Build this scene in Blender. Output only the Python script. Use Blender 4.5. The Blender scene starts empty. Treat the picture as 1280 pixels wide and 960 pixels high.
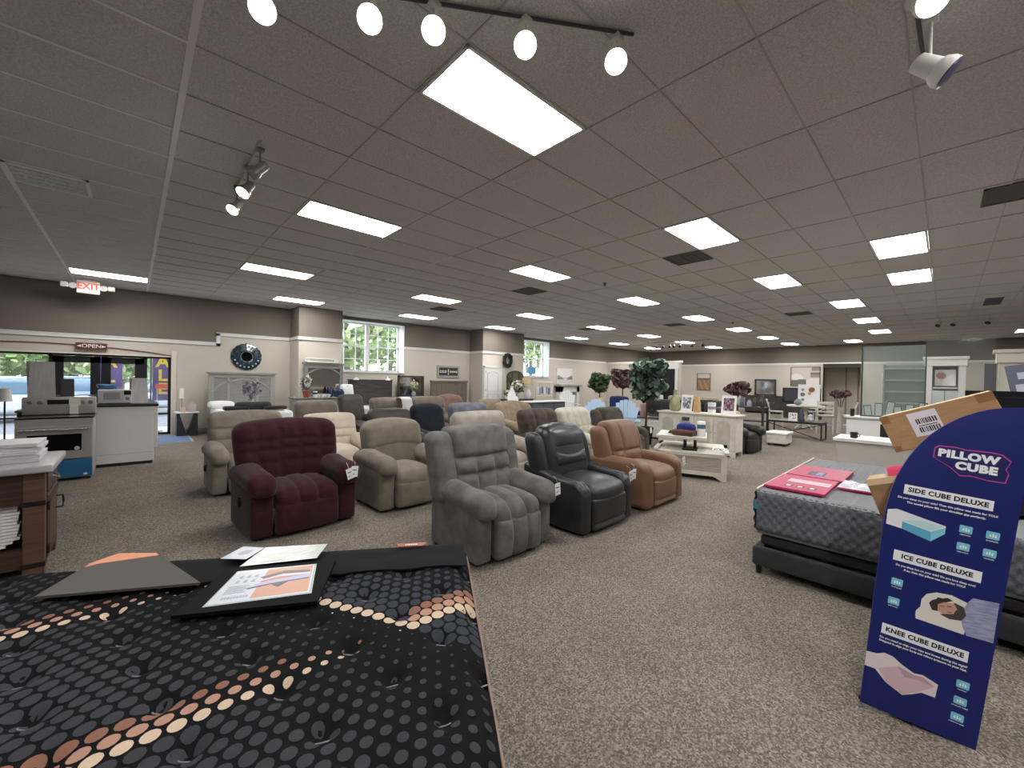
import bpy, math, random
from mathutils import Vector, Matrix
random.seed(7)
SC = bpy.context.scene
COL = SC.collection
PI = math.pi
CEIL = 3.624
WY = 13.75      # inner face of the wall with the windows
BX = 25.7       # inner face of the far wall

def S(r, g, b, k=1.0):
    def c(v):
        v = v / 255.0
        return (v / 12.92 if v <= 0.04045 else ((v + 0.055) / 1.055) ** 2.4) * k
    return (c(r), c(g), c(b))

# ------------------------------------------------------------------ materials
MATS = {}
def mat(name, col, rough=0.6, metal=0.0, emit=None, estr=1.0, spec=0.5, col2=None, nscale=20.0, bump=0.0, bscale=60.0,
        detail=4.0, alpha=1.0, trans=0.0, sheen=0.0, coat=0.0, stretch=None, ramp=(0.35, 0.65)):
    if name in MATS:
        return MATS[name]
    m = bpy.data.materials.new(name)
    m.use_nodes = True
    nt = m.node_tree
    b = nt.nodes['Principled BSDF']
    b.inputs['Base Color'].default_value = (*col, 1)
    b.inputs['Roughness'].default_value = rough
    b.inputs['Metallic'].default_value = metal
    b.inputs['Specular IOR Level'].default_value = spec
    b.inputs['Alpha'].default_value = alpha
    b.inputs['Transmission Weight'].default_value = trans
    b.inputs['Sheen Weight'].default_value = sheen
    b.inputs['Coat Weight'].default_value = coat
    if emit is not None:
        b.inputs['Emission Color'].default_value = (*emit, 1)
        b.inputs['Emission Strength'].default_value = estr
    tc = None
    if col2 is not None or bump:
        tc = nt.nodes.new('ShaderNodeTexCoord')
        src = tc.outputs['Object']
        if stretch:
            mp = nt.nodes.new('ShaderNodeMapping')
            mp.inputs['Scale'].default_value = stretch
            nt.links.new(src, mp.inputs['Vector'])
            src = mp.outputs['Vector']
    if col2 is not None:
        n = nt.nodes.new('ShaderNodeTexNoise')
        n.inputs['Scale'].default_value = nscale
        n.inputs['Detail'].default_value = detail
        nt.links.new(src, n.inputs['Vector'])
        r = nt.nodes.new('ShaderNodeValToRGB')
        r.color_ramp.elements[0].position = ramp[0]
        r.color_ramp.elements[1].position = ramp[1]
        r.color_ramp.elements[0].color = (*col, 1)
        r.color_ramp.elements[1].color = (*col2, 1)
        nt.links.new(n.outputs['Fac'], r.inputs['Fac'])
        nt.links.new(r.outputs['Color'], b.inputs['Base Color'])
    if bump:
        n2 = nt.nodes.new('ShaderNodeTexNoise')
        n2.inputs['Scale'].default_value = bscale
        n2.inputs['Detail'].default_value = 3
        nt.links.new(src, n2.inputs['Vector'])
        bp = nt.nodes.new('ShaderNodeBump')
        bp.inputs['Strength'].default_value = bump
        bp.inputs['Distance'].default_value = 0.01
        nt.links.new(n2.outputs['Fac'], bp.inputs['Height'])
        nt.links.new(bp.outputs['Normal'], b.inputs['Normal'])
    MATS[name] = m
    return m

def fabric(name, c, c2=None, nscale=9.0, bump=0.25, bscale=260.0, rough=0.95, sheen=0.15, **k):
    return mat(name, c, rough=rough, spec=0.15, col2=c2, nscale=nscale, bump=bump, bscale=bscale, sheen=sheen, **k)
def leather(name, c, c2=None, rough=0.42):
    return mat(name, c, rough=rough, spec=0.45, col2=c2, nscale=6.0, bump=0.12, bscale=90.0)
def wood(name, c, c2, rough=0.55, stretch=(2, 30, 30), nscale=2.0):
    return mat(name, c, rough=rough, col2=c2, nscale=nscale, stretch=stretch, bump=0.05, bscale=6)
def plain(name, c, rough=0.6, **k):
    return mat(name, c, rough=rough, **k)

# ------------------------------------------------------------------ mesh builder
class MB:
    def __init__(s):
        s.v = []; s.f = []; s.m = []; s.k = 0
    def mi(s, k):
        s.k = k
        return s
    def add(s, vs, fs, M=None):
        o = len(s.v)
        if M is not None:
            vs = [M @ Vector(p) for p in vs]
        s.v += [tuple(p) for p in vs]
        for f in fs:
            s.f.append(tuple(i + o for i in f)); s.m.append(s.k)
        return s
    def box(s, x0, x1, y0, y1, z0, z1, M=None):
        vs = [(x0, y0, z0), (x1, y0, z0), (x1, y1, z0), (x0, y1, z0), (x0, y0, z1), (x1, y0, z1), (x1, y1, z1), (x0, y1, z1)]
        return s.add(vs, [(0, 3, 2, 1), (4, 5, 6, 7), (0, 1, 5, 4), (1, 2, 6, 5), (2, 3, 7, 6), (3, 0, 4, 7)], M)
    def cushion(s, c, sz, r=0.03, st=3, div=(4, 4, 4), bulge=(0, 0, 0), fn=None, M=None):
        h = [a / 2 for a in sz]
        r = min(r, min(h) * 0.999)
        ax = []
        for a in range(3):
            i = h[a] - r
            n = div[a]
            mid = [-i + 2 * i * t / n for t in range(n + 1)]
            e = [i + r * math.tan(PI / 4 * t / st) for t in range(1, st + 1)]
            ax.append([-q for q in reversed(e)] + mid + e)
        idx = {}; vs = []; fs = []
        def vid(k):
            if k in idx:
                return idx[k]
            p = [ax[a][k[a]] for a in range(3)]
            q = [max(-(h[a] - r), min(h[a] - r, p[a])) for a in range(3)]
            d = [p[a] - q[a] for a in range(3)]
            L = math.sqrt(sum(t * t for t in d))
            if L > 1e-9:
                p = [q[a] + d[a] / L * r for a in range(3)]
            n = [p[a] / h[a] for a in range(3)]
            p = [p[a] + bulge[a] * n[a] * (1 - n[(a + 1) % 3] ** 2) * (1 - n[(a + 2) % 3] ** 2) for a in range(3)]
            if fn:
                p = fn(p[0], p[1], p[2], n[0], n[1], n[2])
            idx[k] = len(vs)
            vs.append((p[0] + c[0], p[1] + c[1], p[2] + c[2]))
            return idx[k]
        for a in range(3):
            b, e = (a + 1) % 3, (a + 2) % 3
            for sg in (0, 1):
                ia = len(ax[a]) - 1 if sg else 0
                for i in range(len(ax[b]) - 1):
                    for j in range(len(ax[e]) - 1):
                        def K(ii, jj):
                            k = [0, 0, 0]; k[a] = ia; k[b] = ii; k[e] = jj
                            return vid(tuple(k))
                        q = (K(i, j), K(i + 1, j), K(i + 1, j + 1), K(i, j + 1))
                        fs.append(q if sg else q[::-1])
        return s.add(vs, fs, M)
    def rbox(s, x0, x1, y0, y1, z0, z1, r=0.01, st=2, M=None):
        return s.cushion(((x0 + x1) / 2, (y0 + y1) / 2, (z0 + z1) / 2), (x1 - x0, y1 - y0, z1 - z0), r, st, (1, 1, 1), M=M)
    def lathe(s, prof, c=(0, 0, 0), n=20, M=None, fn=None):
        vs = []; fs = []
        for (r, z) in prof:
            for i in range(n):
                a = 2 * PI * i / n
                rr = r * (fn(a, z) if fn else 1)
                vs.append((c[0] + rr * math.cos(a), c[1] + rr * math.sin(a), c[2] + z))
        for k in range(len(prof) - 1):
            for i in range(n):
                j = (i + 1) % n
                fs.append((k * n + i, k * n + j, (k + 1) * n + j, (k + 1) * n + i))
        fs.append(tuple(reversed(range(n))))
        fs.append(tuple((len(prof) - 1) * n + i for i in range(n)))
        return s.add(vs, fs, M)
    def cyl(s, p0, p1, r0, r1=None, n=12, M=None):
        r1 = r0 if r1 is None else r1
        p0 = Vector(p0); p1 = Vector(p1)
        d = p1 - p0
        Q = d.to_track_quat('Z', 'Y').to_matrix().to_4x4()
        T = Matrix.Translation(p0) @ Q
        if M is not None:
            T = M @ T
        return s.lathe([(r0, 0), (r1, d.length)], n=n, M=T)
    def tube(s, pts, r, n=8, M=None):
        pts = [Vector(p) for p in pts]
        vs = []; fs = []
        up = Vector((0, 0, 1))
        for i, p in enumerate(pts):
            t = (pts[min(i + 1, len(pts) - 1)] - pts[max(i - 1, 0)]).normalized()
            u = up if abs(t.dot(up)) < 0.95 else Vector((1, 0, 0))
            a = t.cross(u).normalized(); b = t.cross(a).normalized()
            rr = r(i / (len(pts) - 1)) if callable(r) else r
            for k in range(n):
                w = 2 * PI * k / n
                vs.append(p + a * rr * math.cos(w) + b * rr * math.sin(w))
        for i in range(len(pts) - 1):
            for k in range(n):
                j = (k + 1) % n
                fs.append((i * n + k, i * n + j, (i + 1) * n + j, (i + 1) * n + k))
        fs.append(tuple(range(n))); fs.append(tuple(reversed([(len(pts) - 1) * n + k for k in range(n)])))
        return s.add(vs, fs, M)
    def prism(s, poly, t0, t1, M=None):
        """poly in local xy, extruded along local z from t0 to t1."""
        n = len(poly)
        vs = [(x, y, t0) for x, y in poly] + [(x, y, t1) for x, y in poly]
        fs = [tuple(reversed(range(n))), tuple(range(n, 2 * n))]
        fs += [(i, (i + 1) % n, n + (i + 1) % n, n + i) for i in range(n)]
        return s.add(vs, fs, M)
    def ball(s, c, rx, ry=None, rz=None, n=12, m=8, M=None):
        ry = rx if ry is None else ry; rz = rx if rz is None else rz
        vs = [(c[0], c[1], c[2] - rz)]; fs = []
        for k in range(1, m):
            t = -PI / 2 + PI * k / m
            for i in range(n):
                a = 2 * PI * i / n
                vs.append((c[0] + rx * math.cos(t) * math.cos(a), c[1] + ry * math.cos(t) * math.sin(a), c[2] + rz * math.sin(t)))
        vs.append((c[0], c[1], c[2] + rz))
        for i in range(n):
            fs.append((0, 1 + (i + 1) % n, 1 + i))
            fs.append((len(vs) - 1, 1 + (m - 2) * n + i, 1 + (m - 2) * n + (i + 1) % n))
        for k in range(m - 2):
            for i in range(n):
                j = (i + 1) % n
                fs.append((1 + k * n + i, 1 + k * n + j, 1 + (k + 1) * n + j, 1 + (k + 1) * n + i))
        return s.add(vs, fs, M)
    def sheet(s, nx, ny, fn, thick=0.0):
        """grid surface fn(u,v)->point, u,v in 0..1; thick > 0 closes it into a thin solid along -z."""
        vs = [fn(i / nx, j / ny) for j in range(ny + 1) for i in range(nx + 1)]
        W = nx + 1
        fs = [(j * W + i, j * W + i + 1, (j + 1) * W + i + 1, (j + 1) * W + i) for j in range(ny) for i in range(nx)]
        if thick:
            N = len(vs)
            vs = vs + [(p[0], p[1], p[2] - thick) for p in vs]
            fs += [tuple(reversed([q + N for q in f])) for f in fs]
            rim = [i for i in range(W)] + [j * W + nx for j in range(1, ny + 1)] + [ny * W + i for i in range(nx - 1, -1, -1)] + [j * W for j in range(ny - 1, 0, -1)]
            for a, b in zip(rim, rim[1:] + rim[:1]):
                fs.append((a, a + N, b + N, b))
        return s.add(vs, fs)
    def build(s, name, mats, parent=None, loc=(0, 0, 0), rz=0.0, smooth=40, label=None):
        me = bpy.data.meshes.new(name)
        me.from_pydata(s.v, [], s.f)
        if not isinstance(mats, (list, tuple)):
            mats = [mats]
        for m in mats:
            me.materials.append(m)
        if len(mats) > 1:
            me.polygons.foreach_set('material_index', s.m)
        me.update()
        if smooth:
            me.shade_smooth()
            me.set_sharp_from_angle(angle=math.radians(smooth))
        o = bpy.data.objects.new(name, me)
        COL.objects.link(o)
        o.location = loc
        o.rotation_euler = (0, 0, rz)
        if parent is not None:
            o.parent = parent
        if label:
            o['label'] = label
        return o

def thing(name, label, cat, loc=(0, 0, 0), rz=0.0, group=None):
    o = bpy.data.objects.new(name, None)
    o.empty_display_size = 0.1
    COL.objects.link(o)
    o.location = loc
    o.rotation_euler = (0, 0, rz)
    return tag(o, label, cat, group)
def tag(o, label, cat, group=None):
    o['label'] = label; o['category'] = cat
    if group:
        o['group'] = group
    return o
def struct(o):
    o['kind'] = 'structure'
    return o
def stuff(o):
    o['kind'] = 'stuff'
    return o
def copy_tree(o, loc, rz=None, label=None, parent=None):
    c = o.copy(); COL.objects.link(c)
    if parent is not None:
        c.parent = parent
    else:
        c.location = loc
        if rz is not None:
            c.rotation_euler = (0, 0, rz)
        if label:
            c['label'] = label
    for ch in list(o.children):
        copy_tree(ch, None, parent=c)
    return c

_fonts = {}
def text_mesh(body, size, mater, name, parent, M, extrude=0.0006, bold=0.0, sx=1.0, align='CENTER', space=1.0, label=None, fit=None):
    """lettering as a thin solid mesh; M maps local text plane (x right, y up, z out) into the parent's space."""
    cu = bpy.data.curves.new('lettering', 'FONT')
    cu.body = body; cu.size = size; cu.extrude = extrude; cu.offset = bold; cu.align_x = align; cu.align_y = 'CENTER'
    cu.space_character = space; cu.resolution_u = 3
    ob = bpy.data.objects.new('lettering', cu)
    COL.objects.link(ob)
    dg = bpy.context.evaluated_depsgraph_get()
    me = bpy.data.meshes.new_from_object(ob.evaluated_get(dg))
    bpy.data.objects.remove(ob)
    bpy.data.curves.remove(cu)
    if fit:
        xs = [v.co.x for v in me.vertices]
        sx = fit / max(1e-6, max(xs) - min(xs))
    me.transform(M @ Matrix.Diagonal((sx, 1, 1, 1)))
    me.materials.clear()
    me.materials.append(mater)
    me.name = name
    o = bpy.data.objects.new(name, me)
    COL.objects.link(o)
    if parent is not None:
        o.parent = parent
    if label:
        o['label'] = label
    return o

def frame_mat(origin, xdir, ydir):
    x = Vector(xdir).normalized(); y = Vector(ydir).normalized(); z = x.cross(y).normalized(); y = z.cross(x)
    M = Matrix((x, y, z)).transposed().to_4x4()
    M.translation = Vector(origin)
    return M

def leaf_cloud(mb, c, rad, n, size, seed, nmat=1, shell=0.35, elong=1.6, keep=None, droop=0.3):
    rng = random.Random(seed)
    for _ in range(n):
        while True:
            p = Vector((rng.uniform(-1, 1), rng.uniform(-1, 1), rng.uniform(-1, 1)))
            L = p.length
            if L <= 1 and L >= shell and (keep is None or keep(p)):
                break
        q = Vector((c[0] + p.x * rad[0], c[1] + p.y * rad[1], c[2] + p.z * rad[2]))
        nrm = (p + Vector((rng.uniform(-.8, .8), rng.uniform(-.8, .8), rng.uniform(-.5, .9)))).normalized()
        t = nrm.cross(Vector((rng.uniform(-1, 1), rng.uniform(-1, 1), rng.uniform(-1, 1)))).normalized()
        b = nrm.cross(t).normalized()
        s = size * rng.uniform(.7, 1.3)
        l = s * elong / 2; w = s / 2
        tip = -nrm * s * droop
        mb.mi(rng.randrange(nmat))
        vs = [q - t * l, q - t * l * .2 + b * w * .9 , q + t * l * .55 + b * w * .55 + tip * .5, q + t * l + tip, q + t * l * .55 - b * w * .55 + tip * .5, q - t * l * .2 - b * w * .9, q + tip * .15 - nrm * s * .08]
        mb.add(vs, [(6, 0, 5), (6, 5, 4), (6, 4, 3), (6, 3, 2), (6, 2, 1), (6, 1, 0)])
    mb.mi(0)
# ------------------------------------------------------------------ the room
M_taupe = mat('taupe wall paint', S(122, 113, 103), 0.85, bump=0.05, bscale=120)
M_beige = mat('beige wall paint', S(204, 196, 184), 0.85, bump=0.05, bscale=120)
M_white = plain('white trim paint', S(232, 230, 226), 0.5)
M_tile = mat('ceiling tile', S(196, 195, 195), 0.95, col2=S(226, 225, 225), nscale=90, bump=0.35, bscale=130, detail=6)
M_gridw = plain('white ceiling grid', S(240, 240, 240), 0.5)
M_gridd = plain('grey ceiling grid', S(190, 188, 186), 0.7)
M_black = plain('black', S(18, 18, 19), 0.5)
M_dark = plain('dark metal', S(38, 38, 40), 0.45, metal=0.3)
M_steel = mat('brushed steel', S(150, 149, 147), 0.38, metal=0.85, bump=0.03, bscale=300, stretch=(1, 40, 1))
M_chrome = plain('chrome', S(210, 210, 212), 0.15, metal=1.0)
M_paper = plain('white paper', S(236, 234, 232), 0.7)
M_glass = plain('window glass', (1, 1, 1), 0.0, alpha=0.06, spec=0.5)
M_winwhite = plain('white window paint', S(244, 244, 244), 0.5)

def carpet():
    m = bpy.data.materials.new('carpet')
    m.use_nodes = True
    nt = m.node_tree; b = nt.nodes['Principled BSDF']
    b.inputs['Roughness'].default_value = 1.0
    b.inputs['Specular IOR Level'].default_value = 0.1
    tc = nt.nodes.new('ShaderNodeTexCoord')
    def noise(sc, det, rough=.6):
        n = nt.nodes.new('ShaderNodeTexNoise')
        n.inputs['Scale'].default_value = sc; n.inputs['Detail'].default_value = det; n.inputs['Roughness'].default_value = rough
        nt.links.new(tc.outputs['Object'], n.inputs['Vector'])
        return n
    n1 = noise(105, 2, .7); n2 = noise(1.3, 3); n3 = noise(210, 2)
    r = nt.nodes.new('ShaderNodeValToRGB')
    e = r.color_ramp.elements
    e[0].position = .20; e[0].color = (*S(93, 86, 78), 1)
    e[1].position = .80; e[1].color = (*S(167, 157, 145), 1)
    x = e.new(.5); x.color = (*S(126, 117, 107), 1)
    vo = nt.nodes.new('ShaderNodeTexVoronoi'); vo.inputs['Scale'].default_value = 125
    nt.links.new(tc.outputs['Object'], vo.inputs['Vector'])
    sp_ = nt.nodes.new('ShaderNodeSeparateColor'); nt.links.new(vo.outputs['Color'], sp_.inputs['Color'])
    mv = nt.nodes.new('ShaderNodeMath'); mv.operation = 'MULTIPLY_ADD'; mv.inputs[1].default_value = .55
    nt.links.new(sp_.outputs['Red'], mv.inputs[0])
    hv = nt.nodes.new('ShaderNodeMath'); hv.operation = 'MULTIPLY'; hv.inputs[1].default_value = .45
    nt.links.new(n1.outputs['Fac'], hv.inputs[0]); nt.links.new(hv.outputs['Value'], mv.inputs[2])
    nt.links.new(mv.outputs['Value'], r.inputs['Fac'])
    mx = nt.nodes.new('ShaderNodeMix'); mx.data_type = 'RGBA'; mx.blend_type = 'MULTIPLY'
    mx.inputs['Factor'].default_value = .35
    r2 = nt.nodes.new('ShaderNodeValToRGB')
    r2.color_ramp.elements[0].position = .35; r2.color_ramp.elements[0].color = (.7, .7, .7, 1)
    r2.color_ramp.elements[1].position = .65; r2.color_ramp.elements[1].color = (1.1, 1.1, 1.1, 1)
    nt.links.new(n2.outputs['Fac'], r2.inputs['Fac'])
    nt.links.new(r.outputs['Color'], mx.inputs[6]); nt.links.new(r2.outputs['Color'], mx.inputs[7])
    nt.links.new(mx.outputs[2], b.inputs['Base Color'])
    bp = nt.nodes.new('ShaderNodeBump'); bp.inputs['Strength'].default_value = .7; bp.inputs['Distance'].default_value = .01
    nt.links.new(n3.outputs['Fac'], bp.inputs['Height']); nt.links.new(bp.outputs['Normal'], b.inputs['Normal'])
    return m
M_carpet = carpet()

X0, Y0 = -6.0, -9.0
b = MB(); b.box(X0 - .3, BX + .3, Y0 - .3, WY + .3, -.2, 0)
struct(b.build('floor', M_carpet, smooth=0))

# ceiling: lay-in tiles that sag a little between the bars
GX, GY, TX, TY = 2.6914, 2.0264, 1.2192, .6096
b = MB()
i0 = math.floor((X0 - GX) / TX); i1 = math.ceil((BX - GX) / TX)
j0 = math.floor((Y0 - GY) / TY); j1 = math.ceil((WY + .3 - GY) / TY)
LIGHTS = [(-1, 0), (2, 0), (5, 0), (-1, 5), (2, 5), (5, 5), (8, 5), (11, 5), (14, 5), (17, 5),
          (-1, 11), (2, 11), (5, 11), (8, 11), (11, 11), (14, 11), (17, 11),
          (-3, 16), (0, 16), (3, 16), (6, 16), (10, 16), (13, 16), (16, 16),
          (4, -3), (6, -3), (8, -1), (11, -1), (14, -1), (17, 1), (16, -7)]
LSET = set(LIGHTS) | {(-4, 0), (-3, -5), (0, -5), (0, -10), (4, -10), (9, -10)}  # plus the slots of the added unseen panels
VENTS = {(-3, 7), (-4, 7), (3, 1), (2, 1), (3, 13), (2, 13), (3, 7), (2, 7), (9, 7), (8, 7), (8, 12), (9, 1), (8, 1), (10, -5), (9, -5), (3, -5), (2, -5), (3, 12), (2, 12), (3, -4), (2, -4)}
rng = random.Random(3)
for i in range(i0, i1):
    for j in range(j0, j1):
        if (i, j) in LSET:
            continue
        xa, ya = GX + i * TX, GY + j * TY
        sag = .002 if (i, j) in VENTS else rng.uniform(.008, .020); tilt = rng.uniform(-.002, .008)
        N = 6
        vs = []; fs = []
        for q in range(N + 1):
            for p in range(N + 1):
                u = p / N; v = q / N
                z = CEIL + .004 - sag * (4 * v * (1 - v)) ** .85 * (1 - abs(2 * u - 1) ** 5) + tilt * (v - .5)
                vs.append((xa + u * TX, ya + v * TY, z))
        for q in range(N):
            for p in range(N):
                a = q * (N + 1) + p
                fs.append((a, a + N + 1, a + N + 2, a + 1))
        b.add(vs, fs)
b.mi(1); b.box(X0 - .3, BX + .3, Y0 - .3, WY + .5, CEIL + .12, CEIL + .3)
ceil = struct(b.build('ceiling', [M_tile, M_tile], smooth=30))
b = MB()
gz0, gz1 = CEIL - .002, CEIL + .012
for j in range(j0, j1 + 1):
    y = GY + j * TY
    xs = GX - 2 * TX
    b.mi(0).box(X0, xs, y - .012, y + .012, gz0, gz1)
    b.mi(1).box(xs, BX, y - .005, y + .005, gz0, gz1)
for i in range(i0, i1 + 1):
    x = GX + i * TX
    if i <= -2:
        b.mi(0).box(x - .02, x + .02, Y0, WY, gz0 - .002, gz1)
    elif i in (0, 1, 2) :
        b.mi(1).box(x - .005, x + .005, Y0, GY + 6 * TY, gz0 - .001, gz1)
        b.mi(0).box(x - .005, x + .005, GY + 6 * TY, GY + 10 * TY, gz0 - .001, gz1)
        b.mi(1).box(x - .005, x + .005, GY + 10 * TY, WY, gz0 - .001, gz1)
    else:
        b.mi(1).box(x - .005, x + .005, Y0, WY, gz0 - .001, gz1)
struct(b.build('trim_1', [M_gridw, M_gridd], smooth=0, parent=ceil))

# wall with the entrance and the windows
WT = .5
W1 = (4.9, 7.35, 1.77, 3.5)
W2 = (13.55, 15.4, 1.75, 3.5)
DO = (-2.75, .73, 0, 2.0)
def trim_z(x):
    return 2.415 if x < 1.72 else 2.69
b = MB()
def wall_piece(xa, xb, za, zb, t):
    # split into beige below and taupe above height t
    if za < t:
        b.mi(0).box(xa, xb, WY, WY + WT, za, min(zb, t))
    if zb > t:
        b.mi(1).box(xa, xb, WY, WY + WT, max(za, t), zb)
wall_piece(X0 - .3, DO[0], 0, CEIL + .1, 2.415)
wall_piece(DO[0], DO[1], DO[3], CEIL + .1, 2.415)
wall_piece(DO[1], 1.72, 0, CEIL + .1, 2.415)
wall_piece(1.72, W1[0], 0, CEIL + .1, 2.69)
wall_piece(W1[0], W1[1], 0, W1[2], 2.69)
wall_piece(W1[0], W1[1], W1[3], CEIL + .1, 2.69)
wall_piece(W1[1], W2[0], 0, CEIL + .1, 2.69)
wall_piece(W2[0], W2[1], 0, W2[2], 2.69)
wall_piece(W2[0], W2[1], W2[3], CEIL + .1, 2.69)
wall_piece(W2[1], BX + .3, 0, CEIL + .1, 2.69)
for (xa, xb) in ((3.52, 4.76), (10.38, 12.72)):       # pilasters
    b.mi(0).box(xa, xb, 12.87, WY, 0, 2.69)
    b.mi(1).box(xa, xb, 12.87, WY, 2.69, CEIL + .01)
struct(b.build('wall_left', [M_beige, M_taupe], smooth=0))
# trim rail on that wall
b = MB()
def rail(xa, xb, y, z, h=.09, d=.035):
    b.box(xa, xb, y - d, y, z - h / 2, z + h / 2)
    b.box(xa, xb, y - d - .018, y, z + h / 2 - .025, z + h / 2)
rail(X0, 1.76, WY, 2.415); b.box(1.67, 1.76, WY - .035, WY, 2.37, 2.735); rail(1.67, 3.52, WY, 2.69)
rail(3.485, 4.795, 12.87, 2.69); b.box(3.485, 3.52, 12.87, WY, 2.645, 2.735); b.box(4.76, 4.795, 12.87, WY, 2.645, 2.735)
rail(4.76, W1[0], WY, 2.69); rail(W1[1], 10.38, WY, 2.69); rail(10.345, 12.755, 12.87, 2.69)
b.box(10.345, 10.38, 12.87, WY, 2.645, 2.735); b.box(12.72, 12.755, 12.87, WY, 2.645, 2.735)
rail(12.72, W2[0], WY, 2.69); rail(W2[1], 20.4, WY, 2.69)
struct(b.build('trim_2', M_white, smooth=0))
b = MB()
for (xa, xb, y) in ((.82, 3.52, WY), (3.52, 4.76, 12.87), (4.76, 10.38, WY), (12.72, 20.4, WY)):
    b.box(xa, xb, y - .018, y, 0, .12)
struct(b.build('baseboard_left', plain('putty baseboard', S(170, 163, 150), .6), smooth=0))

# the two tall windows
def window(name, w, ncol, nmull):
    b = MB()
    xa, xb, za, zb = w
    y = WY + .42
    fr = .06
    b.box(xa, xa + fr, y, y + .07, za, zb); b.box(xb - fr, xb, y, y + .07, za, zb)
    b.box(xa, xb, y, y + .07, za, za + fr); b.box(xa, xb, y, y + .07, zb - fr, zb)
    for k in range(1, nmull):
        x = xa + (xb - xa) * k / nmull
        b.box(x - .06, x + .06, y - .01, y + .08, za, zb)
    zm = za + (zb - za) * .52
    b.box(xa, xb, y, y + .07, zm - .025, zm + .025)
    for k in range(1, nmull * ncol):
        x = xa + (xb - xa) * k / (nmull * ncol)
        b.box(x - .011, x + .011, y + .02, y + .05, za, zb)
    for q in (.26, .76):
        z = za + (zb - za) * q
        b.box(xa, xb, y + .02, y + .05, z - .01, z + .01)
    b.box(xa - .02, xb + .02, WY - .05, WY + .42, za - .035, za)          # sill
    b.box(xa, xa + .012, WY, y, za, zb); b.box(xb - .012, xb, WY, y, za, zb); b.box(xa, xb, WY, y, zb - .012, zb)
    o = struct(b.build(name, M_winwhite, smooth=0))
    g = MB(); g.box(xa, xb, y + .03, y + .036, za, zb)
    struct(g.build('window_pane', M_glass, parent=o, smooth=0))
    return o
window('window_1', W1, 3, 2)
window('window_2', W2, 3, 1)

# the glazed entrance: sidelight, two leaves, sidelight
M_bronze = plain('dark bronze door frame', S(30, 31, 36), .4, metal=.2)
yb = WY + .10
b = MB()
def vbar(x, w=.05, za=0, zb=2.0, bb=None): (bb or b).box(x - w / 2, x + w / 2, yb, yb + .07, za, zb)
for x in (DO[0] + .03, -1.36, .235, DO[1] - .03):
    vbar(x, .06)
b.box(DO[0], DO[1], yb, yb + .07, 1.955, 2.0)
b.box(DO[0], -1.36, yb, yb + .07, .0, .06); b.box(.235, DO[1], yb, yb + .07, .0, .06)
b.box(DO[0], -1.36, yb, yb + .06, .52, .56); b.box(.235, DO[1], yb, yb + .06, .52, .56)
ent = struct(b.build('door_1', M_bronze, smooth=0))
for (xa, xb) in ((-1.33, -.565), (-.555, .205)):
    f = MB()
    f.box(xa, xa + .17, yb - .01, yb + .05, .02, 1.95); f.box(xb - .17, xb, yb - .01, yb + .05, .02, 1.95)
    f.box(xa, xb, yb - .01, yb + .05, 1.80, 1.95); f.box(xa, xb, yb - .01, yb + .05, .02, .25)
    d = struct(f.build('door_leaf', M_bronze, parent=ent, smooth=0))
    f = MB(); f.box(xa + .05, xb - .05, yb - .09, yb - .06, 1.02, 1.05)
    f.box(xa + .06, xa + .09, yb - .09, yb, 1.02, 1.05); f.box(xb - .09, xb - .06, yb - .09, yb, 1.02, 1.05)
    struct(f.build('push_bar', M_steel, parent=d, smooth=0))
f = MB(); f.box(DO[0], DO[1], yb + .02, yb + .026, 0.03, 1.98)
struct(f.build('door_glass', M_glass, parent=ent, smooth=0))
# door surround: white casing and the thin arched moulding above it
b = MB()
b.box(DO[1], DO[1] + .10, WY - .03, WY, 0, 2.16)
b.box(DO[0] - .1, DO[1] + .10, WY - .02, WY, 2.0, 2.03)
struct(b.build('trim_3', plain('cream casing', S(222, 212, 198), .6), smooth=0))
b = MB()
pts = []
for k in range(33):
    t = k / 32
    x = -3.2 + 3.95 * t
    pts.append((x, WY - .02, 2.03 + .19 * math.sin(PI * (.12 + .88 * t)) ** .8))
b.tube(pts, .012, 6)
struct(b.build('trim_4', plain('brown moulding', S(128, 96, 74), .6)))

# far wall, partition and openings
b = MB()
OP = (2.82, 4.30, 2.67)
def bw(ya, yc, za, zb):
    t = 2.69
    if za < t: b.mi(0).box(BX, BX + .3, ya, yc, za, min(zb, t))
    if zb > t: b.mi(1).box(BX, BX + .3, ya, yc, max(za, t), zb)
bw(Y0 - .3, OP[0], 0, CEIL + .1); bw(OP[1], WY + .5, 0, CEIL + .1); bw(OP[0], OP[1], OP[2], CEIL + .1)
struct(b.build('wall_back', [M_beige, M_taupe], smooth=0))
b = MB()
for (ya, yc) in ((Y0, OP[0]), (OP[1], WY)):
    b.box(BX - .035, BX, ya, yc, 2.65, 2.74)
b.box(BX - .035, BX, OP[0], OP[1], 2.67, 2.74)
struct(b.build('trim_5', M_white, smooth=0))
b = MB()
for (ya, yc) in ((Y0, OP[0]), (OP[1], 9.0)):
    b.box(BX - .018, BX, ya, yc, 0, .12)
struct(b.build('baseboard_back', plain('putty baseboard', (0, 0, 0)), smooth=0))
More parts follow.
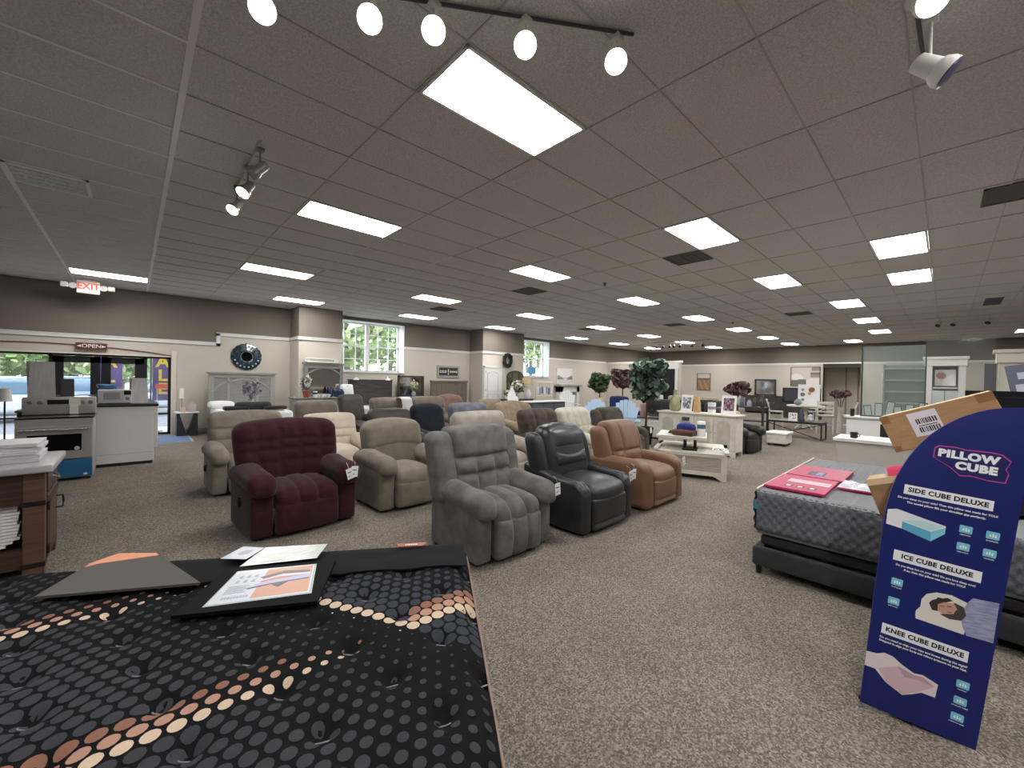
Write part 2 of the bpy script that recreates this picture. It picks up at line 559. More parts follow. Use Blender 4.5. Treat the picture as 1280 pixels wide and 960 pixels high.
# passage beyond the opening: dark head, pale end wall with a door
b = MB()
b.mi(0).box(BX + .3, BX + 3, OP[0] - .3, OP[0] - .1, 0, 2.9); b.mi(0).box(BX + .3, BX + 3, OP[1] + .1, OP[1] + .3, 0, 2.9)
b.mi(0).box(BX + 1.6, BX + 1.8, OP[0] - .3, OP[1] + .3, 0, 2.9)
b.mi(1).box(BX, BX + .32, OP[0], OP[1], 2.48, 2.67); b.mi(1).box(BX, BX + .32, OP[1] - .03, OP[1], 0, 2.5)
b.mi(0).box(BX + .3, BX + 2, OP[0] - .3, OP[1] + .3, 2.7, 2.9)
b.mi(2).box(BX + 1.57, BX + 1.6, 3.05, 3.12, 0, 2.55); b.mi(2).box(BX + 1.57, BX + 1.6, 3.55, 3.6, 0, 2.55); b.mi(2).box(BX + .2, BX + 2.2, OP[0] - .3, OP[1] + .3, -.02, .004)
b.mi(3).box(BX + 1.57, BX + 1.6, 2.9, 3.0, 1.45, 1.75)
struct(b.build('wall_passage', [M_beige, plain('dark header', S(52, 46, 42), .6), plain('door casing taupe', S(150, 140, 128), .7), plain('grey panel', S(150, 150, 152), .5)], smooth=0))
# low partition in the far corner with a cased doorway
PX = 20.6
b = MB()
b.mi(0).box(PX, PX + .14, 10.25, WY, 0, 2.62); b.mi(0).box(PX, PX + .14, 9.35, 9.62, 0, 2.62); b.mi(0).box(PX, PX + .14, 9.62, 10.25, 2.3, 2.62)
b.mi(1).box(PX - .035, PX + .17, 9.3, WY, 2.62, 2.72)
b.mi(1).box(PX - .04, PX, 9.5, 9.62, 0, 2.3); b.mi(1).box(PX - .04, PX, 10.25, 10.37, 0, 2.3); b.mi(1).box(PX - .06, PX, 9.45, 10.42, 2.3, 2.6)
b.mi(2).box(PX + .02, PX + .1, 9.62, 10.25, .0, 2.3)  # black sheet stands in for the dark inside of the doorway
struct(b.build('wall_partition', [M_beige, M_white, plain('doorway dark', S(14, 14, 15), .4)], smooth=0))
# walls out of the picture that close the shop
b = MB(); b.mi(0).box(X0 - .3, X0, Y0, WY, 0, 2.69); b.mi(1).box(X0 - .3, X0, Y0, WY, 2.69, CEIL + .1)
struct(b.build('wall_front', [M_beige, M_taupe], smooth=0))
b = MB(); b.mi(0).box(X0, BX, Y0 - .3, Y0, 0, 2.69); b.mi(1).box(X0, BX, Y0 - .3, Y0, 2.69, CEIL + .1)
struct(b.build('wall_right', [M_beige, M_taupe], smooth=0))

# ------------------------------------------------------------------ ceiling lights
M_panel = mat('lit diffuser', (1, 1, 1), .5, emit=(1.0, .99, .975), estr=27.0)
bf = MB()
for (xa, xb, ya, yc) in ((-TX / 2 + .012, -TX / 2 + .035, -TY / 2 + .012, TY / 2 - .012), (TX / 2 - .035, TX / 2 - .012, -TY / 2 + .012, TY / 2 - .012),
                         (-TX / 2 + .012, TX / 2 - .012, -TY / 2 + .012, -TY / 2 + .035), (-TX / 2 + .012, TX / 2 - .012, TY / 2 - .035, TY / 2 - .012)):
    bf.box(xa, xb, ya, yc, -.008, .02)
bf.box(-TX / 2 + .01, TX / 2 - .01, -TY / 2 + .01, TY / 2 - .01, .03, .05)
bd = MB(); bd.box(-TX / 2 + .035, TX / 2 - .035, -TY / 2 + .035, TY / 2 - .035, -.003, .004)
ORD = ['first', 'second', 'third', 'fourth', 'fifth', 'sixth', 'seventh', 'eighth']
rows = {16: 'the row along the window wall', 11: 'the second row from the windows', 5: 'the third row from the windows', 0: 'the row above the front recliners'}
cnt = {}
proto = None
for (i, j) in LIGHTS:
    if j in rows:
        k = cnt.get(j, 0); cnt[j] = k + 1
        lab = f'lit ceiling panel, {ORD[k]} from the near end of {rows[j]}'
    else:
        lab = {(4, -3): 'nearer of the two lit ceiling panels close together over the grey mattress',
               (6, -3): 'farther of the two lit ceiling panels close together over the grey mattress',
               (8, -1): 'nearest of three evenly spaced lit ceiling panels leading to the passage opening',
               (11, -1): 'middle of three evenly spaced lit ceiling panels leading to the passage opening',
               (14, -1): 'farthest of three evenly spaced lit ceiling panels leading to the passage opening',
               (17, 1): 'small-looking lit ceiling panel against the far wall above the passage opening',
               (16, -7): 'lit ceiling panel cut by the right edge above the white column'}[(i, j)]
    loc = (GX + (i + .5) * TX, GY + (j + .5) * TY, CEIL)
    if proto is None:
        proto = thing('ceiling_light', lab, 'ceiling light', loc, group='ceiling light panels')
        bf.build('frame', M_gridw, proto, smooth=0); bd.build('diffuser', M_panel, proto, smooth=0)
    else:
        copy_tree(proto, loc, 0, lab)

for k, (i, j) in enumerate([(-4, 0), (-3, -5), (0, -5), (0, -10), (4, -10), (9, -10)]):  # unseen panels added to light the foreground
    copy_tree(proto, (GX + (i + .5) * TX, GY + (j + .5) * TY, CEIL), 0, f'{ORD[k]} added unseen ceiling panel lighting the foreground, beyond the edge of the picture, behind the viewer')
# unlit translucent air diffuser and dark return grilles
def vent(i, j, lx, ly, lab, m, nsl=6, name='ceiling_vent', off=(0, 0)):
    t = thing(name, lab, 'air vent', (GX + (i + .5) * TX + off[0], GY + (j + .5) * TY + off[1], CEIL))
    f = MB()
    f.box(-lx, lx, -ly, -ly + .03, -.012, .01); f.box(-lx, lx, ly - .03, ly, -.012, .01); f.box(-lx, -lx + .03, -ly, ly, -.012, .01); f.box(lx - .03, lx, -ly, ly, -.012, .01)
    f.build('frame', m[0], t, smooth=0)
    f = MB()
    for k in range(nsl):
        y = -ly + .05 + (2 * ly - .1) * k / (nsl - 1)
        f.box(-lx + .03, lx - .03, y - .012, y + .012, -.010 if k % 2 else -.007, -.0045)
    f.box(-lx + .02, lx - .02, -ly + .02, ly - .02, -.0045, .004)
    f.build('grille', m[1], t, smooth=0)
M_vd = plain('dark vent', S(98, 95, 92), .7)
M_vd2 = plain('dark vent grille', S(84, 82, 80), .7)
vent(-3, 7, .30, .28, 'pale cloudy air diffuser in the ceiling above the entrance', (M_gridw, mat('mottled diffuser', S(175, 180, 184), .4, col2=S(232, 236, 238), nscale=6, stretch=(6, 30, 1))), 9, off=(-.3, 0))
vent(3, 1, .29, .29, 'dark square ceiling grille beside the lit panel in the middle of the ceiling', (M_vd, M_vd2), off=(-.30, 0))
vent(3, 13, .29, .29, 'dark ceiling grille between two lit panels near the big window', (M_vd, M_vd2), off=(-.3, -.1))
vent(3, 7, .29, .29, 'dark ceiling grille above the grey blue recliner', (M_vd, M_vd2), off=(-.3, 0))
vent(9, 7, .29, .29, 'dark ceiling grille far down the shop left of the sprinkler', (M_vd, M_vd2), off=(-.3, 0))
vent(8, 12, .29, .29, 'small dark ceiling grille near the second window', (M_vd, M_vd2))
vent(9, 1, .29, .29, 'dark ceiling grille above the dining set', (M_vd, M_vd2), off=(-.3, 0))
vent(10, -5, .55, .14, 'long narrow dark grille in the ceiling above the glass screen', (M_vd, M_vd2), 3, off=(-.7, 0))
vent(3, -5, .29, .29, 'dark square grille at the right edge of the ceiling', (M_vd, M_vd2), off=(-.25, .2))
for (x, y, lab) in ((7.15, 4.88, 'small sprinkler head on the ceiling between the lit panels, the nearer one'), (14.5, 4.86, 'small dark sprinkler head on the far ceiling')):
    t = thing('sprinkler_head', lab, 'sprinkler', (x, y, CEIL))
    b = MB(); b.lathe([(.045, -.012), (.045, .0)]); b.build('plate', M_vd, t)
    b = MB(); b.lathe([(.015, -.05), (.015, -.01)], n=8); b.lathe([(.03, -.058), (.03, -.05)], n=10); b.build('deflector', M_dark, t)
# ------------------------------------------------------------------ recliners
def cells(us, ws, depth, wu=.05, ww=.05):
    def f(u, w):
        d = 0.0
        for a in us: d = max(d, math.exp(-((u - a) / wu) ** 2))
        for a in ws: d = max(d, math.exp(-((w - a) / ww) ** 2))
        return -depth * d
    return f
M_under = plain('dark underside', S(22, 21, 20), .9)
M_tagpaper = plain('price tag paper', S(240, 240, 238), .7)
M_tagink = plain('price tag ink', S(70, 60, 66), .7)

def price_tag(t, x, y, z, n=1, tilt=.0, sc=1.0):
    """white card swing tags hung by a loop from the front of an armrest"""
    for k in range(n):
        o = MB()
        M = Matrix.Translation((x + .055 * k * sc, y - .012 * k, z + .02 * k)) @ Matrix.Rotation(-.25 + tilt + .35 * k, 4, 'Y') @ Matrix.Diagonal((sc, 1, sc, 1))
        o.mi(0).box(-.032, .032, -.003, 0, -.1, 0, M)
        o.mi(1).box(-.020, .018, -.0036, -.003, -.040, -.032, M); o.mi(1).box(-.020, .006, -.0036, -.003, -.075, -.070, M)
        o.mi(0).tube([M @ Vector((0, -.001, -.005)), M @ Vector((0, .01, .03)), M @ Vector((.01, .05, .045))], .0016, 5)
        p = o.build('price_tag', [M_tagpaper, M_tagink], t, smooth=0, label='white card price tag')

def recliner(label, x, y, rz, w, d, h, m, arm='pillow', armw=.2, armh=.62, seat_us=(-.33, .33), foot_us=(-.33, .33), foot_ws=(), back_us=(), back_ws=(), back_w=None,
             back_t=.24, lean=.27, flare=0.0, top_r=.10, wings=None, seat_h=.46, head_roll=None, lever=None, lumbar=None, tags=0, tag_at=None, detail=26, seam=.022, m2=None,
             group='recliners on the sales floor', cat='recliner', curve=.03, armdrop=.05, foot_bulge=.03, name='recliner', top_arc=0.0, cleft=None, seat_bulge=.05, tagtilt=0.0, us_below=None):
    t = thing(name, label, cat, (x, y, 0), rz, group)
    hw, hd = w / 2, d / 2
    inw = w - 2 * armw
    m2 = m2 or m
    # underframe
    b = MB(); b.rbox(-hw + .06, hw - .06, -hd + .10, hd - .14, .0, .07, .02); b.build('base', M_under, t)
    yb = hd - .20          # rear of the arms
    for s in (-1, 1):
        cx = s * (hw - armw / 2)
        if arm == 'pillow':
            b = MB(); b.cushion((cx, (-hd + .03 + yb) / 2, (.025 + armh - .07) / 2), (armw * .86, yb + hd - .03, armh - .095), .035, 3, (3, 5, 4), (.012, .012, 0))
            b.build('side_panel', m, t)
            def fa(px, py, pz, u, v, q):
                z = pz - armdrop * (max(0, -v) ** 3) * 1.3 - armdrop * .5 * max(0, v) ** 3 + .012 * math.sin(v * 5) * (q > 0)
                return (px + s * .008 * q, py, z)
            b = MB(); b.cushion((cx + s * .005, (-hd - .035 + yb) / 2, armh - .075), (armw * 1.12, yb + hd + .055, .19), .085, 4, (3, 8, 2), (.01, .02, .02), fa)
            b.build('armrest', m, t)
        elif arm == 'slope':
            # sleek leather arm: falls from the back to the front, front corner rounded
            def fs(px, py, pz, u, v, q):
                f = .5 + .5 * q
                k = 1 + .16 * max(0, v + .1) - .05 * max(0, -v)
                drop = .10 * max(0, (-v - .72) / .28) ** 2
                return (px, py, -(armh - .03) / 2 + (armh - .03) * f * k - drop * f)
            b = MB(); b.cushion((cx, (-hd + yb + .06) / 2, .025 + (armh - .03) / 2), (armw, yb + hd + .06, armh - .03), .045, 4, (3, 12, 6), (.008, .01, 0), fs)
            b.build('armrest', m, t)
            b = MB()
            for q in (-.03, .03):
                pts = []
                for k in range(13):
                    v = -.98 + 1.7 * k / 12
                    kk = 1 + .16 * max(0, v + .1) - .05 * max(0, -v)
                    pts.append((cx + q, (-hd + yb + .06) / 2 + v * (yb + hd + .06) / 2, .025 + (armh - .03) * kk - .10 * max(0, (-v - .72) / .28) ** 2 + .001))
                b.tube(pts, .003, 5)
            b.build('piping', m, t)
        else:   # 'track' : thick arm whose top pad rolls over the front
            def ft(px, py, pz, u, v, q):
                f = .5 + .5 * q
                drop = .075 * max(0, (-v - .55) / .45) ** 2.4 + .02 * max(0, v - .3)
                return (px, py - .02 * (1 - f), pz - drop * f)
            b = MB(); b.cushion((cx, (-hd + yb + .04) / 2, .025 + (armh - .03) / 2), (armw, yb + hd + .04, armh - .03), .06, 4, (4, 12, 6), (.01, .012, .012), ft)
            b.build('armrest', m, t)
    # seat
    fseat = cells(seat_us, (), seam, .075)
    sy0, sy1 = -hd - .01, hd - .32
    def fst(px, py, pz, u, v, q):
        sd = fseat(u, v)
        z = pz + (sd if q > 0 else 0) * max(0, q) - .03 * max(0, -v) ** 4
        return (px, py - (sd if v < -.5 else 0) * (-v) , z)
    b = MB(); b.cushion((0, (sy0 + sy1) / 2, seat_h - .10), (inw + .01, sy1 - sy0, .21), .07, 4, (detail, 8, 3), (0, .02, seat_bulge), fst)
    b.build('seat', m2, t)
    # closed footrest below the seat
    ff = cells(foot_us, foot_ws, seam, .075)
    fh = seat_h - .15
    def fft(px, py, pz, u, v, q):
        return (px, py - (ff(u, q) if v < 0 else 0) * (-v), pz)
    b = MB(); b.cushion((0, -hd + .035, .03 + fh / 2), (inw - .005, .13, fh), .045, 3, (detail, 2, 8), (0, foot_bulge, 0), fft)
    b.build('footrest', m, t)
    # backrest
    bw = back_w or (w - armw * .7)
    bz0 = seat_h - .06
    bh = h - bz0
    fb0 = cells(back_us, back_ws, seam, .065, .08); fbw = cells((), back_ws, seam, .065, .08)
    fb = lambda u, q: fb0(u, q) if us_below is None or q < us_below else fbw(u, q)
    cy = hd - .40
    tl = math.tan(lean)
    def mk(cx, wd, thick, hh, z0, us_f, r, yoff=0.0, dv=None, bul=.035):
        def fbk(px, py, pz, u, v, q):
            f = .5 + .5 * q
            sd = us_f(u, q) if v < 0 else 0
            k = 1 + flare * f * (1.6 - f)
            y = py - sd * (-v) + (f * hh) * tl - curve * u * u * (1 if wd > .5 else 0)
            z = pz - top_arc * u * u * f
            return (px * k, y, z)
        b = MB()
        b.cushion((cx, cy + yoff, z0 + hh / 2), (wd, thick, hh), r, 4, dv or (detail, 3, detail), (0, bul, .02), fbk)
        return b
    if wings:
        wl, drop = wings
        cw = bw - 2 * wl
        for s in (-1, 1):
            mk(s * (cw / 2 + wl / 2 - .012), wl + .03, back_t * .95, bh - drop, bz0, lambda u, q: 0, .07, .03, (3, 3, 8), .02).build('wing', m, t)
        mk(0, cw, back_t, bh, bz0, fb, top_r, -.02).build('backrest', m2, t)
    else:
        mk(0, bw, back_t, bh, bz0, fb, top_r).build('backrest', m2, t)
    if head_roll:
        z0, hh, out, wd = head_roll
        def fh_(px, py, pz, u, v, q):
            zz = z0 + hh / 2 + pz - bz0
            sd = (-seam * max(math.exp(-((u - a) / .04) ** 2) for a in back_us) if back_us else 0)
            return (px * (1 + flare * .8), py + zz * tl - curve * u * u - (sd if v < 0 else 0) * (-v), pz - top_arc * u * u)
        b = MB(); b.cushion((0, cy - out, z0 + hh / 2), (wd, back_t * .8, hh), min(.09, hh * .45), 4, (detail, 3, 6), (0, .03, .01), fh_)
        b.build('head_pillow', m2, t)
    if lumbar:
        z0, hh, out, wd = lumbar
        b = MB(); b.cushion((0, cy - out, z0 + hh / 2), (wd, back_t * .8, hh), .06, 4, (10, 3, 6), (0, .03, .01), lambda px, py, pz, u, v, q: (px, py + (z0 + hh / 2 + pz - bz0) * tl + .03 * (1 - abs(q)) * 0, pz - .03 * (1 - u * u) * (q > 0)))
        b.build('lumbar_pillow', m2, t)
    if lever:
        s = lever
        b = MB(); b.cyl((s * (hw - armw * .07), -.12, .36), (s * (hw + .03), -.12, .36), .014); b.rbox(s * (hw + .02) - .012, s * (hw + .02) + .012, -.2, -.1, .30, .37, .01)
        b.build('lever', M_black, t)
    if tags:
        tx, ty, tz = tag_at or (hw - armw * .4, -hd - .06, armh - .07)
        price_tag(t, tx, ty, tz, tags, tagtilt, 1.15)
    return t

F_burg = fabric('burgundy velvet', S(48, 20, 27), S(62, 27, 34), sheen=.12)
F_taupe = fabric('taupe fabric', S(138, 130, 117), S(124, 116, 104))
F_taupe2 = fabric('light brown microfibre', S(132, 123, 110), S(118, 110, 98))
F_grey = fabric('grey suede', S(116, 114, 110), S(92, 90, 87), nscale=7)
L_black = leather('charcoal leather', S(48, 50, 53), S(38, 40, 42), .34)
L_tan = leather('tan leather', S(126, 93, 70), S(113, 83, 61), .5)
F_cream = fabric('cream fabric', S(206, 194, 176), S(190, 178, 160))
F_stripe = fabric('pale sage fabric', S(198, 194, 178), S(180, 176, 160))
F_brown = fabric('dark brown suede', S(82, 70, 62), S(62, 52, 46))
F_choc = leather('espresso leather', S(62, 53, 47), S(50, 42, 38), .5)
F_olive = fabric('dark olive brown fabric', S(82, 75, 66), S(66, 60, 52))
F_blue = fabric('slate blue fabric', S(116, 120, 130), S(98, 102, 112))
F_greige = leather('greige leather', S(168, 158, 146), S(148, 138, 126), .5)
F_tan2 = fabric('tan chenille', S(152, 136, 114), S(136, 120, 98))
F_mush = leather('mushroom leather', S(112, 100, 88), S(98, 86, 76), .5)
L_navy = fabric('navy throw fabric', S(34, 38, 50), S(28, 32, 42))
M_towel = fabric('white towel', S(226, 224, 224), bscale=120)

# front row (nearest the aisle)
recliner('big grey suede recliner with tufted back, nearest in the front row', 2.52, 3.04, 0, .93, .95, 1.10, F_grey, armw=.19, armh=.61,
         back_us=(-.34, .34), back_ws=(-.28, .18), us_below=.20, seat_us=(-.33, .33), foot_us=(-.33, .33), wings=(.19, .05), top_r=.05, lean=.24, seat_h=.50, tags=1,
         tag_at=(.40, -.565, .61), back_t=.26, curve=0, seam=.036, back_w=1.0, flare=.10, tagtilt=.15)
recliner('charcoal leather recliner between the grey suede and tan leather ones', 3.73, 2.93, 0, .93, 1.0, 1.05, L_black, arm='slope', armw=.16, armh=.56,
         seat_us=(), foot_us=(), foot_ws=(-.55,), wings=(.12, .09), lean=.27, top_r=.1, head_roll=(.76, .28, .055, .60), lumbar=(.60, .20, .07, .58), seat_h=.49, tags=2,
         tag_at=(.36, -.53, .57), back_w=.92, top_arc=.02, curve=0, flare=.03, foot_bulge=.01)
recliner('tan brown leather recliner at the right end of the front row', 4.98, 2.93, 0, .98, 1.0, 1.02, L_tan, arm='track', armw=.2, armh=.60,
         seat_us=(), foot_us=(), foot_ws=(-.55,), wings=(.14, .07), back_us=(-.42,), back_ws=(-.25,), lean=.26, top_r=.07, seat_h=.48, tags=1, tag_at=(.42, -.545, .58), back_w=.95,
         foot_bulge=.01, curve=0, lumbar=(.5, .16, .05, .46))
# second row
recliner('plush burgundy recliner with wide tufted back', 1.28, 4.86, .07, 1.04, .98, 1.08, F_burg, armw=.22, armh=.63, back_us=(-.62, -.2, .2, .62), back_ws=(-.25, .12, .42),
         seat_us=(-.3, .3), foot_us=(), foot_ws=(.9,), back_w=.94, flare=.17, lean=.25, top_r=.10, curve=.07, head_roll=None, tags=2, tag_at=(.36, -.58, .60), lever=-1, top_arc=.02, seam=.015)
recliner('taupe fabric recliner right of the burgundy one', 2.52, 4.86, .02, .93, .98, 1.02, F_taupe2, armw=.21, armh=.64, back_us=(), back_ws=(), seat_us=(), foot_us=(), foot_ws=(.1,),
         lean=.25, head_roll=(.68, .34, .06, .80), back_w=.82, top_r=.12, top_arc=.04)
recliner('wide greige recliner behind the big grey suede one', 4.02, 4.88, 0, 1.32, 1.0, 1.03, F_greige, armw=.22, armh=.62, back_ws=(-.2,), seat_us=(), foot_us=(), lean=.26, back_w=1.02,
         head_roll=(.76, .30, .05, 1.0), top_r=.12, wings=None, seam=.02)
recliner('dark brown suede recliner behind the charcoal leather one', 5.42, 4.90, 0, .98, 1.0, 1.04, F_brown, armw=.2, armh=.62, back_us=(-.33, .33), back_ws=(-.1,), seat_us=(), lean=.25, back_w=.96, top_r=.12)
recliner('pale channel-backed recliner right of the dark brown suede one', 6.46, 4.92, 0, .98, 1.0, 1.03, F_stripe, armw=.2, armh=.62, back_us=(-.6, -.2, .2, .6), back_ws=(-.1,), seat_us=(0,), lean=.25, back_w=.94, top_r=.11)
recliner('dark olive brown recliner behind the tan leather one, with a white tag', 7.66, 4.86, 0, 1.05, 1.0, 1.0, F_olive, arm='track', armw=.2, armh=.60, back_us=(), back_ws=(), seat_us=(), foot_us=(), wings=(.14, .05), lean=.26, back_w=.98, top_r=.06, tags=1, tag_at=(.46, -.55, .60), curve=0)
# third row
recliner('light brown recliner at the left end, partly behind the burgundy one', 1.22, 6.80, 0, 1.0, .98, 1.04, F_taupe, armw=.2, armh=.62, back_us=(), back_ws=(-.15, .3), seat_us=(), foot_us=(), lean=.24, back_w=.92, top_r=.1, lever=-1)
recliner('cream recliner mostly hidden behind the burgundy one', 2.36, 6.72, 0, .95, .95, .96, F_cream, armw=.2, armh=.6, back_us=(), back_ws=(-.3, .15), seat_us=(), foot_us=(), lean=.25, back_w=.8, top_r=.08)
recliner('dark brown recliner just behind the taupe one, arm with white edge', 3.42, 6.74, 0, .8, .95, 1.0, F_choc, armw=.2, armh=.6, back_ws=(.1,), seat_us=(), foot_us=(), lean=.25, back_w=.8)
recliner('black and navy recliner beside the slate blue one', 4.22, 6.78, 0, .72, .95, 1.07, L_navy, armw=.15, armh=.6, back_us=(), seat_us=(), foot_us=(), lean=.22, back_w=.72, top_r=.14, top_arc=.03)
recliner('slate blue recliner behind the wide greige one', 5.16, 6.66, 0, 1.04, .98, 1.06, F_blue, armw=.2, armh=.62, back_ws=(-.1,), seat_us=(), foot_us=(), lean=.25, back_w=.98, top_r=.10, head_roll=(.78, .28, .04, .9))
recliner('tan chenille recliner with three-part rounded back', 6.48, 6.72, 0, 1.15, 1.0, 1.07, F_tan2, armw=.22, armh=.66, back_us=(-.34, .34), back_ws=(-.35,), seat_us=(0,), foot_us=(), lean=.26, back_w=1.1, top_r=.16, top_arc=.05, curve=.10)
# fourth row and beyond
recliner('small tan recliner behind the slate blue and chenille ones', 7.45, 8.7, 0, .95, .95, 1.0, F_tan2, armw=.2, armh=.6, back_ws=(.0,), seat_us=(), foot_us=(), lean=.25, back_w=.85, detail=14)
recliner('mushroom brown leather recliner in front of the grey dresser', 2.78, 8.72, 0, .95, .95, 1.06, F_mush, armw=.2, armh=.6, back_ws=(-.1,), seat_us=(), foot_us=(), lean=.24, back_w=.82, detail=14)
recliner('dark leather recliner seen edge-on left of the towelled one', 4.02, 9.98, .1, .7, .95, 1.12, F_choc, armw=.14, armh=.6, seat_us=(), foot_us=(), lean=.3, back_w=.62, detail=14)
t = recliner('brown leather recliner with a white towel over its back', 4.42, 8.6, 0, 1.1, 1.0, 1.10, F_mush, armw=.2, armh=.62, back_us=(-.85, .85), back_ws=(-.15, .35), seat_us=(), foot_us=(), lean=.24, back_w=1.05, top_r=.10, detail=18, curve=0)
b = MB()
def tw(u, v):
    x = 4.52 + .26 * u
    s = v * .95
    # up the front of the back, over its top and down behind
    prof = [(8.46, .66), (8.525, .95), (8.55, 1.085), (8.62, 1.13), (8.76, 1.128), (8.83, 1.09), (8.80, .90)]
    k = v * (len(prof) - 1); i = min(int(k), len(prof) - 2); f = k - i
    return (x + .012 * math.sin(9 * v), prof[i][0] * (1 - f) + prof[i + 1][0] * f, prof[i][1] * (1 - f) + prof[i + 1][1] * f)
b.sheet(4, 24, tw, .012)
tag(b.build('towel', M_towel, smooth=60), 'white towel draped over the back of the brown leather recliner', 'towel')
recliner('brown recliner behind the navy one, by the mirror dresser', 5.5, 8.85, 0, 1.0, .95, 1.1, F_mush, armw=.2, armh=.6, back_ws=(.2,), seat_us=(), foot_us=(), lean=.24, back_w=.95, detail=14)
recliner('dark leather recliner behind the brown one near the mirror', 6.0, 10.2, 0, .95, .95, 1.0, F_choc, armw=.2, armh=.6, seat_us=(), foot_us=(), lean=.25, back_w=.85, detail=12)
recliner('reddish brown recliner peeking over the slate blue one', 6.6, 9.45, 0, .85, .95, 1.12, leather('reddish leather', S(122, 92, 78), S(104, 78, 66), .5), armw=.2, armh=.6, seat_us=(), foot_us=(), lean=.25, back_w=.80, top_arc=.05, detail=14)
# ------------------------------------------------------------------ dotted mattress in front
KX, KY, KA = 1.276, 1.726, math.radians(147.6)
MZ = .70
# local frame of the mattress: a runs along the far edge (to the left), c runs towards the viewer
MA = Vector((math.cos(KA), math.sin(KA), 0)); MC = Vector((-math.sin(KA), math.cos(KA), 0))
if MC.y > 0:
    MC = -MC
M_mat = Matrix((MA, MC, Vector((0, 0, -1)))).transposed()   # a, c, depth below the top
def mp(a, c, z=0.0):
    return (a * MA.x + c * MC.x, a * MA.y + c * MC.y, z)
LA, LC = 1.95, 2.0
tufts = []
for i in range(-1, 8):
    for j in range(0, 8):
        a, c = (.118 + .294 * i, .44 + .32 * j - .32) if True else None
        tufts.append((a, c)); tufts.append((a - .147, c + .16))
tufts = [(a, c) for a, c in tufts if -.06 < a < LA - .04 and .04 < c < LC - .03]
tufts = [(max(a, -.0) if a > -.06 else a, c) for a, c in tufts]
def mh(a, c):
    """height of the quilted top above MZ"""
    z = 0.0
    e = min(a + .02, LA + .02 - a, c + .02, LC + .02 - c)
    if e < .09:
        z -= .055 * (1 - max(e, 0) / .09) ** 2
    for ta, tc in tufts:
        d2 = (a - ta) ** 2 + (c - tc) ** 2
        if d2 < .03:
            z -= .028 * math.exp(-d2 / (2 * .020 ** 2)) + .009 * math.exp(-d2 / (2 * .05 ** 2))
    return z
M_matblk = mat('black knit ticking', S(19, 19, 21), .9, spec=.12, bump=.25, bscale=500)
M_dotg = mat('grey knit dots', S(55, 56, 60), .85, spec=.2, bump=.2, bscale=500)
M_dotg2 = mat('slate knit dots', S(52, 54, 63), .85, spec=.2, bump=.2, bscale=500)
M_dot1 = plain('cream knit dots', S(196, 174, 150), .8)
M_dot2 = plain('tan knit dots', S(168, 128, 108), .8)
M_dot3 = plain('copper brown knit dots', S(128, 86, 68), .8)
M_dotw = plain('white knit dots', S(226, 222, 214), .8)
M_copper = plain('copper piping', S(140, 114, 100), .6)
t = thing('mattress', 'black tufted mattress with grey and copper dots, nearest in front', 'mattress', (KX, KY, MZ))
b = MB()
NA, NC = 110, 112
def ptop(a, c):
    p = mp(a, c); return (p[0], p[1], mh(a, c))
b.sheet(NA, NC, lambda u, v: ptop(-.02 + (LA + .04) * u, -.02 + (LC + .04) * v))
if (b.v[1][0] - b.v[0][0]) * (b.v[NA + 1][1] - b.v[0][1]) - (b.v[1][1] - b.v[0][1]) * (b.v[NA + 1][0] - b.v[0][0]) < 0:
    b.f = [tuple(reversed(f)) for f in b.f]
def band_T(a):
    return (.815 + (a - .40) * .53, .684 - (.223 - a) * .62, .56 - (1.52 - a) * .60)
rng = random.Random(11)
pa, pc = .0425, .0505
for i in range(0, int(LA / pa)):
    for j in range(-1, int(LC / pc) + 1):
        a = .004 + i * pa; c = .0 + j * pc + (i % 2) * pc / 2
        if not (-.012 < a < LA - .01 and .0 < c < LC - .01):
            continue
        dist = c - (.684 - (a - .223) * .57)
        T1, T2, T3 = band_T(a)
        mi = 1
        if dist >= .0:
            r = min(.0205, .0032 + .026 * dist)
            for T, lim in ((T1, a > .36), (T3, a > .98)):
                e = c - T
                if lim:
                    if -.024 < e <= .024: mi = 3
                    elif -.072 < e <= -.024: mi = 4
                    elif -.115 < e <= -.072: mi = 5
                    if mi != 1 and r < .008: r = .006
            if dist < .03 and a < .24: mi = 6; r = .0055
            if mi == 1 and dist < .06 and rng.random() < .3: mi = 6; r = .003
        else:
            r = max(.009, .0225 - .024 * abs(dist + .05))
            mi = 2
            e = c - T2
            if a < .25:
                if -.024 < e <= .026: mi = 3
                elif -.072 < e <= -.024: mi = 4
                elif -.12 < e <= -.072: mi = 5
                if mi != 2: r = .0225
            elif dist > -.045: mi = 3; r = .0215
        b.mi(mi)
        n = 12
        ring = []
        for k in range(n):
            w = 2 * PI * k / n
            x, y = a + r * math.cos(w), c + r * 1.06 * math.sin(w)
            p = mp(x, y); ring.append((p[0], p[1], mh(x, y) + .0016))
        p = mp(a, c)
        vs = [(p[0], p[1], mh(a, c) + .0016)] + ring
        b.add(vs, [(0, 1 + (k + 1) % n, 1 + k) for k in range(n)])
b.mi(0)
b.build('quilted_top', [M_matblk, M_dotg, M_dotg2, M_dot1, M_dot2, M_dot3, M_dotw], t, smooth=50)
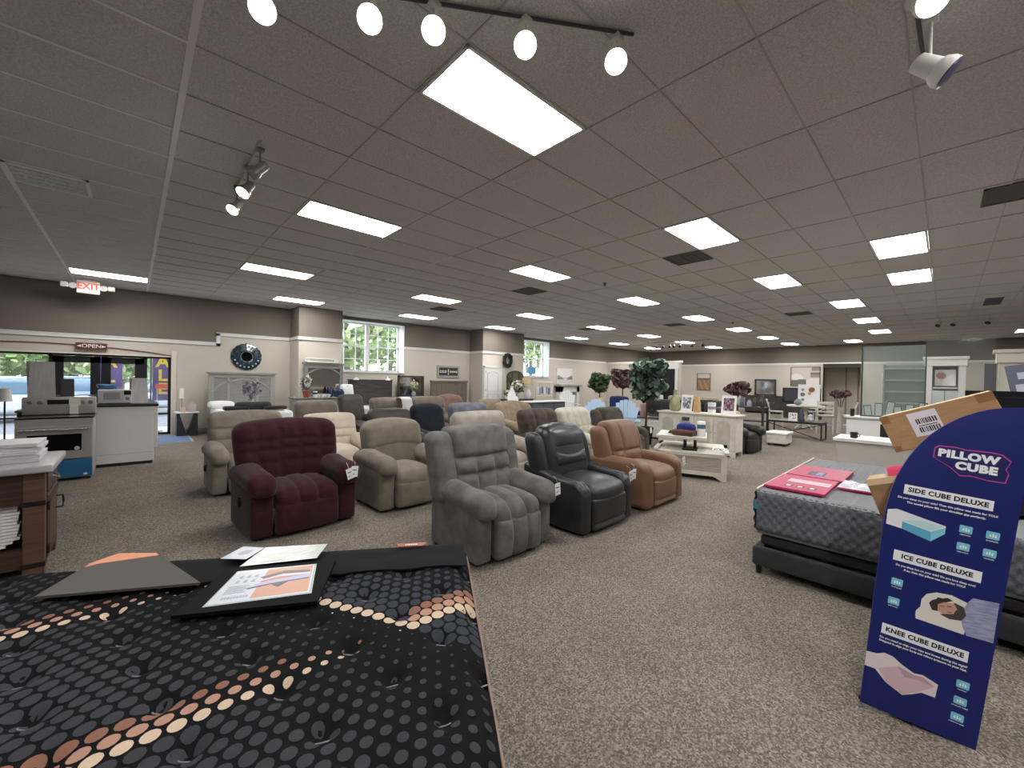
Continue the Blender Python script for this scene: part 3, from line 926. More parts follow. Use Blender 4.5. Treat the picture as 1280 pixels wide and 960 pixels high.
# sides and lower edge
rim = lambda o: [(-o, -o), (LA + o, -o), (LA + o, LC + o), (-o, LC + o)]
def ring_pts(o, n=14, r=.08):
    pts = []
    cs = [(-o + r, -o + r, PI), (LA + o - r, -o + r, -PI / 2), (LA + o - r, LC + o - r, 0), (-o + r, LC + o - r, PI / 2)]
    for (a, c, s) in cs:
        for k in range(n + 1):
            w = s + PI / 2 * k / n
            pts.append((a + r * math.cos(w), c + r * math.sin(w)))
    return pts
b = MB()
levels = [(.02, -.055), (.028, -.075), (.03, -.16), (.03, -.24), (.02, -.30), (-.05, -.305)]
rr = [[mp(a, c, z) for a, c in ring_pts(o)] for o, z in levels]
n = len(rr[0])
vs = [p for r_ in rr for p in r_]
fs = [(k * n + i, k * n + (i + 1) % n, (k + 1) * n + (i + 1) % n, (k + 1) * n + i) for k in range(len(rr) - 1) for i in range(n)]
fs.append(tuple((len(rr) - 1) * n + i for i in range(n)))
b.add(vs, fs)
b.build('side_border', M_matblk, t)
b = MB()
for z in (-.056, -.30):
    pts = [mp(a, c, z) for a, c in ring_pts(.022)]
    b.tube(pts + pts[:1], .0042, 6)
b.build('piping', M_copper, t, label='copper coloured piping cord')
# stitched tuft loops
loop = MB()
pts = [(.017 * math.cos(2 * PI * k / 16), 0, .017 * math.sin(2 * PI * k / 16) + .008) for k in range(17)]
loop.tube(pts, .0019, 5)
lo = None
M_loop = plain('grey tuft thread', S(122, 124, 130), .5)
for a, c in tufts:
    if lo is None:
        lo = loop.build('tuft_loop', M_loop, t)
        o = lo
    else:
        o = lo.copy(); COL.objects.link(o); o.parent = t
    p = mp(a, c)
    o.location = (p[0], p[1], mh(a, c) + .004)
    o.rotation_euler = (.95, 0, -.7 + rng.uniform(-.4, .4))
# box spring below
t = thing('box_spring', 'black box spring under the dotted mattress', 'box spring', (KX, KY, 0))
b = MB()
rr = [[mp(a, c, z) for a, c in ring_pts(o, 6, .05)] for o, z in ((.01, .12), (.02, .14), (.02, .375), (.0, .394))]
n = len(rr[0]); vs = [p for r_ in rr for p in r_]
fs = [(k * n + i, k * n + (i + 1) % n, (k + 1) * n + (i + 1) % n, (k + 1) * n + i) for k in range(3) for i in range(n)]
fs += [tuple(range(n)), tuple(3 * n + i for i in range(n))]
b.add(vs, fs); b.build('box', M_matblk, t)
for a, c in ((.1, .1), (LA - .1, .1), (LA - .1, LC - .1), (.1, LC - .1)):
    p = mp(a, c); b = MB(); b.lathe([(.02, 0), (.03, .125)], (p[0], p[1], 0), 10); b.build('leg', M_black, t)

# flat things lying on the mattress
def slab(name, poly, z, th, m, parent=None, bend=None, loc=True, sub=8):
    """polygon given in mattress coordinates, lying flat at height z above the mattress top"""
    b = MB()
    pts = [mp(a, c) for a, c in poly]
    area = sum(pts[i][0] * pts[(i + 1) % len(pts)][1] - pts[(i + 1) % len(pts)][0] * pts[i][1] for i in range(len(pts)))
    if area < 0: pts = pts[::-1]
    b.prism([(p[0], p[1]) for p in pts], z, z + th)
    return b.build(name, m, parent, (0, 0, 0) if parent else (KX, KY, MZ), smooth=0)
def quad_pt(q, u, v):
    """bilinear point in a quad q = (p00, p10, p11, p01)"""
    return tuple(q[0][i] * (1 - u) * (1 - v) + q[1][i] * u * (1 - v) + q[2][i] * u * v + q[3][i] * (1 - u) * v for i in (0, 1))
def patch(name, q, u0, u1, v0, v1, z, m, parent, th=.0006):
    return slab(name, [quad_pt(q, u0, v0), quad_pt(q, u1, v0), quad_pt(q, u1, v1), quad_pt(q, u0, v1)], z, th, m, parent)
M_felt = mat('black felt band', S(26, 26, 29), .9, spec=.15, bump=.2, bscale=400)
t = thing('foot_protector', 'folded black fabric band across the far end of the dotted mattress', 'mattress cover', (KX, KY, MZ))
b = MB()
def fband(u, v):
    a = -.005 + 1.50 * u
    c = -.035 + .29 * v + .012 * u
    p = mp(a, c)
    z = max(mh(a, max(c, .0)), -.02) * .4 + .012
    if v < .12: z = -.05 + (z + .05) * math.sqrt(v / .12) if v > 0 else -.05
    return (p[0], p[1], z)
b.sheet(30, 16, fband, .008)
b.build('band', M_felt, t, smooth=60)
q = [(.335, .012), (.185, .012), (.20, .05), (.32, .05)]
M_lthtag = plain('copper leather tag', S(160, 92, 76), .5)
slab('maker_tag', q, .0215, .004, M_lthtag, t)
for k in range(7):
    patch('tag_lettering', q, .28 + .066 * k, .28 + .066 * k + .04, .35, .70, .0256, M_dotw, t)
# grey felt sample with a copper corner
M_greyfelt = mat('grey felt', S(94, 91, 89), .95, spec=.1, bump=.3, bscale=350)
t = thing('fabric_sample', 'grey fabric sample with copper edge lying left on the dotted mattress', 'fabric sample', (KX, KY, MZ))
slab('grey_panel', [(1.615, .329), (1.075, .304), (1.40, -.005), (1.60, .055), (1.634, .09)], .018, .010, M_greyfelt, t)
slab('copper_edge', [(1.40, -.005), (1.435, -.04), (1.60, -.06), (1.645, .04), (1.634, .088), (1.60, .054)], .014, .011, plain('copper cloth', S(214, 146, 116), .7), t)
# black board with a leaflet, and two more leaflets behind it
M_board = plain('black board', S(12, 12, 13), .8, spec=.15)
M_white2 = plain('leaflet paper', S(206, 208, 218), .35)
M_peach = plain('leaflet peach print', S(200, 148, 124), .35)
M_inkg = plain('leaflet grey print', S(168, 172, 188), .4)
M_inkd = plain('leaflet dark print', S(92, 90, 100), .4)
t = thing('display_folder', 'black folder board holding a peach and white leaflet on the dotted mattress', 'folder', (KX, KY, MZ))
slab('board', [(1.045, .545), (.575, .520), (.592, .165), (1.03, .19)], .016, .012, M_board, t)
q = [(.963, .495), (.625, .452), (.672, .205), (.968, .232)]
fl_ = slab('leaflet', q, .0285, .0012, M_white2, t)
patch('sleeve_border', q, -.02, 1.03, -.03, 1.03, .0281, plain('clear sleeve edge', S(190, 204, 200), .15), t, .0004)
patch('peach_print', q, .40, .985, .05, .97, .0298, M_peach, fl_).location = (0, 0, 0)
def qpoly(name, q, uv, z, m, par):
    return slab(name, [quad_pt(q, u, v) for u, v in uv], z, .0005, m, par)
qpoly('mattress_picture', q, [(.28, .36), (.52, .44), (.98, .52), (.98, .64), (.55, .56), (.36, .48)], .0304, plain('print lilac', S(178, 184, 212), .4), fl_)
qpoly('mattress_picture', q, [(.36, .70), (.62, .86), (.96, .80), (.96, .72), (.62, .76), (.42, .64)], .0304, plain('print grey', S(112, 110, 118), .4), fl_)
qpoly('mattress_picture', q, [(.36, .56), (.60, .66), (.97, .64), (.97, .72), (.62, .74), (.40, .62)], .0304, M_white2, fl_)
qpoly('mattress_picture', q, [(.55, .40), (.64, .30), (.72, .44)], .0304, M_inkd, fl_)
qpoly('mattress_picture', q, [(.30, .33), (.54, .42), (.97, .49), (.97, .52), (.54, .45), (.30, .37)], .0306, M_inkd, fl_)
for k in range(6):
    patch('icon_print', q, .10 + .09 * (k % 3), .14 + .09 * (k % 3), .74 - .16 * (k // 3), .82 - .16 * (k // 3), .0304, M_inkg, fl_)
for k in range(5):
    patch('line_print', q, .07, .30 - .03 * (k % 2), .46 - .05 * k, .475 - .05 * k, .0304, M_inkg, fl_)
for k in range(9):
    patch('headline_print', q, .10 + .03 * k, .122 + .03 * k, .10, .16, .0304, M_inkg, fl_)
t = thing('leaflet', 'pale leaflet in clear sleeve behind the black folder on the mattress', 'leaflet', (KX, KY, MZ))
q = [(.985, .182), (.68, .140), (.672, -.022), (.955, -.018)]
slab('sheet', q, .030, .0012, plain('glossy leaflet', S(192, 198, 194), .2), t)
q0 = q
qpoly('picture', q, [(.12, .35), (.3, .75), (.6, .9), (.9, .75), (.82, .4), (.5, .25)], .0313, plain('print pale green', S(196, 206, 190), .3), t)
qpoly('picture', q, [(.35, .5), (.5, .72), (.78, .68), (.6, .45)], .0318, M_white2, t)
for k, ch in enumerate('LEATHER'):
    patch('headline_print', q, .22 + .05 * k, .255 + .05 * k, .08, .17, .0316, M_inkg, t)
t = thing('leaflet', 'small white card left of the pale leaflet on the mattress', 'card', (KX, KY, MZ))
q = [(1.10, .095), (.985, .118), (.955, -.004), (1.06, -.034)]
slab('sheet', q, .0345, .0012, M_white2, t)
qpoly('picture', q, [(.3, .4), (.4, .7), (.7, .75), (.75, .45), (.5, .3)], .0359, M_inkg, t)

# ------------------------------------------------------------------ blue standee at the right
P0 = Vector((2.681, -.119, .0)); R_ = Vector((.207, -.973, -.105)).normalized(); U_ = Vector((.073, -.091, .993))
U_ = (U_ - R_ * U_.dot(R_)).normalized(); N_ = U_.cross(R_)
if N_.x > 0: N_ = -N_
def sp(s, tt, d=0.0):      # point on the standee's face; d = in front of it (towards the shop)
    p = P0 + R_ * s + U_ * tt + N_ * d
    return p
SM = Matrix((R_, U_, R_.cross(U_))).transposed().to_4x4(); SM.translation = P0
SG = 1.0 if R_.cross(U_).dot(N_) > 0 else -1.0
M_blue = mat('navy blue card', S(15, 31, 108), .45, col2=S(12, 26, 97), nscale=8)
M_navyd = plain('dark blue card edge', S(12, 14, 44), .6)
M_sw = plain('standee white print', S(240, 240, 244), .5)
M_slt = plain('standee light blue print', S(122, 198, 222), .5)
M_smag = plain('standee magenta print', S(196, 62, 150), .5)
M_sk = plain('standee black print', S(16, 16, 22), .5)
t = thing('display_standee', 'tall blue arched pillow advertising standee leaning at the right', 'advertising stand')
arch = [(-.386, -.008), (0, 0), (.011, 1.09), (.014, 1.50)]
for k in range(0, 25):
    w = PI / 2 * k / 24
    arch.append((.014 - .418 * math.sin(w) ** .92, .90 + .60 * math.cos(w) ** .95))
b = MB()
b.mi(0).prism(arch, -.016 * SG, 0, SM) if SG > 0 else b.mi(0).prism(arch, 0, .016, SM)
panel = b.build('front_panel', M_blue, t, smooth=0)
b = MB()     # rear tray that the cartons stand in, and its prop
def sbox(bb, s0, s1, t0, t1, d0, d1):
    vs = [sp(s, tt, d) for d in (d0, d1) for tt in (t0, t1) for s in (s0, s1)]
    bb.add(vs, [(0, 1, 3, 2), (4, 6, 7, 5), (0, 4, 5, 1), (2, 3, 7, 6), (0, 2, 6, 4), (1, 5, 7, 3)])
sbox(b, -.30, -.02, .80, .83, -.30, -.016); sbox(b, -.28, -.02, .30, .33, -.30, -.016)
sbox(b, -.28, -.27, .0, .82, -.30, -.016); sbox(b, -.03, -.02, .0, 1.0, -.30, -.016)
sbox(b, -.28, -.02, .0, .95, -.31, -.298)
b.build('rear_tray', M_navyd, t, smooth=0)
b = MB(); b.cyl(sp(-.385, .0, -.01), sp(-.385, .02, -.01), .008); b.cyl(sp(-.006, -.0, -.008), sp(-.006, .02, -.008), .008)
b.build('foot', M_black, t)
def spoly(name, pts, m, d=.0012, par=None):
    b = MB()
    A2 = sum(pts[i][0] * pts[(i + 1) % len(pts)][1] - pts[(i + 1) % len(pts)][0] * pts[i][1] for i in range(len(pts)))
    if A2 < 0: pts = pts[::-1]
    n = len(pts)
    vs = [sp(s, q, d) for s, q in pts] + [sp(s, q, 0) for s, q in pts]
    fs = [tuple(range(n)), tuple(reversed(range(n, 2 * n)))] + [(i, n + i, n + (i + 1) % n, (i + 1) % n) for i in range(n)]
    b.add(vs, fs)
    return b.build(name, m, par or panel, smooth=0)
def stext(body, s, tt, size, m, bold=0.0, sx=1.0, name='lettering', space=1.0, d=.0016, fit=None):
    xd = R_; yd = U_
    M = frame_mat(sp(s, tt, d), xd, yd)
    if (M.to_3x3() @ Vector((0, 0, 1))).dot(N_) < 0:
        pass
    return text_mesh(body, size, m, name, panel, M, .0004, bold, sx, space=space, fit=fit)
# logo: magenta outline, navy inside, white letters
lg = [(-.274, 1.272), (-.262, 1.285), (-.209, 1.289), (-.171, 1.284), (-.1, 1.289), (-.065, 1.286), (-.036, 1.261), (-.047, 1.222), (-.037, 1.204), (-.043, 1.163), (-.093, 1.161), (-.147, 1.168), (-.18, 1.161), (-.214, 1.192), (-.238, 1.206), (-.274, 1.228)]
cx_, cy_ = -.155, 1.225
spoly('logo_outline', lg, M_smag, .0008)
spoly('logo_ground', [(cx_ + (x - cx_) * .972, cy_ + (y - cy_) * .93) for x, y in lg], plain('logo navy', S(18, 24, 92), .5), .0012)
stext('PILLOW', -.166, 1.2525, .045, M_sw, .0028, 1.12, 'logo_lettering', 1.10, fit=.192)
stext('CUBE', -.136, 1.2065, .045, M_sw, .0028, 1.12, 'logo_lettering', 1.10, fit=.130)
for (head, y0, y1, l1, l2, yl) in (('SIDE CUBE DELUXE', 1.034, 1.079, 'Do you sleep on your side? Then this pillow was made for YOU!', 'This model pillow fills your shoulder gap perfectly.', (1.0145, .9965)),
                                   ('ICE CUBE DELUXE', .714, .763, 'Do you sleep hot on your side? Do you love sleep cool?', 'If so, then this pillow was made for YOU!', (.695, .678)),
                                   ('KNEE CUBE DELUXE', .355, .404, 'Do you need to align your hips and knees during the night?', 'Designed to align your body and relieve pressure on your hips.', (.336, .320))):
    spoly('heading_strip', [(-.352, y0), (-.066, y0), (-.066, y1), (-.352, y1)], M_sw, .0010)
    stext(head, -.209, (y0 + y1) / 2, .029, M_sk, .0011, 1.0, 'heading_lettering', 1.06, fit={'S': .258, 'I': .232, 'K': .258}[head[0]])
    stext(l1, -.209, yl[0], .0125, M_sw, .0003, 1.0, 'copy_lettering', fit=.32 if head[0] == 'S' else (.26 if head[0] == 'I' else .29)); stext(l2, -.209, yl[1], .0125, M_sw, .0003, 1.0, 'copy_lettering', fit=.255 if head[0] == 'S' else (.20 if head[0] == 'I' else .29))
for (x, y, cap) in ((-.135, .93, 'adjustable'), (-.054, .93, 'breathable'), (-.135, .852, 'supportive'), (-.055, .851, 'washable'), (-.325, .612, 'cooling gel'), (-.326, .52, 'soft cover'), (-.068, .254, 'contour'), (-.068, .18, 'pressure relief'), (-.069, .106, 'machine wash')):
    ic = spoly('feature_icon', [(x - .018, y - .016), (x + .018, y - .016), (x + .020, y - .012), (x + .020, y + .014), (x + .017, y + .017), (x - .017, y + .017), (x - .02, y + .014), (x - .02, y - .012)], M_slt, .0010)
    for k in range(3):
        spoly('icon_glyph', [(x - .010 + .008 * k, y - .007), (x - .005 + .008 * k, y - .007), (x - .005 + .008 * k, y + .004 + .003 * (k % 2)), (x - .010 + .008 * k, y + .004 + .003 * (k % 2))], M_sw, .0014, ic)
    stext(cap, x, y - .024, .0085, M_sw, .0, 1.0, 'caption_lettering')
# printed pictures: foam pillow, sleeper, knee pillow
spoly('pillow_print', [(-.397, .944), (-.365, .955), (-.197, .924), (-.197, .889), (-.238, .841), (-.339, .868), (-.395, .874)], plain('print cream', S(228, 230, 234), .5), .0008)
spoly('pillow_print', [(-.341, .902), (-.243, .885), (-.238, .841), (-.339, .868)], plain('print aqua', S(92, 172, 204), .5), .0012)
spoly('pillow_print', [(-.243, .885), (-.197, .918), (-.197, .889), (-.238, .841)], plain('print aqua light', S(132, 200, 222), .5), .0012)
spoly('pillow_print', [(-.341, .906), (-.28, .925), (-.2, .922), (-.243, .889)], plain('print aqua pale', S(186, 220, 226), .5), .0010)
spoly('sleeper_print', [(-.248, .493), (-.248, .51), (-.236, .534), (-.236, .569), (-.223, .599), (-.192, .619), (-.145, .626), (-.097, .613), (-.080, .58), (-.090, .471), (-.245, .474)], plain('print pillow white', S(226, 222, 214), .5), .0008)
spoly('sleeper_print', [(-.110, .56), (-.094, .614), (-.081, .64), (-.004, .650), (-.003, .476), (-.082, .470), (-.100, .51)], mat('print striped shirt', S(168, 170, 198), .6, col2=S(132, 134, 170), nscale=30, stretch=(1, 1, 6)), .0011)
spoly('sleeper_print', [(-.211, .563), (-.202, .580), (-.190, .590), (-.186, .600), (-.170, .601), (-.155, .610), (-.138, .603), (-.158, .588), (-.178, .572), (-.18, .538), (-.198, .535)], plain('print hair', S(52, 44, 44), .6), .0013)
spoly('sleeper_print', [(-.183, .569), (-.165, .586), (-.134, .591), (-.120, .575), (-.119, .55), (-.136, .532), (-.166, .533), (-.18, .541)], plain('print skin', S(196, 150, 132), .6), .0016)
spoly('sleeper_print', [(-.138, .598), (-.104, .590), (-.092, .556), (-.104, .528), (-.14, .519), (-.172, .528), (-.152, .537), (-.130, .546), (-.128, .558), (-.122, .572), (-.130, .586)], plain('print beard', S(70, 58, 58), .6), .0018)
for (x, y) in ((-.168, .562), (-.145, .570)):
    spoly('sleeper_print', [(x - .008, y), (x + .006, y + .004), (x + .006, y + .007), (x - .008, y + .003)], plain('print lash', S(60, 40, 40), .6), .0019)
spoly('sleeper_print', [(-.150, .545), (-.135, .549), (-.137, .552), (-.150, .549)], plain('print lip', S(156, 90, 86), .6), .0019)
kp = [(-.392, .243), (-.353, .25), (-.328, .266), (-.298, .263), (-.264, .241), (-.221, .223), (-.192, .23), (-.141, .213), (-.144, .152), (-.188, .15), (-.215, .128), (-.248, .105), (-.309, .133), (-.352, .176), (-.391, .174)]
spoly('knee_pillow_print', kp, plain('print knee white', S(226, 214, 214), .5), .0008)
spoly('knee_pillow_print', [(-.342, .185), (-.279, .225), (-.221, .215), (-.192, .222), (-.156, .205), (-.158, .189), (-.198, .149), (-.248, .107), (-.309, .135)], plain('print knee pink', S(214, 182, 190), .5), .0011)
spoly('knee_pillow_print', [(-.279, .23), (-.221, .215), (-.192, .222), (-.150, .195), (-.2, .20), (-.25, .19)], plain('print knee rose', S(190, 158, 168), .5), .0013)

# cartons in the standee's tray
M_card = mat('cardboard', S(178, 138, 100), .8, col2=S(166, 126, 90), nscale=5, stretch=(2, 2, 14))
M_card2 = mat('cardboard dull', S(150, 116, 80), .85, col2=S(128, 98, 66), nscale=12)
M_cardtop = plain('cardboard lit flap', S(214, 186, 146), .8)  # paler cardboard: light on the cartons' upper faces put into the colour
M_tape = plain('brown parcel tape', S(146, 100, 64), .35)
def carton(name, label, org, ang, L, Hh, D, m, loc_bottom=True):
    """org = lower left front corner; tilted by ang in the plane facing the shop; depth runs away"""
    t = thing(name, label, 'cardboard box', org)
    t.rotation_euler = (ang, 0, 0)
    b = MB()
    b.mi(0).rbox(0, D, -L, 0, 0, Hh, .004)
    b.mi(1).box(-.001, D + .001, -L + .004, -.004, Hh - .001, Hh + .002)
    b.build('carton', [m, M_cardtop], t, smooth=0)
    return t
ca = math.radians(-21.9)
c1 = carton('cardboard_box', 'brown shipping carton with white barcode label tilted atop blue standee tray', (2.93, .172, 1.225), ca, .42, .19, .20, M_card)
b = MB()
b.mi(0).box(-.0015, 0, -.215, -.105, .055, .175)
b.mi(1)
for r0 in (.115, .072):
    y = -.205
    rb = random.Random(5)
    while y < -.125:
        wv = rb.choice((.0025, .004, .006)); b.box(-.0022, -.0015, y, y + wv, r0, r0 + .026); y += wv + rb.choice((.0025, .004))
b.box(-.0022, -.0015, -.2, -.13, .103, .107)
b.build('shipping_label', [plain('lilac white label', S(226, 216, 224), .6), plain('label ink', S(60, 52, 60), .7)], c1, smooth=0, label='white barcode label')
b = MB(); b.box(-.001, .0, -.035, .0, .15, .191); b.box(-.001, .0, -.42, -.36, .15, .191); b.box(-.001, .0, -.03, .0, .0, .03); b.build('parcel_tape', M_tape, c1, smooth=0)
c2 = carton('cardboard_box', 'small dull cardboard box leaning beside the standee under the pink roll', (2.93, .222, .868), math.radians(-20), .17, .20, .16, M_card2)
b = MB(); b.box(-.001, 0, -.17, 0, .17, .20); b.build('flap', M_cardtop, c2, smooth=0)
t = thing('pillow_roll', 'pink rolled pillow pack between the two cartons', 'pillow pack', (2.99, .115, 1.115))
b = MB()
M = Matrix.Rotation(math.radians(-20), 4, 'X') @ Matrix.Rotation(PI / 2, 4, 'X')
b.lathe([(.02, -.09), (.042, -.088), (.047, -.07), (.047, .07), (.042, .088), (.02, .09)], n=22, M=Matrix.Rotation(math.radians(-15), 4, 'X') @ Matrix.Rotation(PI / 2, 4, 'X'))
b.build('roll', fabric('pink pillow wrap', S(226, 82, 112), S(206, 66, 98), nscale=14), t)
b = MB(); b.tube([(-.0, .085 + .012 * math.sin(k), -.02 + .01 * math.cos(k * 2)) for k in range(8)], .012, 6); b.build('plastic_end', plain('clear plastic crumple', S(226, 226, 232), .2), t)

# ------------------------------------------------------------------ grey mattress on an adjustable base, right
M_quilt = mat('grey quilted side', S(104, 106, 112), .9, spec=.2, col2=S(86, 88, 94), nscale=60, bump=.3, bscale=300)
def quilted(name_mat):
    return M_quilt
t = thing('mattress', 'grey quilted mattress on the dark adjustable base at the right', 'mattress', (3.80, 1.05, .34))
L2, W2_, H2 = 2.15, 1.55, .37
b = MB()
def qs(px, py, pz, u, v, w):
    return (px, py, pz)
# sides with a diamond quilt, top with ridges
nx, nz = 110, 22
def diamond(s, z):
    a = math.sin((s * 2 * PI / .13) + z * 2 * PI / .15) ; c = math.sin((s * 2 * PI / .13) - z * 2 * PI / .15)
    return .020 * (abs(a) * abs(c)) ** .6
def side(u, v):
    s = u * W2_; z = .015 + v * (H2 - .03)
    e = min(v, 1 - v); rd = .03 * (1 - min(e / .12, 1)) ** 2
    return (-.012 - diamond(s, z) + rd, -s, z)
b.sheet(nx, nz, side)
b.f = [tuple(reversed(f)) for f in b.f]
o = len(b.f)
def side2(u, v):
    s = u * L2; z = .015 + v * (H2 - .03)
    e = min(v, 1 - v); rd = .03 * (1 - min(e / .12, 1)) ** 2
    return (s, .012 + diamond(s, z) - rd, z)
b.sheet(nx, nz, side2)
b.box(0, L2, -W2_, 0, 0.0, H2 - .02)
b.build('side_panel', M_quilt, t, smooth=60)
b = MB()
def top(u, v):
    x = -.012 + (L2 + .012) * u; y = .012 - (W2_ + .012) * v
    e = min(u * L2, (1 - u) * L2, v * W2_, (1 - v) * W2_)
    return (x, y, H2 - .012 - .018 * (1 - min(e / .04, 1)) ** 2 + .006 * abs(math.sin(y * PI / .045)))
b.sheet(60, 140, top)
b.f = [tuple(reversed(f)) for f in b.f]
b.build('top_panel', mat('light grey quilted top', S(132, 133, 136), .9, spec=.2, bump=.2, bscale=300), t, smooth=60)
b = MB(); b.tube([(0, .008, H2 - .008), (L2, .008, H2 - .008)], .009, 6); b.build('white_piping', plain('cream edge tape', S(222, 212, 198), .6), t)
b = MB(); b.box(-.022, .02, -.03, .027, .20, .27); b.build('brand_tab', plain('teal tab', S(64, 112, 132), .6), t, smooth=0)
t = thing('adjustable_bed_base', 'dark upholstered adjustable bed base on short legs under the grey mattress', 'bed base', (3.80, 1.05, 0))
M_base = fabric('charcoal upholstery', S(52, 53, 55), S(44, 45, 47))
b = MB(); b.rbox(.02, L2 - .02, -W2_ + .02, -.02, .245, .325, .02); b.build('deck', plain('black deck', S(24, 24, 26), .7), t)
b = MB()
b.rbox(-.02, .05, -W2_ - .02, .03, .075, .225, .02); b.rbox(.0, L2, -.05, .03, .075, .225, .02); b.rbox(.0, L2, -W2_ - .02, -W2_ + .05, .075, .225, .02); b.rbox(L2 - .05, L2 + .02, -W2_ - .02, .03, .075, .225, .02)
b.build('side_rail', M_base, t)
for x0, y0, y1 in ((.05, -.30, -.12), (.05, -1.2, -.9), (1.3, -1.2, -.9), (1.3, -.30, -.12)):
    b = MB(); b.rbox(x0, x0 + .3, y0, y1, .2, .25, .006); b.build('lift_bracket', M_black, t, smooth=0)
for x, y in ((.03, -.01), (.03, -W2_ + .03), (L2 - .03, -.01), (L2 - .03, -W2_ + .03), (.03, -.78)):
    b = MB(); b.lathe([(.018, 0), (.026, .09)], (x, y, 0), 10); b.build('leg', M_black, t)
# pink packs on the grey mattress
M_pink = mat('pink glitter pack', S(186, 40, 92), .5, col2=S(166, 32, 78), nscale=60)
M_pinkl = plain('pale pink label', S(222, 176, 188), .5)
M_pcream = plain('pack cream print', S(226, 196, 150), .5)
M_pdark = plain('pack dark print', S(64, 22, 60), .5)
zt = .712
def pk_box(name, parent, x0, x1, y0, y1, z0, z1, m):
    b = MB(); b.rbox(x0, x1, y0, y1, z0, z1, .004); return b.build(name, m, parent, smooth=0)
t = thing('pillow_pack', 'pink flat pack with three cream letters at the corner of the grey mattress', 'pillow pack', (3.88, 1.03, zt))
pk_box('pack', t, 0, .62, -.41, .0, 0, .022, M_pink)
for k in range(3):
    y = -.12 - .08 * k
    pk_box('print', t, .09, .17, y - .055, y, .0215, .0228, M_pdark); pk_box('print', t, .105, .155, y - .042, y - .012, .0225, .0234, M_pcream)
pk_box('label', t, .30, .44, -.39, -.10, .0215, .0232, M_pinkl)
t = thing('pillow_pack', 'pink flat pack with a small dark square, farther one on the grey mattress', 'pillow pack', (4.54, 1.02, zt))
pk_box('pack', t, 0, .60, -.42, .0, 0, .022, M_pink)
pk_box('print', t, .10, .30, -.27, -.14, .0215, .0230, M_pdark); pk_box('print', t, .12, .28, -.25, -.20, .0225, .0236, plain('pack blue print', S(110, 130, 190), .5))
t = thing('pillow_pack', 'pink pack in crumpled shiny clear wrap on the grey mattress', 'pillow pack', (4.28, .60, zt))
pk_box('pack', t, 0, .24, -.30, .0, 0, .018, M_pink)
b = MB()
rng = random.Random(4)
nz_ = [[rng.uniform(0, .034) for _ in range(15)] for _ in range(13)]
b.sheet(14, 12, lambda u, v: (.0 + .235 * v, -.295 * u, .020 + nz_[int(v * 12)][int(u * 14)] * (1 if 0 < u < 1 and 0 < v < 1 else 0)), .002)
b.f = [tuple(reversed(f)) for f in b.f]
b.build('plastic_wrap', plain('shiny plastic', S(226, 226, 232), .12, spec=.8), t, smooth=20)
# black tray and grey price card standing behind the standee
t = thing('black_tray', 'black open tray box behind the top of the blue standee', 'tray', (4.30, -.10, .712))
b = MB()
for (x0, x1, y0, y1, z0, z1) in ((0, .36, -.42, 0, 0, .02), (0, .02, -.42, 0, 0, .80), (.34, .36, -.42, 0, 0, .84), (0, .36, -.02, 0, 0, .80), (0, .36, -.42, -.40, 0, .84)):
    b.box(x0, x1, y0, y1, z0, z1)
b.build('tray', plain('black glossy card', S(20, 21, 26), .3), t, smooth=0)
t = thing('price_card', 'slate grey price card leaning at the right edge behind the standee', 'price card', (4.72, -.47, .712))
b = MB()
M = Matrix.Rotation(math.radians(10), 4, 'Y') @ Matrix.Rotation(math.radians(-9), 4, 'X')
b.mi(0).box(0, .02, -.34, .0, .0, 1.06, M)
b.mi(1).box(-.002, 0, -.2, -.05, .95, 1.0, M); b.mi(1).box(-.002, 0, -.11, -.03, .80, .87, M); b.mi(1).box(-.002, 0, -.11, -.03, .84, .91, M); b.mi(1).box(-.002, 0, -.13, -.03, .70, .77, M)
b.build('card', [plain('slate print', S(86, 90, 108), .5), plain('card white print', S(190, 194, 206), .5)], t, smooth=0)
# ------------------------------------------------------------------ track spotlights
M_spotw = plain('spot white enamel', S(214, 212, 206), .4)
M_spotg = plain('spot nickel', S(150, 148, 140), .35, metal=.5)
M_lamp = mat('lit lamp face', (1, 1, 1), .5, emit=(1, .97, .92), estr=30.0)
M_lampoff = plain('unlit lamp face', S(54, 54, 78), .2)
def spot(t, p, aim, m=None, lit=True, r=.062, ln=.16, top=CEIL - .02):
    """one can head hung from the rail at p, pointing along aim; p = centre of the lens"""
    m = m or M_spotw
    a = Vector(aim).normalized(); p = Vector(p)
    Q = Matrix.Translation(p) @ (-a).to_track_quat('Z', 'Y').to_matrix().to_4x4()
    h = MB(); h.lathe([(r * .9, .006), (r, .0), (r * 1.02, .03), (r * .86, .06), (r * .72, .07), (r * .62, ln), (r * .45, ln + .012), (.008, ln + .014)], n=22, M=Q)
    hd = h.build('lamp_head', m, t)
    f = MB(); f.lathe([(r * .86, -.001), (r * .85, -.004), (.004, -.009)], n=22, M=Q); f.build('lamp_lens', M_lamp if lit else M_lampoff, hd)
    s = MB(); back = p - a * (ln * .6)
    tp = Vector((back.x, back.y, top))
    s.cyl(back, tp, .008, n=8); s.rbox(tp.x - .03, tp.x + .03, tp.y - .03, tp.y + .03, top - .03, top, .005)
    s.build('stem', m, hd)
def rail(t, a, b, m=None):
    r_ = MB(); r_.cyl((a[0], a[1], CEIL - .018), (b[0], b[1], CEIL - .018), .010, n=6)
    r_.build('track_rail', m or plain('dark rail', S(70, 70, 76), .5), t, smooth=0)
t = thing('track_light', 'track of bright spotlights over the nearest big ceiling panel', 'track light')
rail(t, (.35, 2.50), (2.13, 1.29))
for (x, y) in ((.46, 2.36), (.87, 2.04), (1.14, 1.87), (1.55, 1.60), (2.0, 1.32)):
    spot(t, (x, y, CEIL - .23), (-x * .7, -y * .7, -1.15))
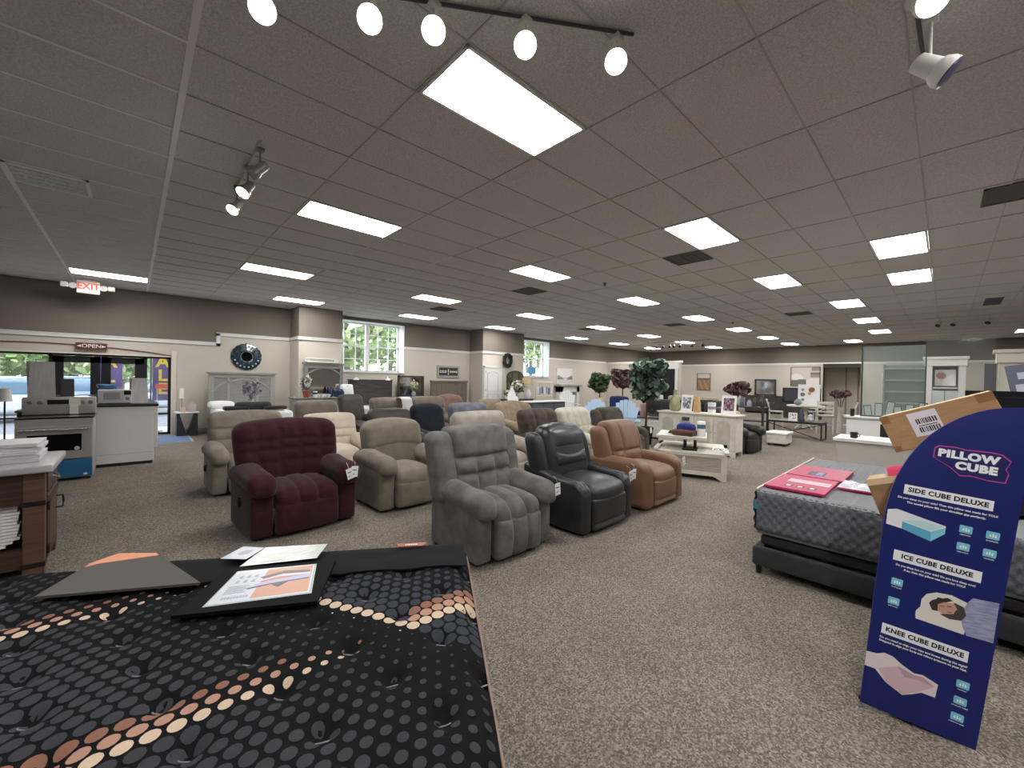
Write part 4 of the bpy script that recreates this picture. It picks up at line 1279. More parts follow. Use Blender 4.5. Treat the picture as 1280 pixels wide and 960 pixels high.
t = thing('track_light', 'ceiling spotlights at the upper right, one lit and one pale unlit', 'track light')
rail(t, (2.6, .16), (3.75, .13))
spot(t, (2.78, .075, CEIL - .20), (-.75, -.55, -.8), r=.07)
spot(t, (3.20, .02, CEIL - .36), (.1, -.82, -.75), lit=False, r=.075, ln=.17)
t = thing('track_light', 'three nickel spotlights hanging over the left aisle', 'track light')
rail(t, (.80, 4.1), (.82, 5.5), plain('grey rail', S(196, 196, 196), .5))
spot(t, (.76, 4.28, CEIL - .26), (-.75, .55, -.7), M_spotg, False, r=.06)
spot(t, (.76, 4.66, CEIL - .30), (-.55, -.35, -.85), M_spotg, r=.06)
spot(t, (.76, 5.22, CEIL - .30), (-.55, -.45, -.85), M_spotg, r=.06)
t = thing('track_light', 'far track of small white spotlights near the back corner of the ceiling', 'track light')
rail(t, (19.5, 10.6), (19.5, 7.5))
for k, y in enumerate((10.55, 10.1, 9.75, 9.4, 9.2, 8.9, 8.3, 7.8)):
    spot(t, (19.45, y, CEIL - .28), (-.75, -.2, -.6), lit=(k == 0), r=.07)
t = thing('track_light', 'small spotlights below the ceiling above the glass screen', 'track light')
rail(t, (17.2, 0.4), (17.2, -1.2), M_spotw)
for y in (.2, -.1, -.75):
    spot(t, (17.15, y, CEIL - .25), (-.6, .3, -.7), lit=False, r=.07)

t = thing('track_light', 'added unseen spotlight above the viewer to brighten the blue standee, beyond the edge of the picture', 'track light')  # unseen head and rail added with the lamp below to brighten the standee
rail(t, (-.6, -.75), (.7, -.75))
spot(t, (.1, -.70, CEIL - .28), (2.4, .75, -2.3))
sl = bpy.data.lights.new('added_spot_beam', 'SPOT'); sl.energy = 150; sl.spot_size = math.radians(46); sl.spot_blend = .8; sl.shadow_soft_size = .05; sl.color = (1, .97, .93)
so = bpy.data.objects.new('added_spot_beam', sl); COL.objects.link(so); so.parent = t
so.location = (.13, -.69, CEIL - .31); so.rotation_euler = Vector((2.45, .72, -2.45)).to_track_quat('-Z', 'Y').to_euler()

# ------------------------------------------------------------------ exit sign, open sign, mirror on the entrance wall
t = thing('exit_sign', 'white EXIT sign with two emergency lamp heads above the entrance', 'exit sign', (-.725, 12.95, 3.455))
b = MB(); b.rbox(-.18, .18, -.035, .035, -.15, .13, .01); b.build('sign_box', plain('cream sign box', S(240, 226, 212), .5), t, smooth=0)
b = MB(); b.rbox(-.10, .10, -.03, .03, .125, .169, .006); b.build('ceiling_mount', M_spotw, t, smooth=0)
text_mesh('EXIT', .20, plain('exit red', S(206, 44, 36), .4, emit=S(206, 44, 36), estr=.5), 'lettering', t, frame_mat((0, -.037, .0), (1, 0, 0), (0, 0, 1)), .001, .004, .85)
for s in (-1, 1):
    b = MB(); b.lathe([(.062, -.012), (.068, 0), (.062, .012)], n=14, M=Matrix.Translation((s * .235, 0, -.0)) @ Matrix.Rotation(PI / 2, 4, 'X')); b.build('lamp_bracket', M_spotw, t)
    b = MB(); b.rbox(s * .36 - .06, s * .36 + .06, -.07, .03, -.05, .055, .02); b.build('lamp_head', M_spotw, t)
t = thing('open_sign', 'brown wooden arrow sign reading OPEN hung over the entrance doors', 'sign', (-.71, WY - .05, 2.185))
b = MB(); b.prism([(-.26, -.075), (.26, -.075), (.26, .075), (-.26, .075)], 0, .03, Matrix.Rotation(PI / 2, 4, 'X')); b.build('board', plain('dark red brown board', S(96, 48, 40), .6), t, smooth=0)
text_mesh('OPEN', .12, M_white, 'lettering', t, frame_mat((0, -.032, .0), (1, 0, 0), (0, 0, 1)), .001, .002, 1.05)
for s in (-1, 1):
    b = MB(); b.prism([(s * .17, -.03), (s * .24, 0), (s * .17, .03)] if s > 0 else [(s * .17, .03), (s * .24, 0), (s * .17, -.03)], .03, .033, Matrix.Rotation(PI / 2, 4, 'X')); b.build('arrow_print', M_white, t, smooth=0)
b = MB(); b.tube([(-.2, -.01, .07), (0, -.005, .17), (.2, -.01, .07)], .004, 5); b.build('hanger', M_dark, t)
t = thing('wall_mirror', 'round dark blue scalloped mosaic mirror on the beige wall', 'mirror', (2.38, WY - .03, 2.10))
MR = Matrix.Rotation(PI / 2, 4, 'X')
b = MB()
def scal(a, z): return 1 + .035 * abs(math.sin(a * 9))
b.lathe([(.14, .045), (.18, .055), (.26, .03), (.34, .012), (.37, .0), (.35, -.01)], n=108, M=MR, fn=scal)
b.build('rim', mat('dark mosaic glass', S(28, 38, 52), .18, spec=.9, col2=S(60, 92, 104), nscale=16, ramp=(.45, .7)), t, smooth=30)
b = MB(); b.lathe([(.145, .05), (.01, .052)], n=30, M=MR); b.build('mirror_glass', plain('dark mirror', S(70, 74, 78), .08, metal=1), t)
b = MB(); pts = [(.145 * math.cos(k * PI / 20), -.052, .145 * math.sin(k * PI / 20)) for k in range(41)]; b.tube(pts, .008, 6); b.build('inner_ring', plain('silver ring', S(150, 160, 166), .3, metal=.6), t)
M_bead = plain('highlit glass bead', S(190, 216, 216), .15)  # paler bead: highlight along the lower rim put into the colour
for k in range(18):
    a = 2 * PI * k / 18
    b = MB(); b.ball((.30 * math.cos(a), -.03, .30 * math.sin(a)), .024, .012, .024, 8, 5); b.build('glass_bead', M_bead if math.sin(a) < -.3 else plain('dark glass bead', S(40, 54, 66), .15), t)

# ------------------------------------------------------------------ range, white appliance and what stands on them
M_stl = mat('range steel', S(176, 174, 172), .4, metal=.5, bump=.02, bscale=200, stretch=(1, 30, 1))
M_blk_glass = plain('black oven glass', S(14, 16, 20), .08)
t = thing('range', 'stainless electric range with blue film on its drawer and black oven window', 'range', (-.80, 8.96, 0))
b = MB(); b.rbox(-.375, .375, -.30, .33, .03, .90, .008); b.build('body', M_stl, t, smooth=0)
b = MB(); b.rbox(-.382, .382, -.312, .33, .902, .922, .006); b.build('cooktop', M_blk_glass, t, smooth=0)
b = MB(); b.rbox(-.38, .38, .20, .33, .925, 1.19, .02); bg = b.build('backguard', M_stl, t, smooth=30)
b = MB(); b.box(-.13, .10, .195, .20, 1.08, 1.15); b.build('clock_display', M_blk_glass, bg, smooth=0)
for x in (-.30, -.20, .24, .32):
    b = MB(); b.lathe([(.028, 0), (.026, .025), (.02, .03)], n=14, M=Matrix.Translation((x, .20, 1.11)) @ Matrix.Rotation(PI / 2, 4, 'X')); b.build('knob', M_chrome, bg)
b = MB(); b.rbox(-.37, .37, -.345, -.30, .32, .80, .01); dr = b.build('oven_door', M_stl, t, smooth=0)
b = MB(); b.box(-.26, .26, -.349, -.345, .44, .68); b.build('oven_window', M_blk_glass, dr, smooth=0)
b = MB(); b.cyl((-.33, -.40, .755), (.33, -.40, .755), .014); b.cyl((-.31, -.40, .755), (-.31, -.34, .755), .01); b.cyl((.31, -.40, .755), (.31, -.34, .755), .01); b.build('handle', M_chrome, dr)
b = MB(); b.lathe([(.028, 0), (.028, .002)], n=16, M=Matrix.Translation((.215, -.35, .47)) @ Matrix.Rotation(PI / 2, 4, 'X')); b.build('sticker', plain('pale sticker', S(196, 200, 204), .5), dr)
b = MB(); b.rbox(-.37, .37, -.345, -.30, .05, .305, .01); w_ = b.build('drawer', plain('blue protective film', S(40, 104, 146), .3), t, smooth=0, label='drawer front under blue protective film')
b = MB(); b.box(.28, .32, -.348, -.345, .07, .10); b.build('sticker', M_paper, w_, smooth=0)
for x in (-.33, .33):
    b = MB(); b.lathe([(.02, 0), (.02, .05)], (x, -.25, 0), 8); b.build('foot', M_black, t)
    b = MB(); b.lathe([(.02, 0), (.02, .05)], (x, .28, 0), 8); b.build('foot', M_black, t)
b = MB(); b.box(.09, .21, .185, .198, 1.06, 1.17); b.box(.10, .19, .16, .185, .93, 1.06); b.build('energy_label', plain('yellow white label', S(232, 230, 220), .7), t, smooth=0)
M_wapp = plain('white appliance steel', S(214, 212, 208), .45)
t = thing('washing_machine', 'plain white appliance back panel with black top edge beside the range', 'appliance', (-.07, 9.82, 0))
b = MB(); b.rbox(-.38, .35, -.32, .33, .05, 1.0, .01); b.build('cabinet', M_wapp, t, smooth=0)
b = MB(); b.rbox(.345, .40, -.32, .33, .27, 1.0, .008); b.build('door_side', M_wapp, t, smooth=0)
b = MB(); b.rbox(-.40, .41, -.34, .35, 1.0, 1.045, .01); b.build('top', plain('black worktop', S(34, 32, 32), .4), t, smooth=0)
b = MB(); b.box(-.36, .33, -.30, .31, .0, .05); b.build('plinth', M_black, t, smooth=0)
b = MB(); b.box(-.38, .35, -.322, -.32, .20, .205); b.build('panel_seam', plain('seam grey', S(150, 148, 145), .6), t, smooth=0)
t = thing('microwave', 'silver white microwave with dark control panel on the white appliance', 'microwave', (-.22, 9.86, 1.045))
b = MB(); b.rbox(-.21, .21, -.17, .17, .012, .235, .01); b.build('cabinet', plain('silver white case', S(206, 206, 208), .4), t, smooth=0)
b = MB(); b.box(-.20, .10, -.175, -.17, .03, .22); d = b.build('door', plain('pale door', S(188, 188, 192), .3), t, smooth=0)
b = MB(); b.box(-.14, .06, -.178, -.175, .07, .19); b.build('window', plain('grey window', S(150, 150, 156), .2), d, smooth=0)
b = MB(); b.box(.11, .20, -.175, -.17, .15, .22); b.build('control_display', M_blk_glass, t, smooth=0)
b = MB(); b.box(.13, .18, -.175, -.17, .06, .11); b.build('keypad', plain('keypad grey', S(120, 118, 120), .5), t, smooth=0)
for x in (-.17, .17):
    b = MB(); b.lathe([(.012, 0), (.012, .014)], (x, -.12, 0), 8); b.lathe([(.012, 0), (.012, .014)], (x, .12, 0), 8); b.build('foot', M_black, t)
def folded_card(name, label, loc, w, h, d, m, lean=.06):
    t = thing(name, label, 'folded card', loc)
    b = MB()
    vs = [(-w / 2, -d / 2, 0), (w / 2, -d / 2, 0), (w * .42, 0, h), (-w * .42, 0, h)]
    b.add([(x, y, z) for x, y, z in vs] + [(x, y + .008, z) for x, y, z in vs], [(0, 1, 2, 3), (7, 6, 5, 4), (0, 4, 5, 1), (1, 5, 6, 2), (2, 6, 7, 3), (3, 7, 4, 0)])
    b.build('front_leaf', m, t, smooth=0)
    vs = [(-w * .52, d / 2, 0), (w * .45, d / 2, 0), (w * .40, .01, h), (-w * .56, .01, h)]
    b = MB(); b.add([(x, y, z) for x, y, z in vs] + [(x, y + .008, z) for x, y, z in vs], [(0, 1, 2, 3), (7, 6, 5, 4), (0, 4, 5, 1), (1, 5, 6, 2), (2, 6, 7, 3), (3, 7, 4, 0)])
    b.build('rear_leaf', m, t, smooth=0)
M_gcard = mat('grey card', S(172, 170, 170), .7, col2=S(186, 184, 184), nscale=4, stretch=(8, 1, 1))
folded_card('folded_card', 'tall grey folded card standing behind the range', (-1.02, 9.55, 0.985), .30, .74, .22, M_gcard)
folded_card('folded_card', 'dark folded card standing behind the range control panel', (-.75, 9.50, 0.985), .16, .48, .16, plain('dark card', S(62, 60, 64), .6))
folded_card('folded_card', 'grey folded card right of the microwave on the white appliance', (.09, 9.86, 1.045), .24, .44, .18, M_gcard)
t = thing('display_counter', 'low dark counter behind the range', 'counter', (-.95, 9.62, 0))
b = MB(); b.rbox(-.30, .44, -.25, .25, .05, .95, .01); b.build('cabinet', plain('dark counter', S(60, 58, 58), .6), t, smooth=0)
b = MB(); b.rbox(-.32, .46, -.27, .27, .95, .985, .008); b.build('top', plain('counter grey top', S(120, 118, 116), .5), t, smooth=0)
b = MB(); b.box(-.28, .46, -.22, .22, 0, .05); b.build('plinth', M_black, t, smooth=0)
t = thing('decor_bowl', 'shallow blue bowl behind the microwave', 'bowl', (-.33, 10.13, 1.31))
b = MB(); b.lathe([(.05, -.265), (.05, -.25), (.02, -.24), (.02, -.06), (.05, -.05), (.12, .0), (.135, .05), (.13, .052), (.11, .01), (.03, -.03)], n=24); b.build('bowl', plain('blue glaze', S(70, 128, 170), .2), t)
t = thing('floor_lamp', 'slim floor lamp with a white shade left of the entrance doors', 'lamp', (-1.60, 11.0, 0))
b = MB(); b.lathe([(.14, 0), (.14, .02), (.02, .03)], n=20); b.build('base', M_dark, t)
b = MB(); b.cyl((0, 0, .02), (0, 0, 1.08), .012); b.build('pole', M_dark, t)
b = MB(); b.lathe([(.09, 1.05), (.07, 1.27), (.065, 1.27), (.085, 1.05)], n=20); b.build('lamp_shade', plain('white shade', S(228, 226, 222), .7), t)

# ------------------------------------------------------------------ dark wood cabinet at the left edge
M_dw = wood('dark walnut', S(72, 48, 36), S(52, 34, 26), .5)
M_dwl = wood('walnut rail', S(98, 72, 54), S(78, 54, 40), .5)
M_slate = plain('grey laminate edge', S(148, 152, 158), .3)
t = thing('cabinet', 'dark wood cabinet with grey top and iron hardware at the left edge', 'cabinet', (-.50, 4.72, 0))
b = MB(); b.rbox(-1.3, .06, -.06, .74, .80, .86, .015); b.build('top', mat('grey stone top', S(176, 174, 178), .35, col2=S(160, 158, 162), nscale=8), t, smooth=40)
b = MB(); b.box(-1.25, -.10, .0, .03, .56, .80); b.box(-1.25, -.10, .0, .03, .08, .22); b.box(-1.25, -.0, .66, .69, .05, .80); b.box(-1.25, -.0, .03, .66, .20, .22); b.box(-1.25, -1.22, .0, .69, .05, .8)
b.build('carcass', M_dw, t, smooth=0)
for y in (0.0, .62):
    b = MB(); b.rbox(-.10, .012, y - .01, y + .08, .0, .80, .008); b.build('corner_post', M_dwl, t, smooth=0)
for y0, z0 in ((-.014, .545), (-.014, .075), (.606, .545)):
    b = MB(); b.rbox(-.11, .016, y0, y0 + .098, z0, z0 + .038, .003); b.build('iron_strap', plain('dark iron', S(34, 28, 28), .5, metal=.4), t, smooth=0)
b = MB(); b.box(-.03, .0, .08, .62, .05, .8); b.build('side_frame', M_dwl, t, smooth=0)
b = MB(); b.rbox(0, .018, .10, .60, .62, .78, .006); d = b.build('drawer', M_dw, t, smooth=0)
b = MB(); b.tube([(.018, .30, .72), (.05, .31, .70), (.055, .35, .685), (.05, .39, .70), (.018, .40, .72)], .008, 6); b.build('handle', M_chrome, d)
b = MB(); b.rbox(0, .018, .10, .60, .10, .60, .006); d = b.build('door', M_dw, t, smooth=0)
b = MB(); b.box(.018, .021, .17, .53, .18, .52); b.build('door_panel', M_dwl, d, smooth=0)
b = MB(); b.tube([(.018, .53, .50), (.06, .53, .50), (.065, .53, .45), (.06, .53, .40), (.018, .53, .40)], .008, 6); b.build('handle', M_dark, d)
for z in (.16, .50):
    b = MB(); b.box(.016, .026, .10, .20, z, z + .03); b.cyl((.02, .10, z - .02), (.02, .10, z + .05), .009); b.build('hinge', M_dark, d, smooth=0)
M_book = plain('booklet paper', S(226, 224, 226), .7)
M_bookg = plain('booklet edge grey', S(190, 188, 192), .7)
stk = [(-.72, 5.06, 0), (-.72, 5.06, .030), (-.735, 5.05, .060), (-.715, 5.07, .090), (-.73, 5.06, .120), (-1.08, 4.98, 0), (-1.08, 4.99, .03), (-1.07, 4.98, .06), (-1.09, 4.98, .09)]
names = ['lowest booklet of the near white stack on the dark cabinet', 'second booklet up in the right stack on the dark cabinet', 'middle booklet of the right stack on the dark cabinet', 'fourth booklet up in the right stack on the dark cabinet', 'topmost white booklet of the right stack on the dark cabinet',
         'lowest booklet of the left stack on the dark cabinet', 'second booklet up in the left stack on the dark cabinet', 'third booklet up in the left stack on the dark cabinet', 'topmost booklet of the left stack on the dark cabinet']
for k, ((x, y, z), lab) in enumerate(zip(stk, names)):
    t = thing('booklet', lab, 'booklet', (x, y, .86 + z), .04 * math.sin(k * 3), 'booklets stacked on the dark cabinet')
    b = MB(); b.rbox(-.15, .19, -.2, .2, .0, .0285, .006); b.build('pages', M_bookg, t, smooth=0)
    b = MB(); b.box(-.152, .192, -.202, .202, .0265, .0296); b.build('cover', M_book, t, smooth=0)
t = thing('paper_stack', 'bundle of white papers in the open shelf of the dark cabinet', 'paper', (-.80, 4.92, .225))
b = MB(); 
for k in range(14):
    b.box(-.26 + .004 * (k % 3), .17 + .004 * ((k * 5) % 4) - (.09 - .03 * k if k < 3 else 0), -.16, .12, .024 * k, .024 * k + .020)
stuff(b.build('sheets', M_book, t, smooth=0))

# ------------------------------------------------------------------ along the window wall
t = thing('door_mat', 'blue grey mat on the carpet inside the entrance', 'mat', (.30, 12.72, 0))
b = MB(); b.rbox(-.62, .72, -.72, .72, 0, .012, .005); b.build('pile', mat('blue mat', S(110, 128, 160), .95, col2=S(92, 110, 142), nscale=60), t, smooth=0)
b = MB(); b.rbox(-.66, .76, -.76, .76, 0, .008, .003); b.build('border', plain('mat rubber edge', S(160, 170, 186), .8), t, smooth=0)
t = thing('side_table', 'small white-topped table with slanted black slab legs by the entrance', 'side table', (1.02, 13.3, 0))
b = MB(); b.rbox(-.24, .24, -.22, .22, .58, .61, .008); b.build('table_top', plain('white marble top', S(236, 230, 226), .3), t, smooth=0)
for s in (-1, 1):
    b = MB(); b.prism([(s * .21, .0), (s * .21, .58), (s * .16, .58), (s * .02, .06), (s * .02, 0)] if s < 0 else [(s * .02, 0), (s * .02, .06), (s * .16, .58), (s * .21, .58), (s * .21, .0)], -.18, .18, Matrix.Rotation(PI / 2, 4, 'X')); b.build('leg', plain('black slab leg', S(40, 42, 48), .5), t, smooth=0)
t = thing('table_lamp', 'small table lamp with white shade on the entrance side table', 'lamp', (.92, 13.38, .61))
b = MB(); b.lathe([(.06, 0), (.06, .015), (.012, .03), (.012, .36)], n=16); b.build('base', M_chrome, t)
b = MB(); b.lathe([(.055, .34), (.045, .60), (.04, .60), (.05, .34)], n=18); b.build('lamp_shade', mat('warm white shade', S(240, 236, 230), .7), t)  # even off-white colour, no emission
t = thing('jar', 'grey ceramic jar with neck on the entrance side table', 'jar', (1.12, 13.24, .61))
b = MB(); b.lathe([(.07, 0), (.09, .01), (.092, .15), (.08, .20), (.03, .215), (.025, .26), (.035, .27)], n=20); b.build('body', plain('grey ceramic', S(190, 176, 168), .5), t)
t = thing('candle_holder', 'glass candle holder glowing amber on the entrance side table', 'candle', (.93, 13.18, .61))
b = MB(); b.lathe([(.045, 0), (.05, .005), (.05, .12), (.045, .12), (.043, .01)], n=16); b.build('glass_cup', plain('amber glass', S(236, 206, 178), .1, alpha=.7), t)
b = MB(); b.lathe([(.03, .005), (.03, .06), (.004, .065)], n=12); b.build('candle', plain('wax', S(240, 220, 190), .6, emit=S(255, 190, 110), estr=.6), t)

# grey headboard bed
M_gw = wood('grey washed wood', S(160, 160, 153), S(146, 146, 139), .6)
M_gwd = wood('darker grey washed wood', S(140, 140, 134), S(128, 128, 122), .6)  # darker tone of the grey-washed wood
t = thing('bed', 'bed with tall arched grey-washed headboard under the round mirror', 'bed', (2.24, 12.3, 0))
b = MB()
b.mi(0).box(-.78, -.66, 1.0, 1.07, 0, 1.60); b.box(.66, .78, 1.0, 1.07, 0, 1.60); b.box(-.82, .82, .96, 1.09, 1.60, 1.645); b.box(-.66, .66, 1.0, 1.06, 1.50, 1.60)
b.mi(1).box(-.66, .66, 1.02, 1.05, .3, 1.50)
b.mi(0)
for x in (-.34, .34): b.box(x - .03, x + .03, 1.0, 1.05, .3, 1.5)
def arc(xa, xb, za, zm, zb, y0, y1, th):
    n = 14
    for k in range(n):
        u0, u1 = k / n, (k + 1) / n
        f = lambda u: (1 - u) ** 2 * za + 2 * u * (1 - u) * zm + u * u * zb
        b.add([(xa + (xb - xa) * u0, y0, f(u0)), (xa + (xb - xa) * u1, y0, f(u1)), (xa + (xb - xa) * u1, y1, f(u1)), (xa + (xb - xa) * u0, y1, f(u0)),
               (xa + (xb - xa) * u0, y0, f(u0) + th), (xa + (xb - xa) * u1, y0, f(u1) + th), (xa + (xb - xa) * u1, y1, f(u1) + th), (xa + (xb - xa) * u0, y1, f(u0) + th)],
              [(0, 3, 2, 1), (4, 5, 6, 7), (0, 1, 5, 4), (1, 2, 6, 5), (2, 3, 7, 6), (3, 0, 4, 7)])
arc(-.34, .34, 1.32, 1.56, 1.32, 1.0, 1.03, .05); arc(-.66, -.34, 1.12, 1.36, 1.36, 1.0, 1.03, .05); arc(.34, .66, 1.36, 1.36, 1.12, 1.0, 1.03, .05)
b.build('headboard', [M_gw, M_gwd], t, smooth=0)
b = MB(); b.cushion((0, -.02, .52), (1.5, 1.98, .36), .08, 3, (8, 8, 3), (0, 0, .02)); b.build('mattress_cover', plain('white bed linen', S(236, 236, 236), .8), t)
b = MB(); b.rbox(-.74, .74, -1.0, 1.0, .12, .36, .02); b.build('base', plain('dark bed base', S(48, 46, 46), .8), t)
for x in (-.65, .65):
    for y in (-.9, .9):
        b = MB(); b.lathe([(.03, 0), (.03, .13)], (x, y, 0), 8); b.build('leg', M_black, t)
t = thing('bolster', 'dark green grey bolster and brown throw on the foot of the grey bed', 'cushion', (2.16, 11.55, .73))
b = MB(); b.cushion((0, 0, .10), (.78, .22, .20), .095, 4, (6, 2, 2)); b.build('bolster', fabric('dark green grey cloth', S(58, 64, 62), S(48, 54, 52)), t)
b = MB(); b.cushion((-.36, -.02, .05), (.5, .3, .10), .045, 3, (4, 3, 2)); b.build('throw', fabric('dark throw', S(52, 50, 54), S(44, 42, 46)), t)
b = MB(); b.cushion((.45, -.02, .045), (.5, .34, .09), .04, 3, (4, 3, 2)); b.build('throw', fabric('plum brown throw', S(74, 58, 58), S(60, 48, 48)), t)
t = thing('bed_pillow', 'white pillow on the left of the grey bed', 'pillow', (1.68, 12.85, .71))
b = MB(); b.cushion((0, 0, .08), (.55, .4, .16), .07, 4, (6, 5, 2), (0, 0, .03)); b.build('cover', plain('white pillow linen', S(240, 240, 240), .8), t)
t = thing('vase_of_flowers', 'grey vase of purple flower stems in front of the grey headboard', 'flowers', (2.18, 11.95, .72))
b = MB(); b.lathe([(.07, 0), (.11, .06), (.10, .16), (.06, .22), (.07, .25)], n=18); b.build('vase', plain('grey vase', S(150, 152, 150), .5), t)
b = MB(); rng = random.Random(21)
for k in range(9):
    a = rng.uniform(0, 6.28); e = rng.uniform(.1, .24)
    b.tube([(0, 0, .2), (e * .4 * math.cos(a), e * .4 * math.sin(a), .38), (e * math.cos(a), e * math.sin(a), .42 + rng.uniform(.05, .28))], .006, 5)
b.build('stems', plain('stem grey green', S(96, 92, 96), .8), t)
b = MB(); leaf_cloud(b, (0, 0, .50), (.22, .20, .20), 110, .055, 5, 2); b.build('blossom', [plain('purple petal', S(118, 96, 122), .8), plain('grey purple petal', S(150, 136, 152), .8)], t)
t = thing('electrical_box', 'grey electrical panel low on the side of the first pilaster', 'electrical box', (3.52, 13.3, 0))
b = MB(); b.rbox(-.06, -.004, -.18, .18, .45, .98, .01); b.build('case', plain('grey enamel', S(150, 152, 150), .5), t, smooth=0)
b = MB(); b.rbox(-.068, -.06, -.16, .16, .48, .95, .004); b.build('door', plain('grey enamel door', S(160, 162, 160), .5), t, smooth=0)

# grey dresser with mirror on the first pilaster
t = thing('dresser', 'grey-washed dresser with arched mirror against the first pilaster', 'dresser', (4.15, 12.55, 0))
b = MB(); b.rbox(-.86, .86, -.22, .26, .06, .93, .01); b.build('carcass', M_gw, t, smooth=0)
b = MB(); b.rbox(-.90, .90, -.26, .28, .93, .97, .01); b.build('top', M_gwd, t, smooth=0)
for i in range(3):
    for j in range(3):
        b = MB(); b.rbox(-.82 + .55 * i, -.30 + .55 * i, -.235, -.21, .10 + .28 * j, .35 + .28 * j, .006); d = b.build('drawer', M_gw, t, smooth=0)
        b = MB(); b.cyl((-.64 + .55 * i, -.255, .23 + .28 * j), (-.48 + .55 * i, -.255, .23 + .28 * j), .012); b.build('handle', M_dark, d)
for x in (-.8, .8):
    b = MB(); b.box(x - .05, x + .05, -.2, .24, 0, .06); b.build('foot', M_gwd, t, smooth=0)
b = MB()
b.mi(0).box(-.50, -.41, .18, .25, .97, 1.96); b.box(.51, .60, .18, .25, .97, 1.96); b.box(-.55, .65, .16, .27, 1.93, 1.98); b.box(-.41, .51, .18, .25, 1.82, 1.93); b.box(-.41, .51, .18, .25, .97, 1.06)
arc(-.41, .51, 1.62, 2.0, 1.62, .19, .23, .05)
mf = b.build('mirror_frame', [M_gwd], t, smooth=0)
b = MB(); b.box(-.41, .51, .225, .235, 1.05, 1.83); b.build('mirror_glass', plain('mirror silver', S(190, 190, 190), .06, metal=1.0), mf, smooth=0)
t = thing('wall_shelf', 'white scroll-ended wooden bracket piece on top of the arched dresser mirror', 'decor', (4.12, 12.75, 1.98))
b = MB(); b.rbox(-.42, .42, -.06, .06, .0, .04, .01); b.rbox(-.45, .45, -.06, .06, .10, .13, .01); b.rbox(-.40, -.34, -.05, .05, .04, .10, .01); b.rbox(.34, .40, -.05, .05, .04, .10, .01)
b.build('board', M_white, t, smooth=0)
b = MB(); b.cyl((-.44, -.05, .07), (-.44, .05, .07), .05, n=14); b.cyl((.44, -.05, .07), (.44, .05, .07), .05, n=14); b.build('scroll', M_white, t)
dz = .97
t = thing('potted_orchid', 'white orchid with blue blooms in a terracotta pot on the grey dresser', 'potted plant', (3.60, 12.38, dz))
b = MB(); b.lathe([(.07, 0), (.10, .16), (.115, .16), (.115, .19), (.10, .19), (.09, .16)], n=20); b.build('pot', plain('terracotta', S(158, 86, 62), .7), t)
b = MB(); rng = random.Random(2)
for k in range(5):
    a = rng.uniform(0, 6.28); b.tube([(0, 0, .16), (.05 * math.cos(a), .05 * math.sin(a), .4), (.09 * math.cos(a), .09 * math.sin(a), .62)], .006, 5)
b.build('stem', plain('plant stem', S(70, 88, 52), .8), t)
b = MB(); leaf_cloud(b, (.02, -.02, .46), (.09, .09, .22), 60, .075, 8, 1); b.build('blossom', [plain('white petal', S(232, 230, 220), .7)], t)
b = MB(); leaf_cloud(b, (0, .04, .42), (.17, .1, .22), 60, .06, 9, 2); b.build('leaves', [plain('blue grey petal', S(96, 104, 134), .7), plain('dark leaf', S(60, 74, 62), .7)], t)
t = thing('candle_jar', 'white jar candle with dark label on the grey dresser', 'candle', (3.84, 12.40, dz))
b = MB(); b.lathe([(.055, 0), (.06, .005), (.06, .17), (.055, .175), (.01, .176)], n=18); b.build('jar', M_paper, t)
b = MB(); b.lathe([(.0605, .09), (.0605, .145)], n=18); b.build('label', plain('dark label', S(52, 52, 66), .6), t)
for k, (x, y) in enumerate(((3.95, 12.44), (4.04, 12.40), (4.13, 12.45), (4.22, 12.42))):
    t = thing('china_cup', ['white china cup nearest the jar candle', 'second white china cup from the jar candle on the dresser', 'third white china cup from the jar candle on the dresser', 'white china cup beside the navy vases on the dresser'][k], 'cup', (x, y, dz), 0, 'china cups on the grey dresser')
    b = MB(); b.lathe([(.025, 0), (.03, .01), (.045, .06), (.048, .085), (.044, .085), (.04, .06), (.01, .015)], n=16); b.build('bowl', M_paper, t)
    b = MB(); b.tube([(.045, 0, .07), (.07, 0, .06), (.065, 0, .03), (.04, 0, .03)], .006, 6); b.build('handle', M_paper, t)
for k, (x, y, h, r) in enumerate(((4.32, 12.5, .30, .06), (4.44, 12.42, .27, .07), (4.58, 12.40, .24, .085))):
    t = thing('vase', ['slim navy vase, leftmost of three on the grey dresser', 'navy vase in the middle of three on the grey dresser', 'broad navy vase nearest the patterned cushion on the dresser'][k], 'vase', (x, y, dz), 0, 'navy vases on the grey dresser')
    b = MB(); b.lathe([(r * .7, 0), (r, h * .25), (r, h * .7), (r * .45, h * .85), (r * .4, h * .95), (r * .55, h)], n=20); b.build('body', mat('navy glaze', S(52, 62, 94), .3, col2=S(40, 48, 76), nscale=20), t)
t = thing('throw_pillow', 'white cushion with blue curved pattern leaning on the grey dresser', 'cushion', (4.80, 12.52, dz))
b = MB(); M = Matrix.Translation((0, .02, .19)) @ Matrix.Rotation(-.3, 4, 'X')
b.cushion((0, 0, 0), (.38, .14, .38), .06, 3, (6, 2, 6), (0, .04, 0), M=M); c_ = b.build('cover', plain('white cushion', S(224, 226, 228), .8), t)
b = MB(); b.tube([M @ Vector((-.15 + .3 * k / 10, -.092 + .03 * abs(k / 5 - 1), -.12 + .24 * math.sin(k / 10 * PI))) for k in range(11)], .012, 6); b.build('pattern', plain('blue stripe', S(86, 96, 122), .8), c_)

